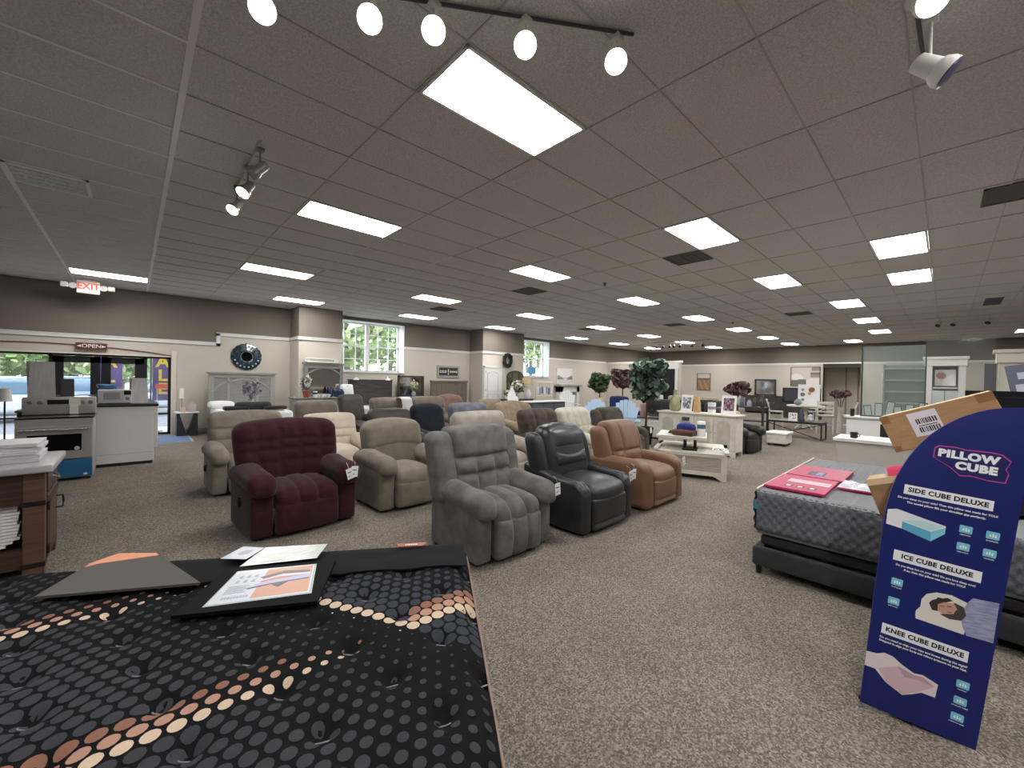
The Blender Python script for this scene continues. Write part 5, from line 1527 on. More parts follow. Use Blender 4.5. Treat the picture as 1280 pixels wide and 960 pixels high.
# dark headboard with clamp lamps under the window
M_dkw = wood('charcoal wood', S(70, 62, 62), S(48, 42, 42), .55, stretch=(2, 2, 30))
t = thing('bed', 'low bed with charcoal plank headboard below the big window', 'bed', (5.95, 12.5, 0))
b = MB(); b.rbox(-.76, .76, .90, .96, .25, 1.47, .01); b.box(-.79, .79, .88, .98, 1.47, 1.50); b.box(-.76, -.70, .88, .98, 0, 1.48); b.box(.70, .76, .88, .98, 0, 1.48)
b.build('headboard', M_dkw, t, smooth=0)
b = MB(); b.cushion((0, -.06, .48), (1.42, 1.9, .30), .07, 3, (4, 4, 2)); b.build('mattress_cover', plain('grey white linen', S(206, 206, 208), .8), t)
b = MB(); b.rbox(-.72, .72, -1.0, .9, .10, .34, .02); b.build('base', M_dkw, t, smooth=0)
for k, x in enumerate((5.38, 6.50)):
    t = thing('headboard_lamp', ['small white lamp at the left end of the charcoal headboard', 'small white lamp at the right end of the charcoal headboard'][k], 'lamp', (x, 13.35, 1.50), 0, 'headboard lamps')
    b = MB(); b.tube([(0, .08, 0), (0, .08, .08), (0, .02, .12), (0, -.06, .06)], .008, 6); b.build('arm', M_chrome, t)
    b = MB(); b.lathe([(.09, -.02), (.075, .03), (.03, .05)], (0, -.07, .0), 16); b.build('lamp_shade', M_paper, t)
# mirror dresser and flowers
t = thing('dresser', 'black-framed mirror on a low dark dresser right of the big window', 'dresser', (7.5, 13.3, 0))
b = MB(); b.rbox(-.75, .75, -.22, .24, .06, .90, .01); b.build('carcass', M_dkw, t, smooth=0)
for i in range(2):
    for j in range(3):
        b = MB(); b.rbox(-.72 + .73 * i, -.01 + .73 * i, -.235, -.21, .10 + .26 * j, .34 + .26 * j, .006); b.build('drawer', M_dkw, t, smooth=0)
b = MB(); b.box(-.52, -.46, .16, .22, .90, 1.66); b.box(.48, .54, .16, .22, .90, 1.66); b.box(-.52, .54, .16, .22, 1.60, 1.66); b.box(-.52, .54, .16, .22, .90, .96); f = b.build('mirror_frame', M_dkw, t, smooth=0)
b = MB(); b.box(-.46, .48, .20, .21, .96, 1.60); b.build('mirror_glass', plain('mirror silver', (0, 0, 0)), f, smooth=0)
for x in (-.7, .7):
    b = MB(); b.box(x - .05, x + .05, -.2, .22, 0, .06); b.build('foot', M_dkw, t, smooth=0)
def bouquet(label, loc, m_leaf, m_flow, r=.2, h=.35, vase=None, seed=1, vh=.22, n=80, sz=.07):
    t = thing('vase_of_flowers', label, 'flowers', loc)
    b = MB(); b.lathe([(.05, 0), (.085, vh * .3), (.08, vh * .7), (.05, vh * .9), (.06, vh)], n=18); b.build('vase', vase or M_paper, t)
    b = MB(); rg = random.Random(seed)
    for k in range(7):
        a = rg.uniform(0, 6.28); b.tube([(0, 0, vh * .8), (r * .3 * math.cos(a), r * .3 * math.sin(a), vh + h * .4), (r * .7 * math.cos(a), r * .7 * math.sin(a), vh + h * .8)], .005, 5)
    b.build('stem', plain('plant stem', S(70, 88, 52), .8), t)
    b = MB(); leaf_cloud(b, (0, 0, vh + h * .45), (r, r, h * .5), n, sz, seed, len(m_leaf)); b.build('leaves', m_leaf, t)
    if m_flow:
        b = MB(); leaf_cloud(b, (0, 0, vh + h * .6), (r * .95, r * .95, h * .5), n, sz * .8, seed + 40, len(m_flow)); b.build('blossom', m_flow, t)
    return t
M_leafg = plain('olive leaf', S(104, 112, 72), .7); M_leafd = plain('deep green leaf', S(58, 82, 56), .6); M_petw = plain('white petal', S(232, 230, 220), .7); M_pety = plain('cream petal', S(226, 222, 188), .7)
bouquet('vase of cream and green flowers before the black-framed mirror', (7.35, 13.0, .90), [M_leafg, plain('sage leaf', S(150, 152, 120), .7)], [M_pety], .16, .36, plain('grey glass vase', S(150, 150, 146), .3), 31)
# big sign and taupe headboard
t = thing('wall_sign', 'small framed dark sign with white lettering over the taupe headboard', 'sign', (9.30, WY - .03, 1.86))
b = MB(); b.box(-.53, .53, -.02, .03, .16, .235); b.box(-.53, .53, -.02, .03, -.235, -.16); b.box(-.53, -.45, -.02, .03, -.16, .16); b.box(.45, .53, -.02, .03, -.16, .16); b.build('frame', wood('pale driftwood', S(176, 170, 156), S(158, 152, 138)), t, smooth=0)
b = MB(); b.box(-.45, .45, -.005, .03, -.16, .16); p_ = b.build('panel', plain('dark slate panel', S(44, 50, 54), .6), t, smooth=0)
for k, (x, w, h) in enumerate(((-.36, .09, .09), (-.24, .09, .09), (-.13, .07, .09), (.10, .05, .07), (.17, .05, .06), (.24, .05, .07), (.31, .06, .06), (.39, .05, .09))):
    b = MB(); b.box(x - w / 2, x + w / 2, -.009, -.005, -h / 2, -h / 2 + .02); b.box(x - w / 2, x - w / 2 + .018, -.009, -.005, -h / 2, h / 2); b.box(x + w / 2 - .018, x + w / 2, -.009, -.005, -h / 2, h / 2); b.box(x - w / 2, x + w / 2, -.009, -.005, h / 2 - .02, h / 2); b.build('lettering', M_paper, p_, smooth=0)
b = MB(); b.box(-.015, .015, -.009, -.005, -.13, .10); b.box(-.03, .03, -.009, -.005, .02, .05); b.build('lettering', M_paper, p_, smooth=0)
M_tw = wood('taupe wood', S(116, 108, 98), S(100, 92, 84), .6)
t = thing('bed', 'bed with plain taupe panelled headboard below the small framed sign', 'bed', (9.2, 12.5, 0))
b = MB(); b.rbox(-.80, .80, .95, 1.02, .2, 1.44, .01); b.box(-.86, .86, .92, 1.05, 1.44, 1.50); b.box(-.84, -.76, .94, 1.04, 0, 1.44); b.box(.76, .84, .94, 1.04, 0, 1.44)
for x in (-.62, -.38, .38, .62): b.box(x - .012, x + .012, .94, .96, .4, 1.36)
b.box(-.62, .62, .94, .96, 1.34, 1.37); b.build('headboard', M_tw, t, smooth=0)
b = MB(); b.cushion((0, -.03, .46), (1.5, 1.9, .28), .07, 3, (4, 4, 2)); b.build('mattress_cover', fabric('dark bed cover', S(58, 56, 60), S(48, 46, 50)), t)
b = MB(); b.rbox(-.76, .76, -.98, .95, .08, .33, .02); b.build('base', M_tw, t, smooth=0)
# second pilaster: door, wreath, arched mirror
b = MB(); b.box(10.50, 11.30, 12.82, 12.87, 0, 2.06); d2 = struct(b.build('door_2', M_white, smooth=0))
b = MB(); b.box(10.42, 10.50, 12.80, 12.87, 0, 2.12); b.box(11.30, 11.38, 12.80, 12.87, 0, 2.12); b.box(10.42, 11.38, 12.80, 12.87, 2.06, 2.14); struct(b.build('door_casing', M_white, d2, smooth=0))
b = MB()
def arc2(xa, xb, za, zm, zb, th):
    global b
    arc(xa, xb, za, zm, zb, 12.805, 12.82, th)
arc2(10.60, 11.20, 1.80, 2.0, 1.80, .02); b.box(10.60, 10.62, 12.805, 12.82, 1.1, 1.82); b.box(11.18, 11.20, 12.805, 12.82, 1.1, 1.82); b.box(10.60, 11.20, 12.805, 12.82, 1.08, 1.1)
b.box(10.60, 11.20, 12.805, 12.82, .2, .22); b.box(10.60, 11.20, 12.805, 12.82, .96, .98); b.box(10.60, 10.62, 12.805, 12.82, .2, .98); b.box(11.18, 11.20, 12.805, 12.82, .2, .98)
struct(b.build('door_moulding', plain('greyer door white', S(206, 204, 200), .5), d2, smooth=0))  # moulding slightly greyer than the white door
b = MB(); 
for z in (.4, 1.1, 1.85): b.box(10.49, 10.52, 12.80, 12.82, z, z + .09)
struct(b.build('hinge', M_steel, d2, smooth=0))
t = thing('wreath', 'dark green leafy wreath hung on the second pilaster above the white door', 'wreath', (11.68, 12.82, 2.40))
b = MB(); rng = random.Random(6)
for k in range(26):
    a = 2 * PI * k / 26; leaf_cloud(b, (.20 * math.cos(a), -.04, .23 * math.sin(a)), (.09, .05, .09), 9, .085, 100 + k, 2, 0)
b.build('foliage', [plain('wreath dark leaf', S(40, 44, 40), .7), plain('wreath leaf', S(58, 62, 54), .7)], t)
b = MB(); b.tube([(.19 * math.cos(k * PI / 12), -.02, .21 * math.sin(k * PI / 12)) for k in range(25)], .02, 6); b.build('ring', plain('twig ring', S(60, 48, 40), .8), t)
t = thing('arched_mirror', 'dark arched window-pane mirror on the second pilaster', 'mirror', (12.20, 12.80, 0))
b = MB(); n = 16
pts = [(-.5, 1.15), (.5, 1.15), (.5, 1.72)] + [(.5 * math.cos(PI * k / n), 1.72 + .26 * math.sin(PI * k / n)) for k in range(1, n)] + [(-.5, 1.72)]
b.prism(pts, -.06, -.03, Matrix.Rotation(PI / 2, 4, 'X') @ Matrix.Rotation(0, 4, 'X'))
b.build('frame', plain('dark bronze frame', S(46, 46, 40), .5), t, smooth=0)
b = MB(); pts2 = [(x * .88, 1.2 + (z - 1.15) * .90) for x, z in pts]; b.prism(pts2, -.0, .0065, Matrix.Translation((0, .03, 0)) @ Matrix.Rotation(PI / 2, 4, 'X'))
b.build('mirror_glass', plain('dim mirror', S(140, 142, 120), .1, metal=.9), t, smooth=0)
b = MB()
for x in (-.2, .2): b.box(x - .012, x + .012, .01, .025, 1.2, 1.9)
b.box(-.44, .44, .01, .025, 1.5, 1.52); b.build('glazing_bars', plain('dark bronze frame', (0, 0, 0)), t, smooth=0)

# ------------------------------------------------------------------ outside the glass
b = MB(); b.mi(0).box(-40, 70, WY + .5, 120, -.25, -.05); b.mi(1).box(-40, 70, WY + .5, WY + 2.2, -.05, -.01); b.mi(2).box(3.0, 40, WY + 2.2, WY + 12, -.05, .02)
struct(b.build('ground_outside', [mat('asphalt', S(84, 84, 88), .9, col2=S(66, 66, 70), nscale=40), plain('concrete walk', S(122, 120, 116), .9), mat('grass verge', S(70, 92, 42), .9, col2=S(58, 78, 34), nscale=30)], smooth=0))
M_tl = [plain('sunlit leaf', S(136, 150, 92), .7), plain('green leaf', S(104, 128, 70), .7), plain('pale leaf', S(168, 176, 132), .7)]
M_trunk = mat('bark', S(120, 104, 88), .9, col2=S(96, 82, 68), nscale=14)
def tree(label, x, y, h, r, seed, n=2200, sz=.26):
    t = thing('tree', label, 'tree', (x, y, -.05), 0, 'trees outside the windows')
    b = MB(); b.tube([(0, 0, 0), (.05, 0, h * .3), (-.05, .05, h * .55), (0, 0, h * .85)], lambda u: .2 * (1 - u * .8), 8); b.tube([(0, 0, h * .4), (r * .4, 0, h * .62)], .06, 6); b.tube([(0, 0, h * .45), (-r * .4, .1, h * .68)], .06, 6); b.build('trunk', M_trunk, t)
    b = MB(); leaf_cloud(b, (0, 0, h * .66), (r, r, h * .40), n, sz, seed, 3, .2); b.build('foliage', M_tl, t)
tree('sunlit green tree filling the left half of the big window', 7.4, 19.4, 7.0, 2.1, 41)
tree('sunlit green tree filling the right half of the big window', 12.0, 24.3, 7.8, 2.9, 42)
tree('yellow green tree low in the middle of the big window', 11.6, 30.5, 8.0, 3.0, 43)
tree('low tree filling the bottom middle of the big window', 10.6, 35.5, 5.2, 2.6, 48, 1200)
tree('sunlit tree seen through the narrow second window', 23.0, 22.5, 9, 2.8, 44)
tree('pale green tree seen beyond the right entrance door', -.5, 29, 4.0, 1.9, 45, 1200)
tree('pale green tree seen beyond the left entrance door', -5.0, 30, 4.2, 2.0, 46, 1200)
tree('leafy tree at the left sidelight of the entrance', -9.6, 26.0, 4.2, 1.9, 47, 1200)
for k, (x, y, h, r) in enumerate(((-14.2, 34, 4.2, 2.3), (-8.2, 37, 4.6, 2.5), (-3.4, 36, 4.4, 2.4), (1.4, 35, 4.2, 2.3))):
    tree(['tree farthest left beyond the car park', 'second tree from the left beyond the car park', 'broad tree behind the pale green one beyond the entrance', 'tree beyond the right sidelight of the entrance'][k], x, y, h, r, 70 + k, 1000, .4)
def car(label, x, y, rz, col):
    t = thing('car', label, 'car', (x, y, -.05), rz, 'cars parked outside')
    m = plain('car paint ' + label[:12], col, .25, coat=.5)
    def fb(px, py, pz, u, v, w):
        return (px, py * (1 - .05 * abs(u) ** 4), pz - .10 * max(0, u) ** 3 * (w > 0))
    b = MB(); b.cushion((0, 0, .58), (4.3, 1.75, .62), .16, 3, (10, 4, 3), (.05, .02, .03), fb); b.build('body', m, t)
    def fc(px, py, pz, u, v, w):
        k = 1 - .28 * (.5 + .5 * w)
        return (px * k - .15, py * (1 - .12 * (.5 + .5 * w)), pz)
    b = MB(); b.cushion((0, 0, 1.10), (2.6, 1.6, .60), .12, 3, (6, 4, 3), (0, 0, .03), fc); b.build('cabin', plain('car glass', S(70, 92, 108), .1), t)
    b = MB(); b.cushion((-.15, 0, 1.40), (1.7, 1.32, .07), .03, 2, (3, 3, 1), (0, 0, .03)); b.build('roof', m, t)
    for sx in (-1, 1):
        for sy in (-1, 1):
            b = MB(); b.cyl((sx * 1.3, sy * .76, .33), (sx * 1.3, sy * .90, .33), .33, n=20); w_ = b.build('wheel', M_black, t)
            b = MB(); b.cyl((sx * 1.3, sy * .90, .33), (sx * 1.3, sy * .91, .33), .2, n=14); b.build('hubcap', M_chrome, w_)
car('white car parked beyond the left entrance door', -3.2, 20.5, .15, S(170, 172, 176))
car('teal blue car parked beyond the entrance sidelight', -8.0, 21.0, .1, S(30, 84, 104))
car('silver blue car parked farther behind the white one', -1.6, 24.0, .1, S(52, 74, 104))
car('pale car parked beyond the right sidelight of the entrance', 1.6, 22.0, .1, S(150, 156, 162))
M_purp = plain('purple banner cloth', S(78, 58, 126), .8); M_yel = plain('yellow banner print', S(206, 180, 26), .7)
def banner(label, x, y, w, txt, z1, zs, sz):
    t = thing('banner', label, 'banner', (x, y, -.01))
    b = MB(); b.cyl((-w / 2 - .03, 0, 0), (-w / 2 - .03, 0, z1 + .1), .02); b.lathe([(.25, 0), (.25, .03), (.03, .06)], (-w / 2 - .03, 0, 0), 16); b.build('pole', M_dark, t)
    b = MB()
    b.sheet(4, 12, lambda u, v: (-w / 2 + w * u, .03 * math.sin(v * 7 + u), .85 + (z1 - .85) * v), .006); c_ = b.build('cloth', M_purp, t)
    for ch, z in zip(txt, zs):
        text_mesh(ch, sz, M_yel, 'lettering', c_, frame_mat((0, -.05, z), (1, 0, 0), (0, 0, 1)), .003, .012, 1.0)
    return t
banner('purple SALE banner with stacked yellow letters outside the right sidelight', .60, 14.75, .42, 'SALE', 2.5, (2.28, 1.90, 1.52, 1.16), .42)
banner('purple banner with yellow letters outside the middle of the entrance doors', -.46, 15.6, .5, 'SALE', 2.5, (2.30, 1.86, 1.46, 1.08), .42)
t = thing('yard_sign', 'small red and white sign outside the right sidelight', 'sign', (.66, 14.44, -.01))
b = MB(); b.box(-.22, .22, -.01, .01, 1.18, 1.30); b.build('board', plain('red sign', S(206, 60, 66), .6), t, smooth=0)
b = MB(); b.cyl((-.18, .02, 0), (-.18, .02, 1.28), .01); b.cyl((.18, .02, 0), (.18, .02, 1.28), .01); b.build('stake', M_steel, t)
# ------------------------------------------------------------------ middle and back of the shop
M_cw = mat('distressed white paint', S(218, 214, 202), .6, col2=S(204, 198, 184), nscale=7)
M_cwd = mat('distressed white recess', S(196, 190, 176), .6, col2=S(182, 176, 160), nscale=7)
t = thing('sideboard', 'distressed white sideboard with arched door panels in the middle of the shop', 'sideboard', (9.3, 3.87, 0))
b = MB(); b.rbox(0, .45, -.86, .86, .10, .86, .008); b.build('carcass', M_cw, t, smooth=0)
b = MB(); b.rbox(-.03, .48, -.90, .90, .86, .90, .01); b.build('top', M_cw, t, smooth=0)
b = MB(); b.prism([(-.86, .10), (-.86, .0), (-.78, .0), (-.74, .06), (.74, .06), (.78, 0), (.86, 0), (.86, .10)], -.02, .02, frame_mat((0, 0, 0), (0, 1, 0), (0, 0, 1))); b.box(.40, .44, -.86, -.78, 0, .1); b.box(.40, .44, .78, .86, 0, .1); b.build('plinth', M_cw, t, smooth=0)
for k in range(4):
    y0 = -.83 + .415 * k
    b = MB(); b.rbox(-.018, .0, y0 + .01, y0 + .405, .13, .84, .004); d = b.build('door', M_cw, t, smooth=0)
    n = 12; yc = y0 + .207
    pts = [(-.135, .18), (.135, .18), (.135, .68)] + [(.135 * math.cos(PI * q / n), .68 + .09 * math.sin(PI * q / n)) for q in range(1, n)] + [(-.135, .68)]
    b = MB(); b.prism(pts, -.004, .004, frame_mat((-.019, yc, 0), (0, -1, 0), (0, 0, 1))); b.build('door_panel', M_cwd, d, smooth=0)
    b = MB(); ky = y0 + (.37 if k % 2 == 0 else .045); b.ball((-.035, ky, .50), .014); b.build('knob', M_chrome, d)
zt = .90
t = thing('vase', 'tall mottled green glass bottle vase on the white sideboard', 'vase', (9.48, 4.42, zt))
b = MB(); b.lathe([(.09, 0), (.12, .04), (.125, .16), (.10, .28), (.05, .36), (.035, .44), (.045, .50), (.04, .50), (.03, .44)], n=22); b.build('body', mat('green mottled glass', S(138, 140, 96), .2, col2=S(168, 168, 128), nscale=14), t)
t = thing('vase', 'slim tapered wooden vase on the white sideboard', 'vase', (9.48, 3.90, zt))
b = MB(); b.lathe([(.07, 0), (.085, .02), (.075, .2), (.05, .37), (.04, .37), (.03, .3)], n=20); b.build('body', wood('honey wood', S(206, 170, 120), S(186, 148, 100), .5), t)
def photo_card(label, loc, w, h, cols, lean=.18, seed=0, cat='framed picture', name='framed_picture'):
    t = thing(name, label, cat, loc)
    M = Matrix.Rotation(lean, 4, 'Y') 
    b = MB(); b.box(0, .012, -w / 2, w / 2, 0, h, M); b.build('card', M_paper, t, smooth=0)
    rg = random.Random(seed)
    b = MB(); nm = len(cols)
    for i in range(6):
        for j in range(6):
            b.mi(rg.randrange(nm)).box(-.002, 0, -w * .36 + w * .12 * i, -w * .36 + w * .12 * (i + 1), h * .2 + h * .11 * j, h * .2 + h * .11 * (j + 1), M)
    b.build('picture', cols, t, smooth=0)
    b = MB(); b.box(.012, .10, -.01, .01, 0, .02); b.box(.09, .10, -.03, .03, 0, .02); b.build('stand', M_paper, t, smooth=0)
    return t
photo_card('leaning white card with a bluish photograph behind the wooden vase', (9.45, 4.14, zt), .26, .40, [plain('pic blue', S(140, 150, 170), .6), plain('pic grey', S(96, 98, 110), .6), plain('pic pale', S(200, 200, 206), .6)], .2, 1)
photo_card('leaning white card with purple floral photo at right end of the sideboard', (9.45, 3.22, zt), .30, .42, [plain('pic plum', S(120, 84, 96), .6), plain('pic mauve', S(160, 128, 146), .6), plain('pic dark', S(70, 60, 66), .6)], .16, 2)
t = thing('jar', 'white lidded jar with grey picture on the white sideboard', 'jar', (9.42, 3.55, zt))
b = MB(); b.lathe([(.075, 0), (.08, .005), (.08, .19), (.075, .195)], n=20); b.build('body', M_paper, t)
b = MB(); b.lathe([(.082, .195), (.082, .245), (.01, .25)], n=20); b.build('lid', plain('pale lid', S(224, 224, 226), .5), t)
b = MB(); b.lathe([(.0808, .10), (.0808, .16)], n=20); b.build('label', plain('grey label', S(140, 146, 152), .6), t)

# lift-top coffee table
t = thing('coffee_table', 'whitewashed lift-top coffee table behind the tan recliner', 'coffee table', (6.72, 2.86, 0), .36)
b = MB()
for y0 in (-.54, .46):
    b.box(0, .08, y0, y0 + .08, 0, .42); b.box(.86, .94, y0, y0 + .08, 0, .42); b.box(.02, .92, y0 + .02, y0 + .06, .08, .42)
b.box(.005, .05, -.46, .46, .07, .13); b.box(.005, .05, -.46, .46, .37, .42); b.box(.88, .92, -.46, .46, .07, .42); b.box(.02, .92, -.48, .48, .08, .10)
for s in (-1, 1): b.prism([(s * .46, .0), (s * .46, .07), (s * .34, .07), (s * .42, .03)] if s < 0 else [(s * .42, .03), (s * .34, .07), (s * .46, .07), (s * .46, 0)], -.05, -.01, frame_mat((0, 0, 0), (0, -1, 0), (0, 0, 1)))
b.box(-.0, .94, -.54, .54, .40, .43); b.build('frame', M_cw, t, smooth=0)
b = MB(); b.box(.02, .04, -.46, .46, .12, .40); b.build('drawer_front', wood('whitewashed planks', S(186, 176, 164), S(152, 142, 132), .6, stretch=(1, 2, 40)), t, smooth=0)
b = MB(); b.rbox(-.02, .96, -.57, -.50, .43, .47, .008); b.rbox(-.02, .96, .50, .57, .43, .47, .008); b.rbox(.5, .96, -.57, .57, .43, .47, .008); b.build('top_rim', M_cw, t, smooth=0)
b = MB(); b.rbox(.05, .85, -.24, .54, .63, .68, .01); b.build('lift_top', M_cw, t, smooth=0)
b = MB()
for y in (-.06, .10):
    b.cyl((.35, y, .42), (.20, y, .64), .02, n=6); b.cyl((.6, y, .42), (.45, y, .64), .02, n=6)
b.box(.2, .7, -.1, .14, .43, .45); b.build('lift_hinge', M_black, t, smooth=0)
t = thing('handbag', 'brown and blue flat handbag lying on the raised coffee table top', 'handbag', (6.873, 3.03, .68))
b = MB(); b.cushion((0, 0, .05), (.25, .36, .10), .04, 3, (4, 5, 2), (0, 0, .02)); b.build('body', leather('brown bag leather', S(92, 62, 50), S(78, 52, 44)), t)
b = MB(); b.cushion((.02, -.02, .13), (.20, .28, .12), .05, 3, (4, 5, 2), (0, 0, .02)); b.build('scarf', fabric('royal blue cloth', S(52, 56, 132), S(42, 44, 110)), t)
b = MB(); b.tube([(0, .16, .06), (-.03, .24, .05), (.0, .28, .02), (.05, .22, .02)], .014, 6); b.build('strap', M_black, t)
t = thing('jar', 'white canister with blue band on the raised coffee table top', 'jar', (7.0, 2.80, .68))
b = MB(); b.lathe([(.06, 0), (.065, .005), (.065, .24), (.06, .25), (.01, .255)], n=20); b.build('body', M_paper, t)
b = MB(); b.lathe([(.066, .13), (.066, .20)], n=20); b.build('label', plain('blue grey band', S(86, 110, 130), .5), t)
t = thing('jar', 'glass apothecary jar on the raised coffee table top', 'jar', (7.07, 3.10, .68))
b = MB(); b.lathe([(.06, 0), (.075, .02), (.075, .20), (.05, .24)], n=20); b.build('body', plain('grey green glass', S(136, 146, 140), .1, alpha=.6), t)
b = MB(); b.lathe([(.06, .24), (.065, .26), (.065, .30), (.02, .31)], n=20); b.build('lid', plain('dark lid', S(70, 78, 78), .4), t)
# white crate beside, magazine on it
photo_card('white price sheet lying on the coffee table frame', (7.011, 2.535, .47), .2, .10, [plain('pic grey', (0, 0, 0)), plain('pic pale', (0, 0, 0))], 1.2, 4, 'price sheet', 'price_sheet')

# trees and plants
def ficus(label, x, y, h, r, zc, seed, leaves, pot, pot_h=.42, pot_r=.16, n=420, sz=.12, rz_=None, name='potted_tree', cat='potted tree'):
    t = thing(name, label, cat, (x, y, 0))
    b = MB(); b.lathe([(pot_r * .72, 0), (pot_r * .78, .01), (pot_r, pot_h), (pot_r * .9, pot_h), (pot_r * .88, pot_h - .04), (.01, pot_h - .05)], n=24); b.build('pot', pot, t)
    b = MB(); b.tube([(0, 0, pot_h - .06), (.03, .02, zc - r * .9), (-.02, 0, zc - r * .4), (0, 0, zc + r * .3)], .022, 8)
    b.tube([(.02, .05, pot_h - .06), (-.03, -.02, (pot_h + zc) / 2), (.02, .03, zc)], .016, 8)
    for k in range(6):
        a = k * 1.05; b.tube([(0, 0, zc - r * .5), (r * .5 * math.cos(a), r * .5 * math.sin(a), zc + .1 * math.sin(k * 2))], .009, 5)
    b.build('trunk', plain('brown trunk', S(84, 68, 56), .8), t)
    b = MB(); rg = random.Random(seed + 5); zz = rz_ or r
    leaf_cloud(b, (0, 0, zc), (r * .8, r * .8, zz * .85), n // 2, sz, seed, len(leaves), .35)
    for k in range(9):
        a = rg.uniform(0, 6.28); e = rg.uniform(.45, .75); q = rg.uniform(-.65, .8)
        leaf_cloud(b, (r * e * math.cos(a), r * e * math.sin(a), zc + zz * q), (r * .42, r * .42, zz * .34), n // 14, sz, seed + 20 + k, len(leaves), .2)
    b.build('foliage', leaves, t)
    return t
FG = [plain('ficus leaf dark', S(42, 62, 54), .45), plain('ficus leaf', S(58, 82, 68), .45), plain('ficus leaf pale', S(104, 126, 106), .5)]
ficus('large leafy green artificial tree in a black pot by the white sideboard', 9.58, 5.2, 2.2, .56, 1.56, 61, FG, plain('black pot', S(24, 25, 26), .4), .44, .17, 760, .135, .56)
FR = [plain('burgundy leaf', S(92, 62, 66), .6), plain('dusky red leaf', S(118, 82, 84), .6), plain('brown leaf', S(80, 60, 58), .6)]
ficus('artificial tree with burgundy leaves left of the large green tree', 12.36, 7.62, 2, .46, 1.66, 62, FR, plain('brown pot', S(96, 80, 70), .6), .36, .15, 360, .10, .36)
FP = [plain('palm leaf', S(70, 96, 58), .6), plain('palm leaf dark', S(48, 74, 42), .6)]
ficus('bushy green plant in a pale planter near the far corner', 17.2, 11.9, 2, .56, 1.50, 63, FP, plain('cream planter', S(214, 198, 176), .6), .78, .22, 620, .13, .60)
t = ficus('small tree with plum brown leaves standing behind the white sideboard', 13.0, 4.22, 1.7, .36, 1.42, 64, FR, plain('dark pot', S(60, 54, 52), .5), .40, .14, 300, .10, .24)
t = thing('white_chest', 'low white chest with dark top behind the black tree pot', 'chest', (10.6, 5.75, 0))
b = MB(); b.rbox(0, .45, -.45, .42, .05, .55, .008); b.build('carcass', M_cw, t, smooth=0)
b = MB(); b.rbox(-.02, .47, -.47, .44, .55, .59, .008); b.build('top', plain('dark chest top', S(66, 58, 54), .5), t, smooth=0)
for y in (-.22, .2):
    b = MB(); b.rbox(-.015, 0, y - .18, y + .18, .1, .5, .004); d = b.build('drawer', M_cw, t, smooth=0)
    b = MB(); b.ball((-.03, y, .3), .014); b.build('knob', M_dark, d)
for y in (-.4, .37):
    b = MB(); b.box(0, .4, y - .04, y + .04, 0, .05); b.build('foot', M_cw, t, smooth=0)
t = thing('candle_holder', 'pink stone pillar on the low white chest', 'candle holder', (10.75, 5.95, .59))
b = MB(); b.lathe([(.08, 0), (.085, .02), (.07, .22), (.09, .34), (.085, .36)], n=16); b.build('pillar', plain('pink stone', S(166, 128, 122), .6), t)
t = thing('basket', 'dark wire basket on the low white chest', 'basket', (10.72, 5.55, .59))
b = MB()
for k in range(6): b.box(-.12, .12, -.15, .15, .05 * k, .05 * k + .015) if k == 0 else (b.box(-.12, -.11, -.15, .15, .05 * k, .05 * k + .015), b.box(.11, .12, -.15, .15, .05 * k, .05 * k + .015), b.box(-.12, .12, -.15, -.14, .05 * k, .05 * k + .015), b.box(-.12, .12, .14, .15, .05 * k, .05 * k + .015))
b.build('wires', M_dark, t, smooth=0)

# adirondack chairs, pale blue
M_adk = plain('pale blue poly lumber', S(172, 198, 222), .5)
def adirondack(label, x, y, rz, hh, m=M_adk):
    t = thing('adirondack_chair', label, 'chair', (x, y, 0), rz, 'adirondack chairs')
    for k in range(7):
        u = (k - 3) / 3
        h = hh - .20 * u * u
        M = Matrix.Translation((u * .22, .22, .30)) @ Matrix.Rotation(-.38, 4, 'X') @ Matrix.Rotation(u * .15, 4, 'Y')
        L = (h - .30) / .93
        b = MB(); b.prism([(-.034, 0), (.034, 0), (.053, L - .010), (.044, L), (-.044, L), (-.053, L - .010)], -.011, .011, M @ Matrix.Rotation(PI / 2, 4, 'X')); b.build('back_slat', m, t, smooth=0)
    for k in range(5):
        M = Matrix.Translation((0, -.30 + .12 * k, .38 - .028 * k)) @ Matrix.Rotation(-.22, 4, 'X')
        b = MB(); b.rbox(-.28, .28, -.05, .05, -.011, .011, .006, M=M); b.build('seat_slat', m, t, smooth=0)
    for s in (-1, 1):
        b = MB(); b.rbox(s * .36 - .07, s * .36 + .07, -.40, .32, .53, .555, .008); b.build('armrest', m, t, smooth=0)
        b = MB(); b.rbox(s * .31 - .015, s * .31 + .015, -.36, -.26, 0, .53, .005); b.build('front_leg', m, t, smooth=0)
        b = MB(); b.prism([(-.36, .36), (-.30, .40), (.55, .06), (.55, 0), (.45, 0)], s * .27 - .012, s * .27 + .012, frame_mat((0, 0, 0), (0, 1, 0), (0, 0, 1))); b.build('side_rail', m, t, smooth=0)
    b = MB(); b.rbox(-.28, .28, .30, .33, .55, .60, .004); b.build('back_brace', m, t, smooth=0)
    return t
adirondack('pale blue fan-back adirondack chair left of the large green tree', 9.75, 5.95, -1.1, 1.07)
adirondack('pale blue fan-back adirondack chair, farther one behind the olive recliner', 10.2, 7.2, -1.0, 1.02)
M_adw = plain('white poly lumber', S(226, 226, 230), .5)
adirondack('white fan-back chair with dark band below the second window', 11.05, 11.25, .2, 1.12, M_adw)
adirondack('white fan-back chair turned away near the white desk', 14.2, 11.4, -.6, 1.15, M_adw)
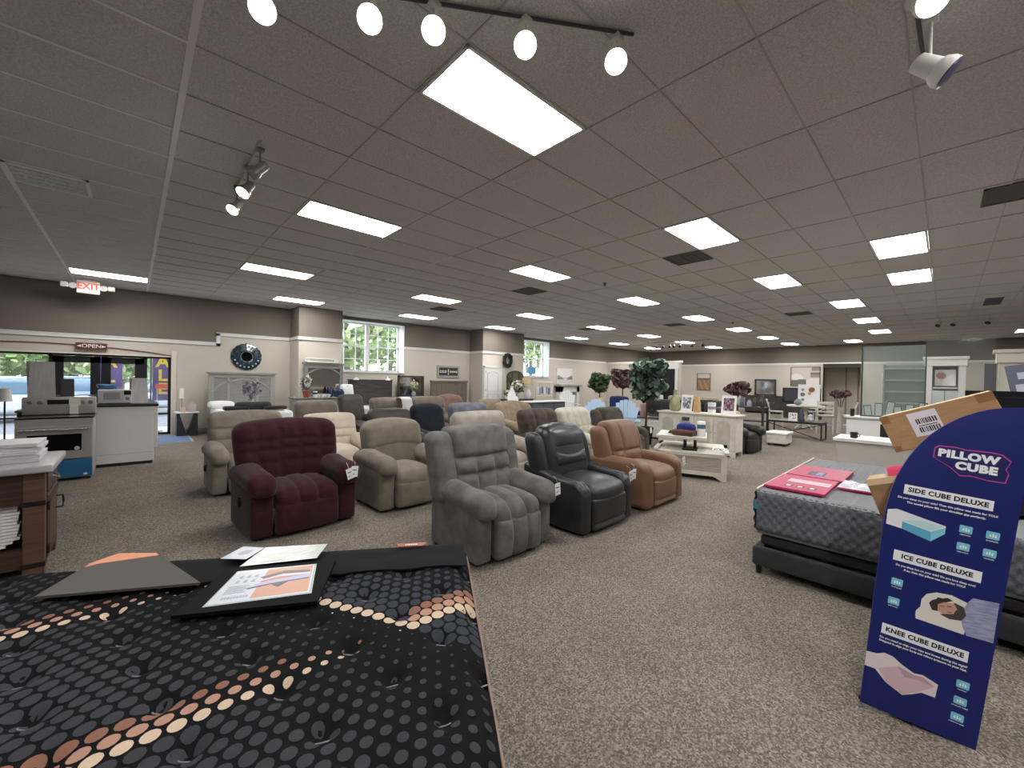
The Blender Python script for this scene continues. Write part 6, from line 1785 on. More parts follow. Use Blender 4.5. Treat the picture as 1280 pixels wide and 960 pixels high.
# dark recliner at the sideboard end, loveseat behind
recliner('black leather recliner at the right end of the white sideboard', 10.35, 3.42, -.18, .98, .95, 1.0, leather('soft black leather', S(34, 33, 34), S(28, 27, 28), .45), arm='pillow', armw=.24, armh=.60, seat_us=(), foot_us=(), lean=.25, back_w=.8, detail=14)
t = thing('throw_pillow', 'peach cushion on the black recliner at the sideboard end', 'cushion', (10.42, 3.38, .62), -.18)
b = MB(); b.cushion((0, 0, .14), (.42, .16, .34), .07, 4, (5, 2, 5), (0, .04, 0), M=Matrix.Rotation(-.25, 4, 'X')); b.build('cover', fabric('peach cloth', S(214, 182, 158), S(200, 168, 144)), t)
b = MB()
t = thing('sofa', 'dark grey rolled-back sofa behind the white sideboard', 'sofa', (11.75, 4.75, 0), -PI / 2)
M_sofa = fabric('charcoal sofa cloth', S(62, 66, 70), S(52, 56, 60))
b = MB(); b.rbox(-.85, .85, -.45, .40, .08, .42, .03); b.build('base', M_sofa, t)
for s in (-.5, .5):
    b = MB(); b.cushion((s * .86, -.06, .48), (.74, .62, .18), .06, 3, (5, 5, 2), (0, 0, .02)); b.build('seat_cushion', M_sofa, t)
    b = MB(); b.cushion((s * .86, .24, .78), (.76, .22, .50), .09, 4, (6, 2, 5), (0, .03, .05)); b.build('back_cushion', M_sofa, t)
b = MB(); b.cushion((0, .38, .60), (1.75, .16, .86), .07, 4, (8, 2, 5), (0, 0, .07)); b.build('back', M_sofa, t)
for s in (-1, 1):
    b = MB(); b.cushion((s * .93, -.02, .36), (.2, .86, .56), .09, 4, (2, 6, 4), (.01, 0, .02)); b.build('armrest', M_sofa, t)
for x in (-.8, .8):
    for y in (-.38, .34):
        b = MB(); b.lathe([(.02, 0), (.03, .09)], (x, y, 0), 8); b.build('leg', M_black, t)
t = thing('loveseat', 'black loveseat seen low behind the green bottle vase', 'sofa', (12.9, 6.5, 0), -PI / 2)
M_ls = leather('black loveseat leather', S(34, 33, 36), S(28, 28, 30))
b = MB(); b.rbox(-.6, .6, -.42, .36, .06, .42, .03); b.build('base', M_ls, t)
b = MB(); b.cushion((0, -.05, .46), (1.1, .6, .16), .05, 3, (5, 4, 2), (0, 0, .02)); b.build('seat_cushion', M_ls, t)
b = MB(); b.cushion((0, .32, .62), (1.25, .2, .72), .08, 4, (6, 2, 4), (0, .02, .03)); b.build('back', M_ls, t)
for s in (-1, 1):
    b = MB(); b.cushion((s * .66, -.03, .34), (.18, .82, .50), .08, 4, (2, 5, 3)); b.build('armrest', M_ls, t)
t = thing('sofa', 'beige sofa with scattered cushions in front of the back partition', 'sofa', (16.2, 7.0, 0), -PI / 2)
M_bs = fabric('beige sofa cloth', S(176, 162, 146), S(160, 146, 130))
b = MB(); b.rbox(-1.0, 1.0, -.45, .40, .0, .42, .03); b.build('base', M_bs, t)
b = MB(); b.cushion((0, -.08, .46), (1.9, .6, .18), .06, 3, (6, 4, 2), (0, 0, .02)); b.build('seat_cushion', M_bs, t)
b = MB(); b.cushion((0, .34, .70), (2.0, .22, .66), .09, 4, (8, 2, 4), (0, .02, .03)); b.build('back', M_bs, t)
for s in (-1, 1):
    b = MB(); b.cushion((s * 1.06, -.02, .36), (.2, .86, .56), .09, 4, (2, 5, 3)); b.build('armrest', M_bs, t)
for k, (x, m) in enumerate(((-.55, fabric('mauve cushion cloth', S(150, 128, 122), S(136, 116, 110))), (.5, fabric('oat cushion cloth', S(206, 192, 174), S(192, 178, 160))))):
    t = thing('throw_pillow', ['mauve cushion on the beige back sofa', 'oat coloured cushion on the beige back sofa'][k], 'cushion', (16.15, 7.0 - x, .56), -PI / 2)
    b = MB(); b.cushion((0, 0, .2), (.42, .14, .40), .06, 3, (4, 2, 4), (0, .04, 0), M=Matrix.Rotation(-.2, 4, 'X')); b.build('cover', m, t)
# royal blue armchair by the palm
t = thing('armchair', 'royal blue armchair between the pale planter and the burgundy tree', 'armchair', (13.4, 8.6, 0), -PI / 2)
M_rb = fabric('royal blue cloth chair', S(40, 54, 104), S(32, 44, 88))
b = MB(); b.rbox(-.38, .38, -.38, .32, .10, .40, .03); b.build('base', M_rb, t)
b = MB(); b.cushion((0, -.05, .44), (.62, .6, .16), .06, 3, (4, 4, 2), (0, 0, .02)); b.build('seat_cushion', M_rb, t)
b = MB(); b.cushion((0, .30, .66), (.8, .18, .68), .08, 4, (5, 2, 4), (0, .02, .03)); b.build('back', M_rb, t)
for s in (-1, 1):
    b = MB(); b.cushion((s * .42, -.03, .36), (.16, .76, .48), .07, 4, (2, 5, 3)); b.build('armrest', M_rb, t)
    b = MB(); b.lathe([(.02, 0), (.03, .1)], (s * .34, -.32, 0), 8); b.build('leg', M_black, t)

# below the second window: white desk with decor, mantel, painting
t = thing('desk', 'long dark desk with white top below the second window', 'desk', (11.5, 10.5, 0))
b = MB(); b.rbox(-1.0, 1.0, -.3, .3, .76, .80, .008); b.build('desk_top', M_white, t, smooth=0)
b = MB(); b.box(-.95, .95, -.25, .25, .25, .76); b.build('cabinet', plain('slate cabinet', S(74, 78, 88), .6), t, smooth=0)
for x in (-.9, .9):
    b = MB(); b.box(x - .05, x + .05, -.25, .25, 0, .25); b.build('leg', plain('slate cabinet', (0, 0, 0)), t, smooth=0)
for k in range(3):
    b = MB(); b.rbox(-.9 + .6 * k, -.34 + .6 * k, -.268, -.25, .32, .70, .005); d = b.build('drawer', plain('slate drawer', S(86, 90, 102), .6), t, smooth=0)
    b = MB(); b.ball((-.62 + .6 * k, -.285, .5), .018); b.build('knob', M_chrome, d)
bouquet('vase of white lilies in front of the arched mirror', (11.75, 12.2, .78), [M_leafg, M_leafd], [M_pety, M_petw], .30, .5, plain('clear vase', S(190, 196, 190), .1), 51, .26, 90, .10)
t = thing('console_table', 'dark console table under the arched mirror', 'console table', (11.75, 12.25, 0))
b = MB(); b.rbox(-.8, .8, -.22, .22, .74, .78, .008); b.build('table_top', M_dkw, t, smooth=0)
for x in (-.74, .74):
    for y in (-.17, .17):
        b = MB(); b.box(x - .03, x + .03, y - .03, y + .03, 0, .74); b.build('leg', M_dkw, t, smooth=0)
b = MB(); b.box(-.76, .76, -.18, .18, .6, .74); b.build('apron', M_dkw, t, smooth=0)
bouquet('small green plant in a white box on the console near the white door', (11.05, 12.1, .78), [M_leafg, M_leafd], [M_pety], .16, .26, M_paper, 52, .14, 50, .08)
t = thing('vase', 'tall white ribbed vase left of the lilies', 'vase', (11.32, 12.12, .78))
b = MB(); b.lathe([(.09, 0), (.13, .1), (.13, .3), (.07, .42), (.06, .5), (.08, .54)], n=22); b.build('body', M_paper, t)
t = thing('table_lamp', 'table lamp with a wide straw shade beside the second window', 'lamp', (12.30, 12.2, .78))
b = MB(); b.lathe([(.10, 0), (.12, .05), (.17, .18), (.12, .38), (.03, .45), (.02, .6)], n=22); b.build('base', plain('white lamp base', S(236, 232, 228), .4), t)
b = MB(); b.lathe([(.26, .58), (.20, .90), (.195, .90), (.25, .58)], n=24); b.build('lamp_shade', fabric('straw shade', S(196, 178, 142), S(180, 162, 126)), t)
t = thing('display_rack', 'white wire rack of hanging blue and white decor below the second window', 'rack', (13.5, 12.3, 0))
b = MB()
for x in (-.55, .55):
    b.cyl((x, 0, 0), (x, 0, 1.5), .018, n=8); b.cyl((x, -.25, .02), (x, .25, .02), .018, n=8)
b.cyl((-.55, 0, 1.5), (.55, 0, 1.5), .018, n=8); b.cyl((-.55, 0, .9), (.55, 0, .9), .012, n=8); b.build('frame', M_white, t)
for k in range(7):
    x = -.45 + .15 * k
    b = MB(); b.cyl((x, 0, 1.5), (x, 0, 1.3), .004, n=5); b.cushion((x, -.01, 1.15 - .05 * (k % 2)), (.11, .03, .3), .012, 2, (2, 1, 2)); b.build('hanging_decor', [M_paper, plain('blue white print', S(150, 162, 182), .6), plain('blue grey print', S(110, 122, 140), .6)][k % 3], t)
t = thing('blue_sticker', 'blue sign stuck high in the second window', 'sign', (14.55, WY + .40, 2.06))
b = MB(); b.box(-.22, .30, 0, .008, -.18, .18); b.build('board', plain('sky blue sign', S(96, 160, 220), .5), t, smooth=0)
b = MB(); b.box(-.40, -.22, 0, .008, -.14, .14); b.build('board_edge', plain('pale green sign', S(170, 204, 186), .5), t, smooth=0)
t = thing('fireplace_mantel', 'white fireplace mantel under the pale landscape painting', 'mantel', (16.7, 13.45, 0))
b = MB(); b.box(-.78, -.56, -.05, .28, 0, 1.28); b.box(.56, .78, -.05, .28, 0, 1.28); b.box(-.78, .78, -.05, .28, 1.0, 1.28); b.build('surround', M_white, t, smooth=0)
b = MB(); b.rbox(-.90, .90, -.14, .29, 1.28, 1.36, .01); b.build('shelf', plain('grey mantel shelf', S(150, 146, 142), .5), t, smooth=0)
b = MB(); b.box(-.56, .56, .18, .27, 0, 1.0); b.build('firebox', M_black, t, smooth=0)
b = MB(); b.box(-.5, .5, -.06, -.05, 1.06, 1.22); b.build('panel', M_paper, t, smooth=0)
def picture(label, loc, w, h, fm, mats, fn, axis='x', name='wall_art'):
    """framed picture; axis 'x' hangs on a wall facing -y, 'y' on a wall facing -x"""
    t = thing(name, label, 'picture', loc, 0 if axis == 'x' else -PI / 2)
    b = MB(); b.box(-w / 2, w / 2, -.03, .0, h / 2 - .03, h / 2); b.box(-w / 2, w / 2, -.03, 0, -h / 2, -h / 2 + .03); b.box(-w / 2, -w / 2 + .03, -.03, 0, -h / 2, h / 2); b.box(w / 2 - .03, w / 2, -.03, 0, -h / 2, h / 2); b.build('frame', fm, t, smooth=0)
    b = MB(); N = 28
    for i in range(N):
        for j in range(N):
            b.mi(fn((i + .5) / N, (j + .5) / N)).add([(-w / 2 + w * i / N, -.012, -h / 2 + h * j / N), (-w / 2 + w * (i + 1) / N, -.012, -h / 2 + h * j / N), (-w / 2 + w * (i + 1) / N, -.012, -h / 2 + h * (j + 1) / N), (-w / 2 + w * i / N, -.012, -h / 2 + h * (j + 1) / N)], [(0, 1, 2, 3)])
    b.build('canvas', mats, t, smooth=0)
    return t
A = [plain('art off white', S(232, 228, 224), .7), plain('art mist', S(206, 204, 200), .7), plain('art grey', S(120, 118, 112), .7), plain('art olive', S(150, 146, 128), .7)]
picture('pale misty landscape painting above the white mantel', (16.65, WY - .005, 1.82), 1.34, .82, M_white, A, lambda u, v: 2 if .28 < v < .34 + .04 * math.sin(u * 9) else (3 if .34 < v < .46 + .08 * math.sin(u * 7 + 1) else (1 if v < .3 else 0)))
B_ = [plain('art sky', S(196, 194, 190), .7), plain('art sand', S(166, 140, 108), .7), plain('art umber', S(122, 98, 76), .7), plain('art ochre', S(146, 118, 86), .7)]
picture('small brown field landscape on the far wall', (BX - .005, 10.2, 1.67), .80, 1.04, M_dkw, B_, lambda u, v: 0 if v > .72 else (2 if v > .62 else (1 if math.sin(u * 17 + v * 9) > .2 else 3)), 'y')
C_ = [plain('art cream', S(224, 218, 210), .7), plain('art mauve grey', S(120, 112, 110), .7), plain('art blush', S(206, 194, 186), .7), plain('art taupe', S(150, 138, 130), .7)]
def absf(u, v):
    if v < .30 + .16 * u - .3 * max(0, u - .45): return 1 if u < .55 else 0
    if u > .62 + .1 * v: return 3 if .45 < v < .62 or v > .8 else (1 if .62 <= v < .72 else (2 if v > .4 else 0))
    if (u - .2) ** 2 + (v - .42) ** 2 < .05: return 0
    return 2
picture('wide abstract grey and blush painting on the far wall', (BX - .005, 5.04, 2.02), 1.28, 1.02, M_dkw, C_, absf, 'y')
t = thing('wall_mirror', 'large dark-framed mirror standing at the far wall', 'mirror', (BX - .06, 6.85, 1.42))
b = MB(); b.box(-.05, .03, -.52, .52, .36, .44); b.box(-.05, .03, -.52, .52, -.46, -.38); b.box(-.05, .03, -.52, -.44, -.46, .44); b.box(-.05, .03, .44, .52, -.46, .44); b.build('frame', M_dkw, t, smooth=0)
b = MB(); b.box(-.01, .0, -.44, .44, -.38, .36); b.build('mirror_glass', plain('mirror silver', (0, 0, 0)), t, smooth=0)
t = thing('dresser', 'dark dresser below the mirror on the far wall', 'dresser', (BX - .55, 6.85, 0))
b = MB(); b.rbox(0, .5, -.85, .85, .08, .92, .01); b.build('carcass', M_dkw, t, smooth=0)
b = MB(); b.rbox(-.03, .52, -.88, .88, .92, .96, .01); b.build('top', M_dkw, t, smooth=0)
for k in range(3):
    b = MB(); b.rbox(-.018, 0, -.82 + .55 * k, -.29 + .55 * k, .12, .88, .006); d = b.build('drawer', M_dkw, t, smooth=0)
    b = MB(); b.ball((-.03, -.55 + .55 * k, .6), .02); b.build('knob', M_chrome, d)
for y in (-.8, .8):
    b = MB(); b.box(0, .5, y - .04, y + .04, 0, .08); b.build('foot', M_dkw, t, smooth=0)
t = thing('fireplace', 'dark electric fireplace panel behind the white dining table', 'fireplace', (23.0, 4.65, 0))
b = MB(); b.rbox(0, .3, -.76, .76, .0, .72, .01); b.build('cabinet', M_dkw, t, smooth=0)
b = MB(); b.rbox(-.02, .06, -.75, .75, .72, 1.44, .02); b.build('screen_frame', M_black, t, smooth=0)
b = MB(); b.box(-.024, -.02, -.66, .66, .80, 1.36); b.build('screen', plain('dark picture glass', S(74, 76, 88), .15), t, smooth=0)
# dining set
t = thing('dining_table', 'round white pedestal dining table near the far wall', 'dining table', (17.5, 3.40, 0))
b = MB(); b.lathe([(.50, .80), (.56, .815), (.56, .85), (.54, .86)], n=36); b.build('table_top', M_cw, t)
b = MB(); b.lathe([(.09, .05), (.07, .2), (.1, .4), (.06, .6), (.12, .8)], n=20); b.build('pedestal', M_cw, t)
for k in range(4):
    a = PI / 4 + k * PI / 2; b = MB(); b.tube([(.05 * math.cos(a), .05 * math.sin(a), .22), (.2 * math.cos(a), .2 * math.sin(a), .16), (.36 * math.cos(a), .36 * math.sin(a), .025)], .025, 6); b.build('foot', M_cw, t)
def dining_chair(label, x, y, rz):
    t = thing('dining_chair', label, 'chair', (x, y, 0), rz, 'white dining chairs')
    b = MB(); b.rbox(-.23, .23, -.22, .22, .56, .61, .015); b.build('seat', plain('grey seat pad', S(170, 166, 158), .8), t)
    for sx in (-1, 1):
        b = MB(); b.tube([(sx * .20, -.19, .56), (sx * .205, -.20, .3), (sx * .21, -.21, .0)], .022, 6); b.build('leg', M_cw, t)
        b = MB(); b.tube([(sx * .20, .28, 0), (sx * .20, .20, .35), (sx * .20, .20, .6), (sx * .21, .25, .85), (sx * .22, .32, 1.04)], .022, 6); b.build('leg', M_cw, t)
    for z0, z1, dy in ((.94, 1.03, .285), (.80, .86, .235), (.68, .72, .215)):
        b = MB(); b.rbox(-.2, .2, dy - .012, dy + .012, z0, z1, .006); b.build('back_rail', M_cw, t, smooth=0)
    b = MB(); b.prism([(-.17, .72), (-.12, .72), (.17, .93), (.12, .93)], .22, .235, Matrix.Rotation(PI / 2, 4, 'X') @ Matrix.Diagonal((1, 1, -1, 1))); b.prism([(.17, .72), (.12, .72), (-.17, .93), (-.12, .93)], .22, .235, Matrix.Rotation(PI / 2, 4, 'X') @ Matrix.Diagonal((1, 1, -1, 1))); b.build('cross_splat', M_cw, t, smooth=0)
    b = MB()
    for sx in (-1, 1): b.cyl((sx * .205, -.2, .28), (sx * .20, .22, .28), .012, n=6)
    b.cyl((-.205, 0, .28), (.205, 0, .28), .012, n=6); b.build('stretcher', M_cw, t)
    return t
dining_chair('white dining chair at the left of the round white table', 17.3, 4.25, 0.25)
dining_chair('white cross-back dining chair with its back turned at the near side of the table', 16.55, 2.68, PI / 2 + .15 - PI)
dining_chair('white dining chair at the right of the round white table', 17.3, 2.25, PI + .1)
dining_chair('white dining chair on the far side of the round white table', 18.45, 3.5, PI / 2 + PI)
t = thing('poster_stand', 'white poster card with small floral pictures standing on the white dining table', 'poster', (17.4, 3.30, .86))
b = MB(); b.box(0, .012, -.32, .32, .0, .74, Matrix.Rotation(.06, 4, 'Y')); p_ = b.build('card', M_paper, t, smooth=0)
for (y, z, r, m) in ((.18, .55, .05, plain('poster sage', S(150, 160, 150), .6)), (-.08, .55, .09, plain('poster brown', S(140, 96, 66), .6)), (.18, .38, .07, plain('poster grey', S(110, 112, 116), .6)), (-.02, .42, .05, plain('poster tan', S(190, 150, 110), .6)), (.17, .2, .05, plain('poster teal', S(120, 150, 146), .6))):
    b = MB(); b.lathe([(r, 0), (r, .003)], n=14, M=Matrix.Rotation(.06, 4, 'Y') @ Matrix.Translation((-.001, y, z)) @ Matrix.Rotation(-PI / 2, 4, 'Y')); b.build('picture', m, p_)
b = MB(); b.box(.012, .14, -.04, .04, 0, .03); b.build('foot', M_paper, t, smooth=0)
t = thing('vase', 'round teal grey vase on the white dining table', 'vase', (17.12, 3.55, .86))
b = MB(); b.lathe([(.06, 0), (.11, .05), (.12, .11), (.08, .18), (.05, .2), (.06, .22)], n=18); b.build('body', plain('teal grey glaze', S(134, 150, 150), .35), t)
# coffee bench of black metal
t = thing('coffee_table', 'low black metal framed table in front of the white dining set', 'coffee table', (14.6, 3.05, 0))
b = MB(); b.rbox(-.35, .35, -.68, .68, .44, .50, .01); b.build('table_top', mat('black marble', S(32, 32, 34), .3, col2=S(44, 44, 46), nscale=5), t, smooth=0)
for y in (-.66, .66):
    b = MB()
    for x in (-.33, .33): b.box(x - .018, x + .018, y - .018, y + .018, 0, .44)
    b.box(-.33, .33, y - .018, y + .018, 0, .03); b.build('leg_frame', M_black, t, smooth=0)
b = MB(); b.cyl((-.33, -.66, .02), (-.33, .66, .42), .012, n=6); b.cyl((.33, .66, .02), (.33, -.66, .42), .012, n=6); b.build('cross_brace', M_black, t)
photo_card('white card sign standing on the low black metal table', (14.45, 3.12, .50), .22, .24, [plain('pic grey', (0, 0, 0)), plain('pic pale', (0, 0, 0)), M_paper], .15, 6, 'card sign', 'card_sign')
t = thing('figurine', 'dark grey seated figurine on the low black metal table', 'figurine', (14.55, 2.92, .50))
b = MB(); b.lathe([(.07, 0), (.08, .04), (.06, .12), (.075, .18), (.05, .24), (.055, .30), (.03, .36)], n=16); b.build('body', plain('charcoal stone', S(72, 74, 84), .6), t)
b = MB(); b.lathe([(.1, -.01), (.1, 0)], n=16); b.build('base', M_dark, t)
t = thing('figurine', 'pale patterned figurine at the right of the low black table', 'figurine', (14.55, 2.70, .50))
b = MB(); b.lathe([(.06, 0), (.09, .06), (.05, .14), (.06, .18), (.02, .22)], n=16); b.build('body', plain('pale stone', S(206, 202, 200), .6), t)
t = thing('white_stool', 'low white upholstered bench with papers in the aisle', 'bench', (12.2, 2.95, 0))
b = MB(); b.rbox(-.15, .45, -.22, .22, .06, .30, .02); b.build('body', M_cw, t, smooth=0)
b = MB(); b.rbox(-.18, .48, -.24, .24, .30, .35, .015); b.build('top', M_paper, t, smooth=0)
for x in (-.1, .4):
    for y in (-.17, .17):
        b = MB(); b.lathe([(.015, 0), (.02, .07)], (x, y, 0), 8); b.build('leg', M_black, t)
t = thing('display_table', 'dark display table crowded with glassware left of the dining set', 'display table', (15.6, 4.75, 0))
b = MB(); b.rbox(-.3, .3, -.65, .65, .76, .80, .008); b.build('table_top', M_dkw, t, smooth=0)
b = MB(); b.box(-.26, .26, -.6, .6, .30, .34); b.build('shelf', M_dkw, t, smooth=0)
for x in (-.26, .26):
    for y in (-.6, .6):
        b = MB(); b.box(x - .03, x + .03, y - .03, y + .03, 0, .76); b.build('leg', M_dkw, t, smooth=0)
rng = random.Random(12)
GL = ['clear bell jar at the left end of the crowded dark display table', 'clear tall jar second along the crowded dark display table', 'blue grey jar in the middle of the crowded display table', 'clear squat jar right of the blue grey jar', 'smoky jar with lid near the right of the display table', 'dark jar at the right end of the crowded display table']
GM = [plain('clear decor glass', S(206, 212, 216), .1, alpha=.6), plain('blue grey decor', S(110, 120, 146), .3), plain('smoky decor', S(76, 74, 80), .3)]
for k in range(6):
    h = .22 + .12 * ((k * 7) % 3) / 2
    t = thing('jar', GL[k], 'jar', (15.55 + .08 * (k % 2), 5.25 - .2 * k, .80), 0, 'glassware on the dark display table')
    b = MB(); b.lathe([(.06, 0), (.075, .02), (.075, h * .7), (.045, h * .9), (.05, h)], n=16); b.build('body', GM[(0, 0, 1, 0, 2, 2)[k]], t)
    b = MB(); b.lathe([(.052, h), (.04, h + .02), (.012, h + .05)], n=12); b.build('lid', GM[2], t)
t = thing('vase_of_flowers', 'stem vase with dusky red flowers beside the white counter', 'flowers', (15.0, 2.08, 0))
b = MB(); b.lathe([(.11, 0), (.11, .03), (.06, .1), (.07, .5), (.05, .82), (.06, .95)], n=20); b.build('vase', plain('pale floor vase', S(176, 170, 162), .5), t)
b = MB()
for k in range(6):
    a = k * 1.05; b.tube([(0, 0, .8), (.06 * math.cos(a), .06 * math.sin(a), 1.1), (.13 * math.cos(a), .13 * math.sin(a), 1.3)], .007, 5)
b.build('stem', plain('grey stem', S(120, 112, 104), .8), t)
b = MB(); leaf_cloud(b, (0, 0, 1.34), (.24, .24, .12), 120, .09, 77, 3); b.build('blossom', FR, t)

# counters, glass screen, hutch and column on the right
M_cbody = plain('warm white counter', S(198, 192, 184), .6)
t = thing('counter', 'low pale counter with a white top just beyond the grey mattress', 'counter', (7.2, .25, 0))
b = MB(); b.rbox(0, .55, -.78, .78, .06, .80, .008); b.build('cabinet', M_cbody, t, smooth=0)
b = MB(); b.rbox(-.03, .58, -.82, .82, .80, .85, .012); b.build('top', M_white, t, smooth=0)
b = MB(); b.box(.03, .52, -.75, .75, 0, .06); b.build('plinth', M_dark, t, smooth=0)
t = thing('candle_jar', 'small black cup on the low pale counter', 'cup', (7.32, .86, .85))
b = MB(); b.lathe([(.035, 0), (.042, .01), (.044, .08), (.038, .08), (.03, .02)], n=14); b.build('cup', M_black, t)
b = MB(); b.tube([(0, -.044, .06), (0, -.065, .05), (0, -.06, .025), (0, -.04, .02)], .005, 5); b.build('handle', M_black, t)
t = thing('counter', 'white shop counter beneath the tall glass screen', 'counter', (12.0, .55, 0))
b = MB(); b.rbox(0, .6, -.75, 1.0, .0, .84, .008); b.build('cabinet', plain('white counter front', S(214, 214, 210), .5), t, smooth=0)
b = MB(); b.rbox(-.04, .64, -.79, 1.04, .84, .88, .01); b.build('top', plain('pale counter top', S(196, 200, 198), .35), t, smooth=0)
b = MB(); b.box(-.012, 0, -.5, .42, .18, .74); b.build('shelf_dark_panel', M_black, t, smooth=0)  # flat black panel in place of the shelf's shaded inside
for k in range(3):
    b = MB(); b.box(-.02, -.012, .02 + .14 * k, .12 + .14 * k, .22, .40); b.build('boxed_stock', M_paper if k != 1 else plain('stock box', S(120, 110, 100), .6), t, smooth=0)
t = thing('candle_jar', 'black cylinder tumbler at the left end of the white shop counter', 'tumbler', (12.1, 1.46, .88))
b = MB(); b.lathe([(.035, 0), (.04, .005), (.04, .17), (.036, .17), (.03, .03)], n=14); b.build('tumbler', M_black, t)
t = thing('glass_screen', 'tall greenish glass partition screen on the white shop counter', 'glass screen', (12.35, .83, .88))
M_gs = mat('green tinted glass', S(150, 164, 160), .04, spec=.6, alpha=.24)
b = MB(); b.box(0, .02, -.52, .50, .0, 1.60); b.build('glass_pane', M_gs, t, smooth=0)
b = MB(); b.box(-.012, .03, .49, .52, 0, 1.62); b.box(-.01, .03, -.54, -.52, 0, 1.60); b.box(-.01, .03, -.54, .52, -.0, .025); b.build('edge_frame', plain('dark glass edge', S(52, 62, 62), .3), t, smooth=0)
t = thing('glass_screen', 'second clear glass pane behind the greenish screen', 'glass screen', (12.8, -.18, .88))
b = MB(); b.box(0, .015, -.5, .5, .0, 1.75); b.build('glass_pane', mat('clear tinted glass', S(178, 184, 182), .04, spec=.6, alpha=.07), t, smooth=0)
b = MB(); b.box(-.005, .02, -.5, .5, -.028, .02); b.build('base_channel', M_steel, t, smooth=0)
t = thing('counter', 'rear work counter holding up the clear glass pane', 'counter', (12.75, -.15, 0))
b = MB(); b.rbox(-.08, .5, -.53, .53, 0, .80, .008); b.build('cabinet', M_cbody, t, smooth=0)
b = MB(); b.rbox(-.10, .53, -.55, .55, .80, .85, .008); b.build('top', M_white, t, smooth=0)
# behind the screen: white mantel, shelving, tables
t = thing('fireplace_mantel', 'white mantel seen through the glass screen', 'mantel', (22.5, 1.05, 0))
b = MB(); b.box(0, .3, .45, .65, 0, 1.95); b.box(0, .3, -.85, -.65, 0, 1.95); b.box(0, .3, -.85, .65, 1.75, 1.95); b.build('surround', M_white, t, smooth=0)
b = MB(); b.rbox(-.1, .32, -.95, .75, 1.95, 2.12, .01); b.build('shelf', M_white, t, smooth=0)
b = MB(); b.box(.2, .3, -.65, .45, 0, 1.75); b.build('back_panel', plain('pale grey panel', S(190, 196, 194), .6), t, smooth=0)
t = thing('shelving_unit', 'grey shelving seen through the right half of the glass screen', 'shelf', (18.4, .75, 0))
b = MB(); b.box(0, .4, -.75, -.71, 0, 2.3); b.box(0, .4, .66, .70, 0, 2.3); b.box(.38, .4, -.75, .70, 0, 2.3); b.build('frame', plain('grey shelving', S(120, 122, 116), .6), t, smooth=0)
for k in range(6):
    b = MB(); b.box(0, .4, -.71, .66, .25 + .38 * k, .29 + .38 * k); b.build('shelf_board', plain('grey shelf board', S(150, 150, 142), .6), t, smooth=0)
for k in range(6):
    t = thing('picture_frame', f'{ORD[k]} of six dark frames stacked upright on the counter behind the glass', 'picture frame', (12.50 + .02 * (k % 2), 1.22 - .17 * k, .88), 0, 'frames behind the glass screen')
    M = Matrix.Rotation(.12, 4, 'Y') @ Matrix.Rotation(.12 * ((k % 3) - 1), 4, 'X')
    h = .26 + .05 * (k % 3)
    b = MB(); b.box(0, .012, -.07, .07, 0, .02, M); b.box(0, .012, -.07, .07, h - .02, h, M); b.box(0, .012, -.07, -.055, 0, h, M); b.box(0, .012, .055, .07, 0, h, M); b.build('frame', M_dark, t, smooth=0)
    b = MB(); b.box(.004, .008, -.055, .055, .02, h - .02, M); b.build('mount', plain('pale mount', S(190, 196, 190), .5), t, smooth=0)
t = thing('hutch', 'tall white frame cabinet with a heavy cornice behind the cardboard carton', 'hutch', (14.5, .02, 0))
b = MB(); b.box(0, .4, .22, .34, 0, 2.12); b.box(0, .4, -.34, -.22, 0, 2.12); b.box(.36, .4, -.22, .22, 0, 2.1); b.build('carcass', M_white, t, smooth=0)
b = MB(); b.rbox(-.03, .43, -.36, .36, 2.10, 2.28, .008); b.rbox(-.06, .46, -.39, .39, 2.26, 2.33, .012); b.build('cornice', M_white, t, smooth=0)
b = MB(); b.box(.02, .36, -.22, .22, 1.55, 1.58); b.box(.02, .36, -.22, .22, .9, .93); b.build('shelf_board', M_white, t, smooth=0)
b = MB(); b.box(.0, .02, -.215, .215, .1, 1.5); d = b.build('door', plain('pale blue grey door', S(200, 208, 208), .4), t, smooth=0)
b = MB(); b.box(-.01, 0, -.01, .01, .1, 1.5); b.build('door_gap', plain('seam grey', (0, 0, 0)), d, smooth=0)
t = thing('framed_picture', 'framed print with a rose and brown motif inside the white hutch', 'picture', (14.70, .02, 1.585))
b = MB(); b.box(0, .02, -.2, .2, .0, .03); b.box(0, .02, -.2, .2, .43, .50); b.box(0, .02, -.2, -.18, 0, .5); b.box(0, .02, .18, .2, 0, .5); b.build('frame', M_dark, t, smooth=0)
b = MB(); b.box(.008, .012, -.18, .18, .03, .43); b.build('print', M_paper, t, smooth=0)
b = MB(); b.lathe([(.085, 0), (.085, .003)], n=16, M=Matrix.Translation((.007, .07, .28)) @ Matrix.Rotation(-PI / 2, 4, 'Y')); b.build('motif', plain('rose brown print', S(168, 130, 120), .6), t)
t = thing('candle_jar', 'black coffee maker shaped jar in front of the white hutch', 'decor', (13.6, .17, .92))
b = MB(); b.lathe([(.07, 0), (.075, .02), (.075, .16), (.09, .17), (.09, .24), (.02, .26)], n=16); b.build('body', M_black, t)
t = thing('pedestal', 'white plinth in front of the hutch', 'pedestal', (13.6, .17, 0))
b = MB(); b.rbox(-.2, .2, -.25, .25, 0, .86, .01); b.build('body', M_white, t, smooth=0)
b = MB(); b.rbox(-.22, .22, -.27, .27, .86, .92, .01); b.build('top', M_white, t, smooth=0)
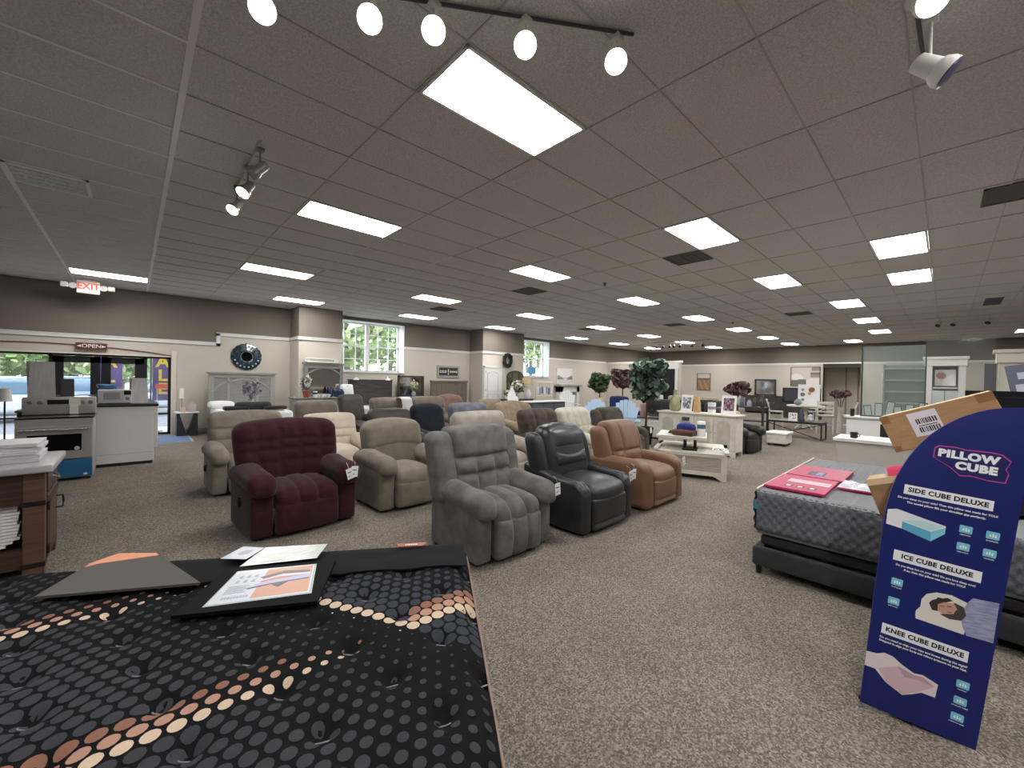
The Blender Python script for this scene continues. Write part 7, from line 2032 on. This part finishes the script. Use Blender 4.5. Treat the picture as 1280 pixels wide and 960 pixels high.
b = MB(); b.box(13.0, 13.25, -1.02, -.74, 0, 2.12); b.box(12.94, 13.3, -1.06, -.70, 2.10, 2.30); b.box(12.90, 13.34, -1.10, -.66, 2.30, 2.37); b.box(13.05, 13.2, -4.5, -1.02, 0, 2.28); b.box(13.0, 13.24, -4.5, -1.02, 2.28, 2.36)
struct(b.build('column', plain('cream column', S(212, 206, 194), .6), smooth=0))
t = thing('wall_mirror', 'dark-edged mirror leaning against the white column', 'mirror', (12.93, -.62, 0))
b = MB(); b.box(0, .05, -.08, .08, .9, 2.08); b.build('frame', plain('dark slate frame', S(70, 66, 74), .5), t, smooth=0)
b = MB(); b.box(.0, .05, -.06, .06, 0, .9); b.build('stand', M_dark, t, smooth=0)
# ------------------------------------------------------------------ camera, daylight, exposure
cd = bpy.data.cameras.new('camera')
cd.sensor_fit = 'HORIZONTAL'; cd.sensor_width = 36.0; cd.lens = 36.0 * 507.15 / 1280.0
cd.clip_start = .02; cd.clip_end = 300
cam = bpy.data.objects.new('camera', cd)
COL.objects.link(cam)
yw, pt, rl = .819043, -.009862, .017784
F = Vector((math.cos(yw) * math.cos(pt), math.sin(yw) * math.cos(pt), math.sin(pt)))
Rt = Vector((math.sin(yw), -math.cos(yw), 0)); U = Rt.cross(F)
A = Rt * math.cos(rl) + U * math.sin(rl); B = -Rt * math.sin(rl) + U * math.cos(rl)
Mx = Matrix((A, B, -F)).transposed().to_4x4()
Mx.translation = Vector((0, 0, 1.57))
cam.matrix_world = Mx
SC.camera = cam
w = bpy.data.worlds.new('daylight')
SC.world = w
w.use_nodes = True
bg = w.node_tree.nodes['Background']
bg.inputs['Color'].default_value = (.76, .88, 1.0, 1)
bg.inputs['Strength'].default_value = 9.0
SC.cycles.use_denoising = True
SC.cycles.max_bounces = 6
SC.cycles.diffuse_bounces = 4
SC.cycles.transparent_max_bounces = 12
SC.view_settings.view_transform = 'Standard'
SC.view_settings.look = 'None'
SC.view_settings.gamma = 1.0
SC.view_settings.use_curve_mapping = False
SC.view_settings.exposure = -0.02
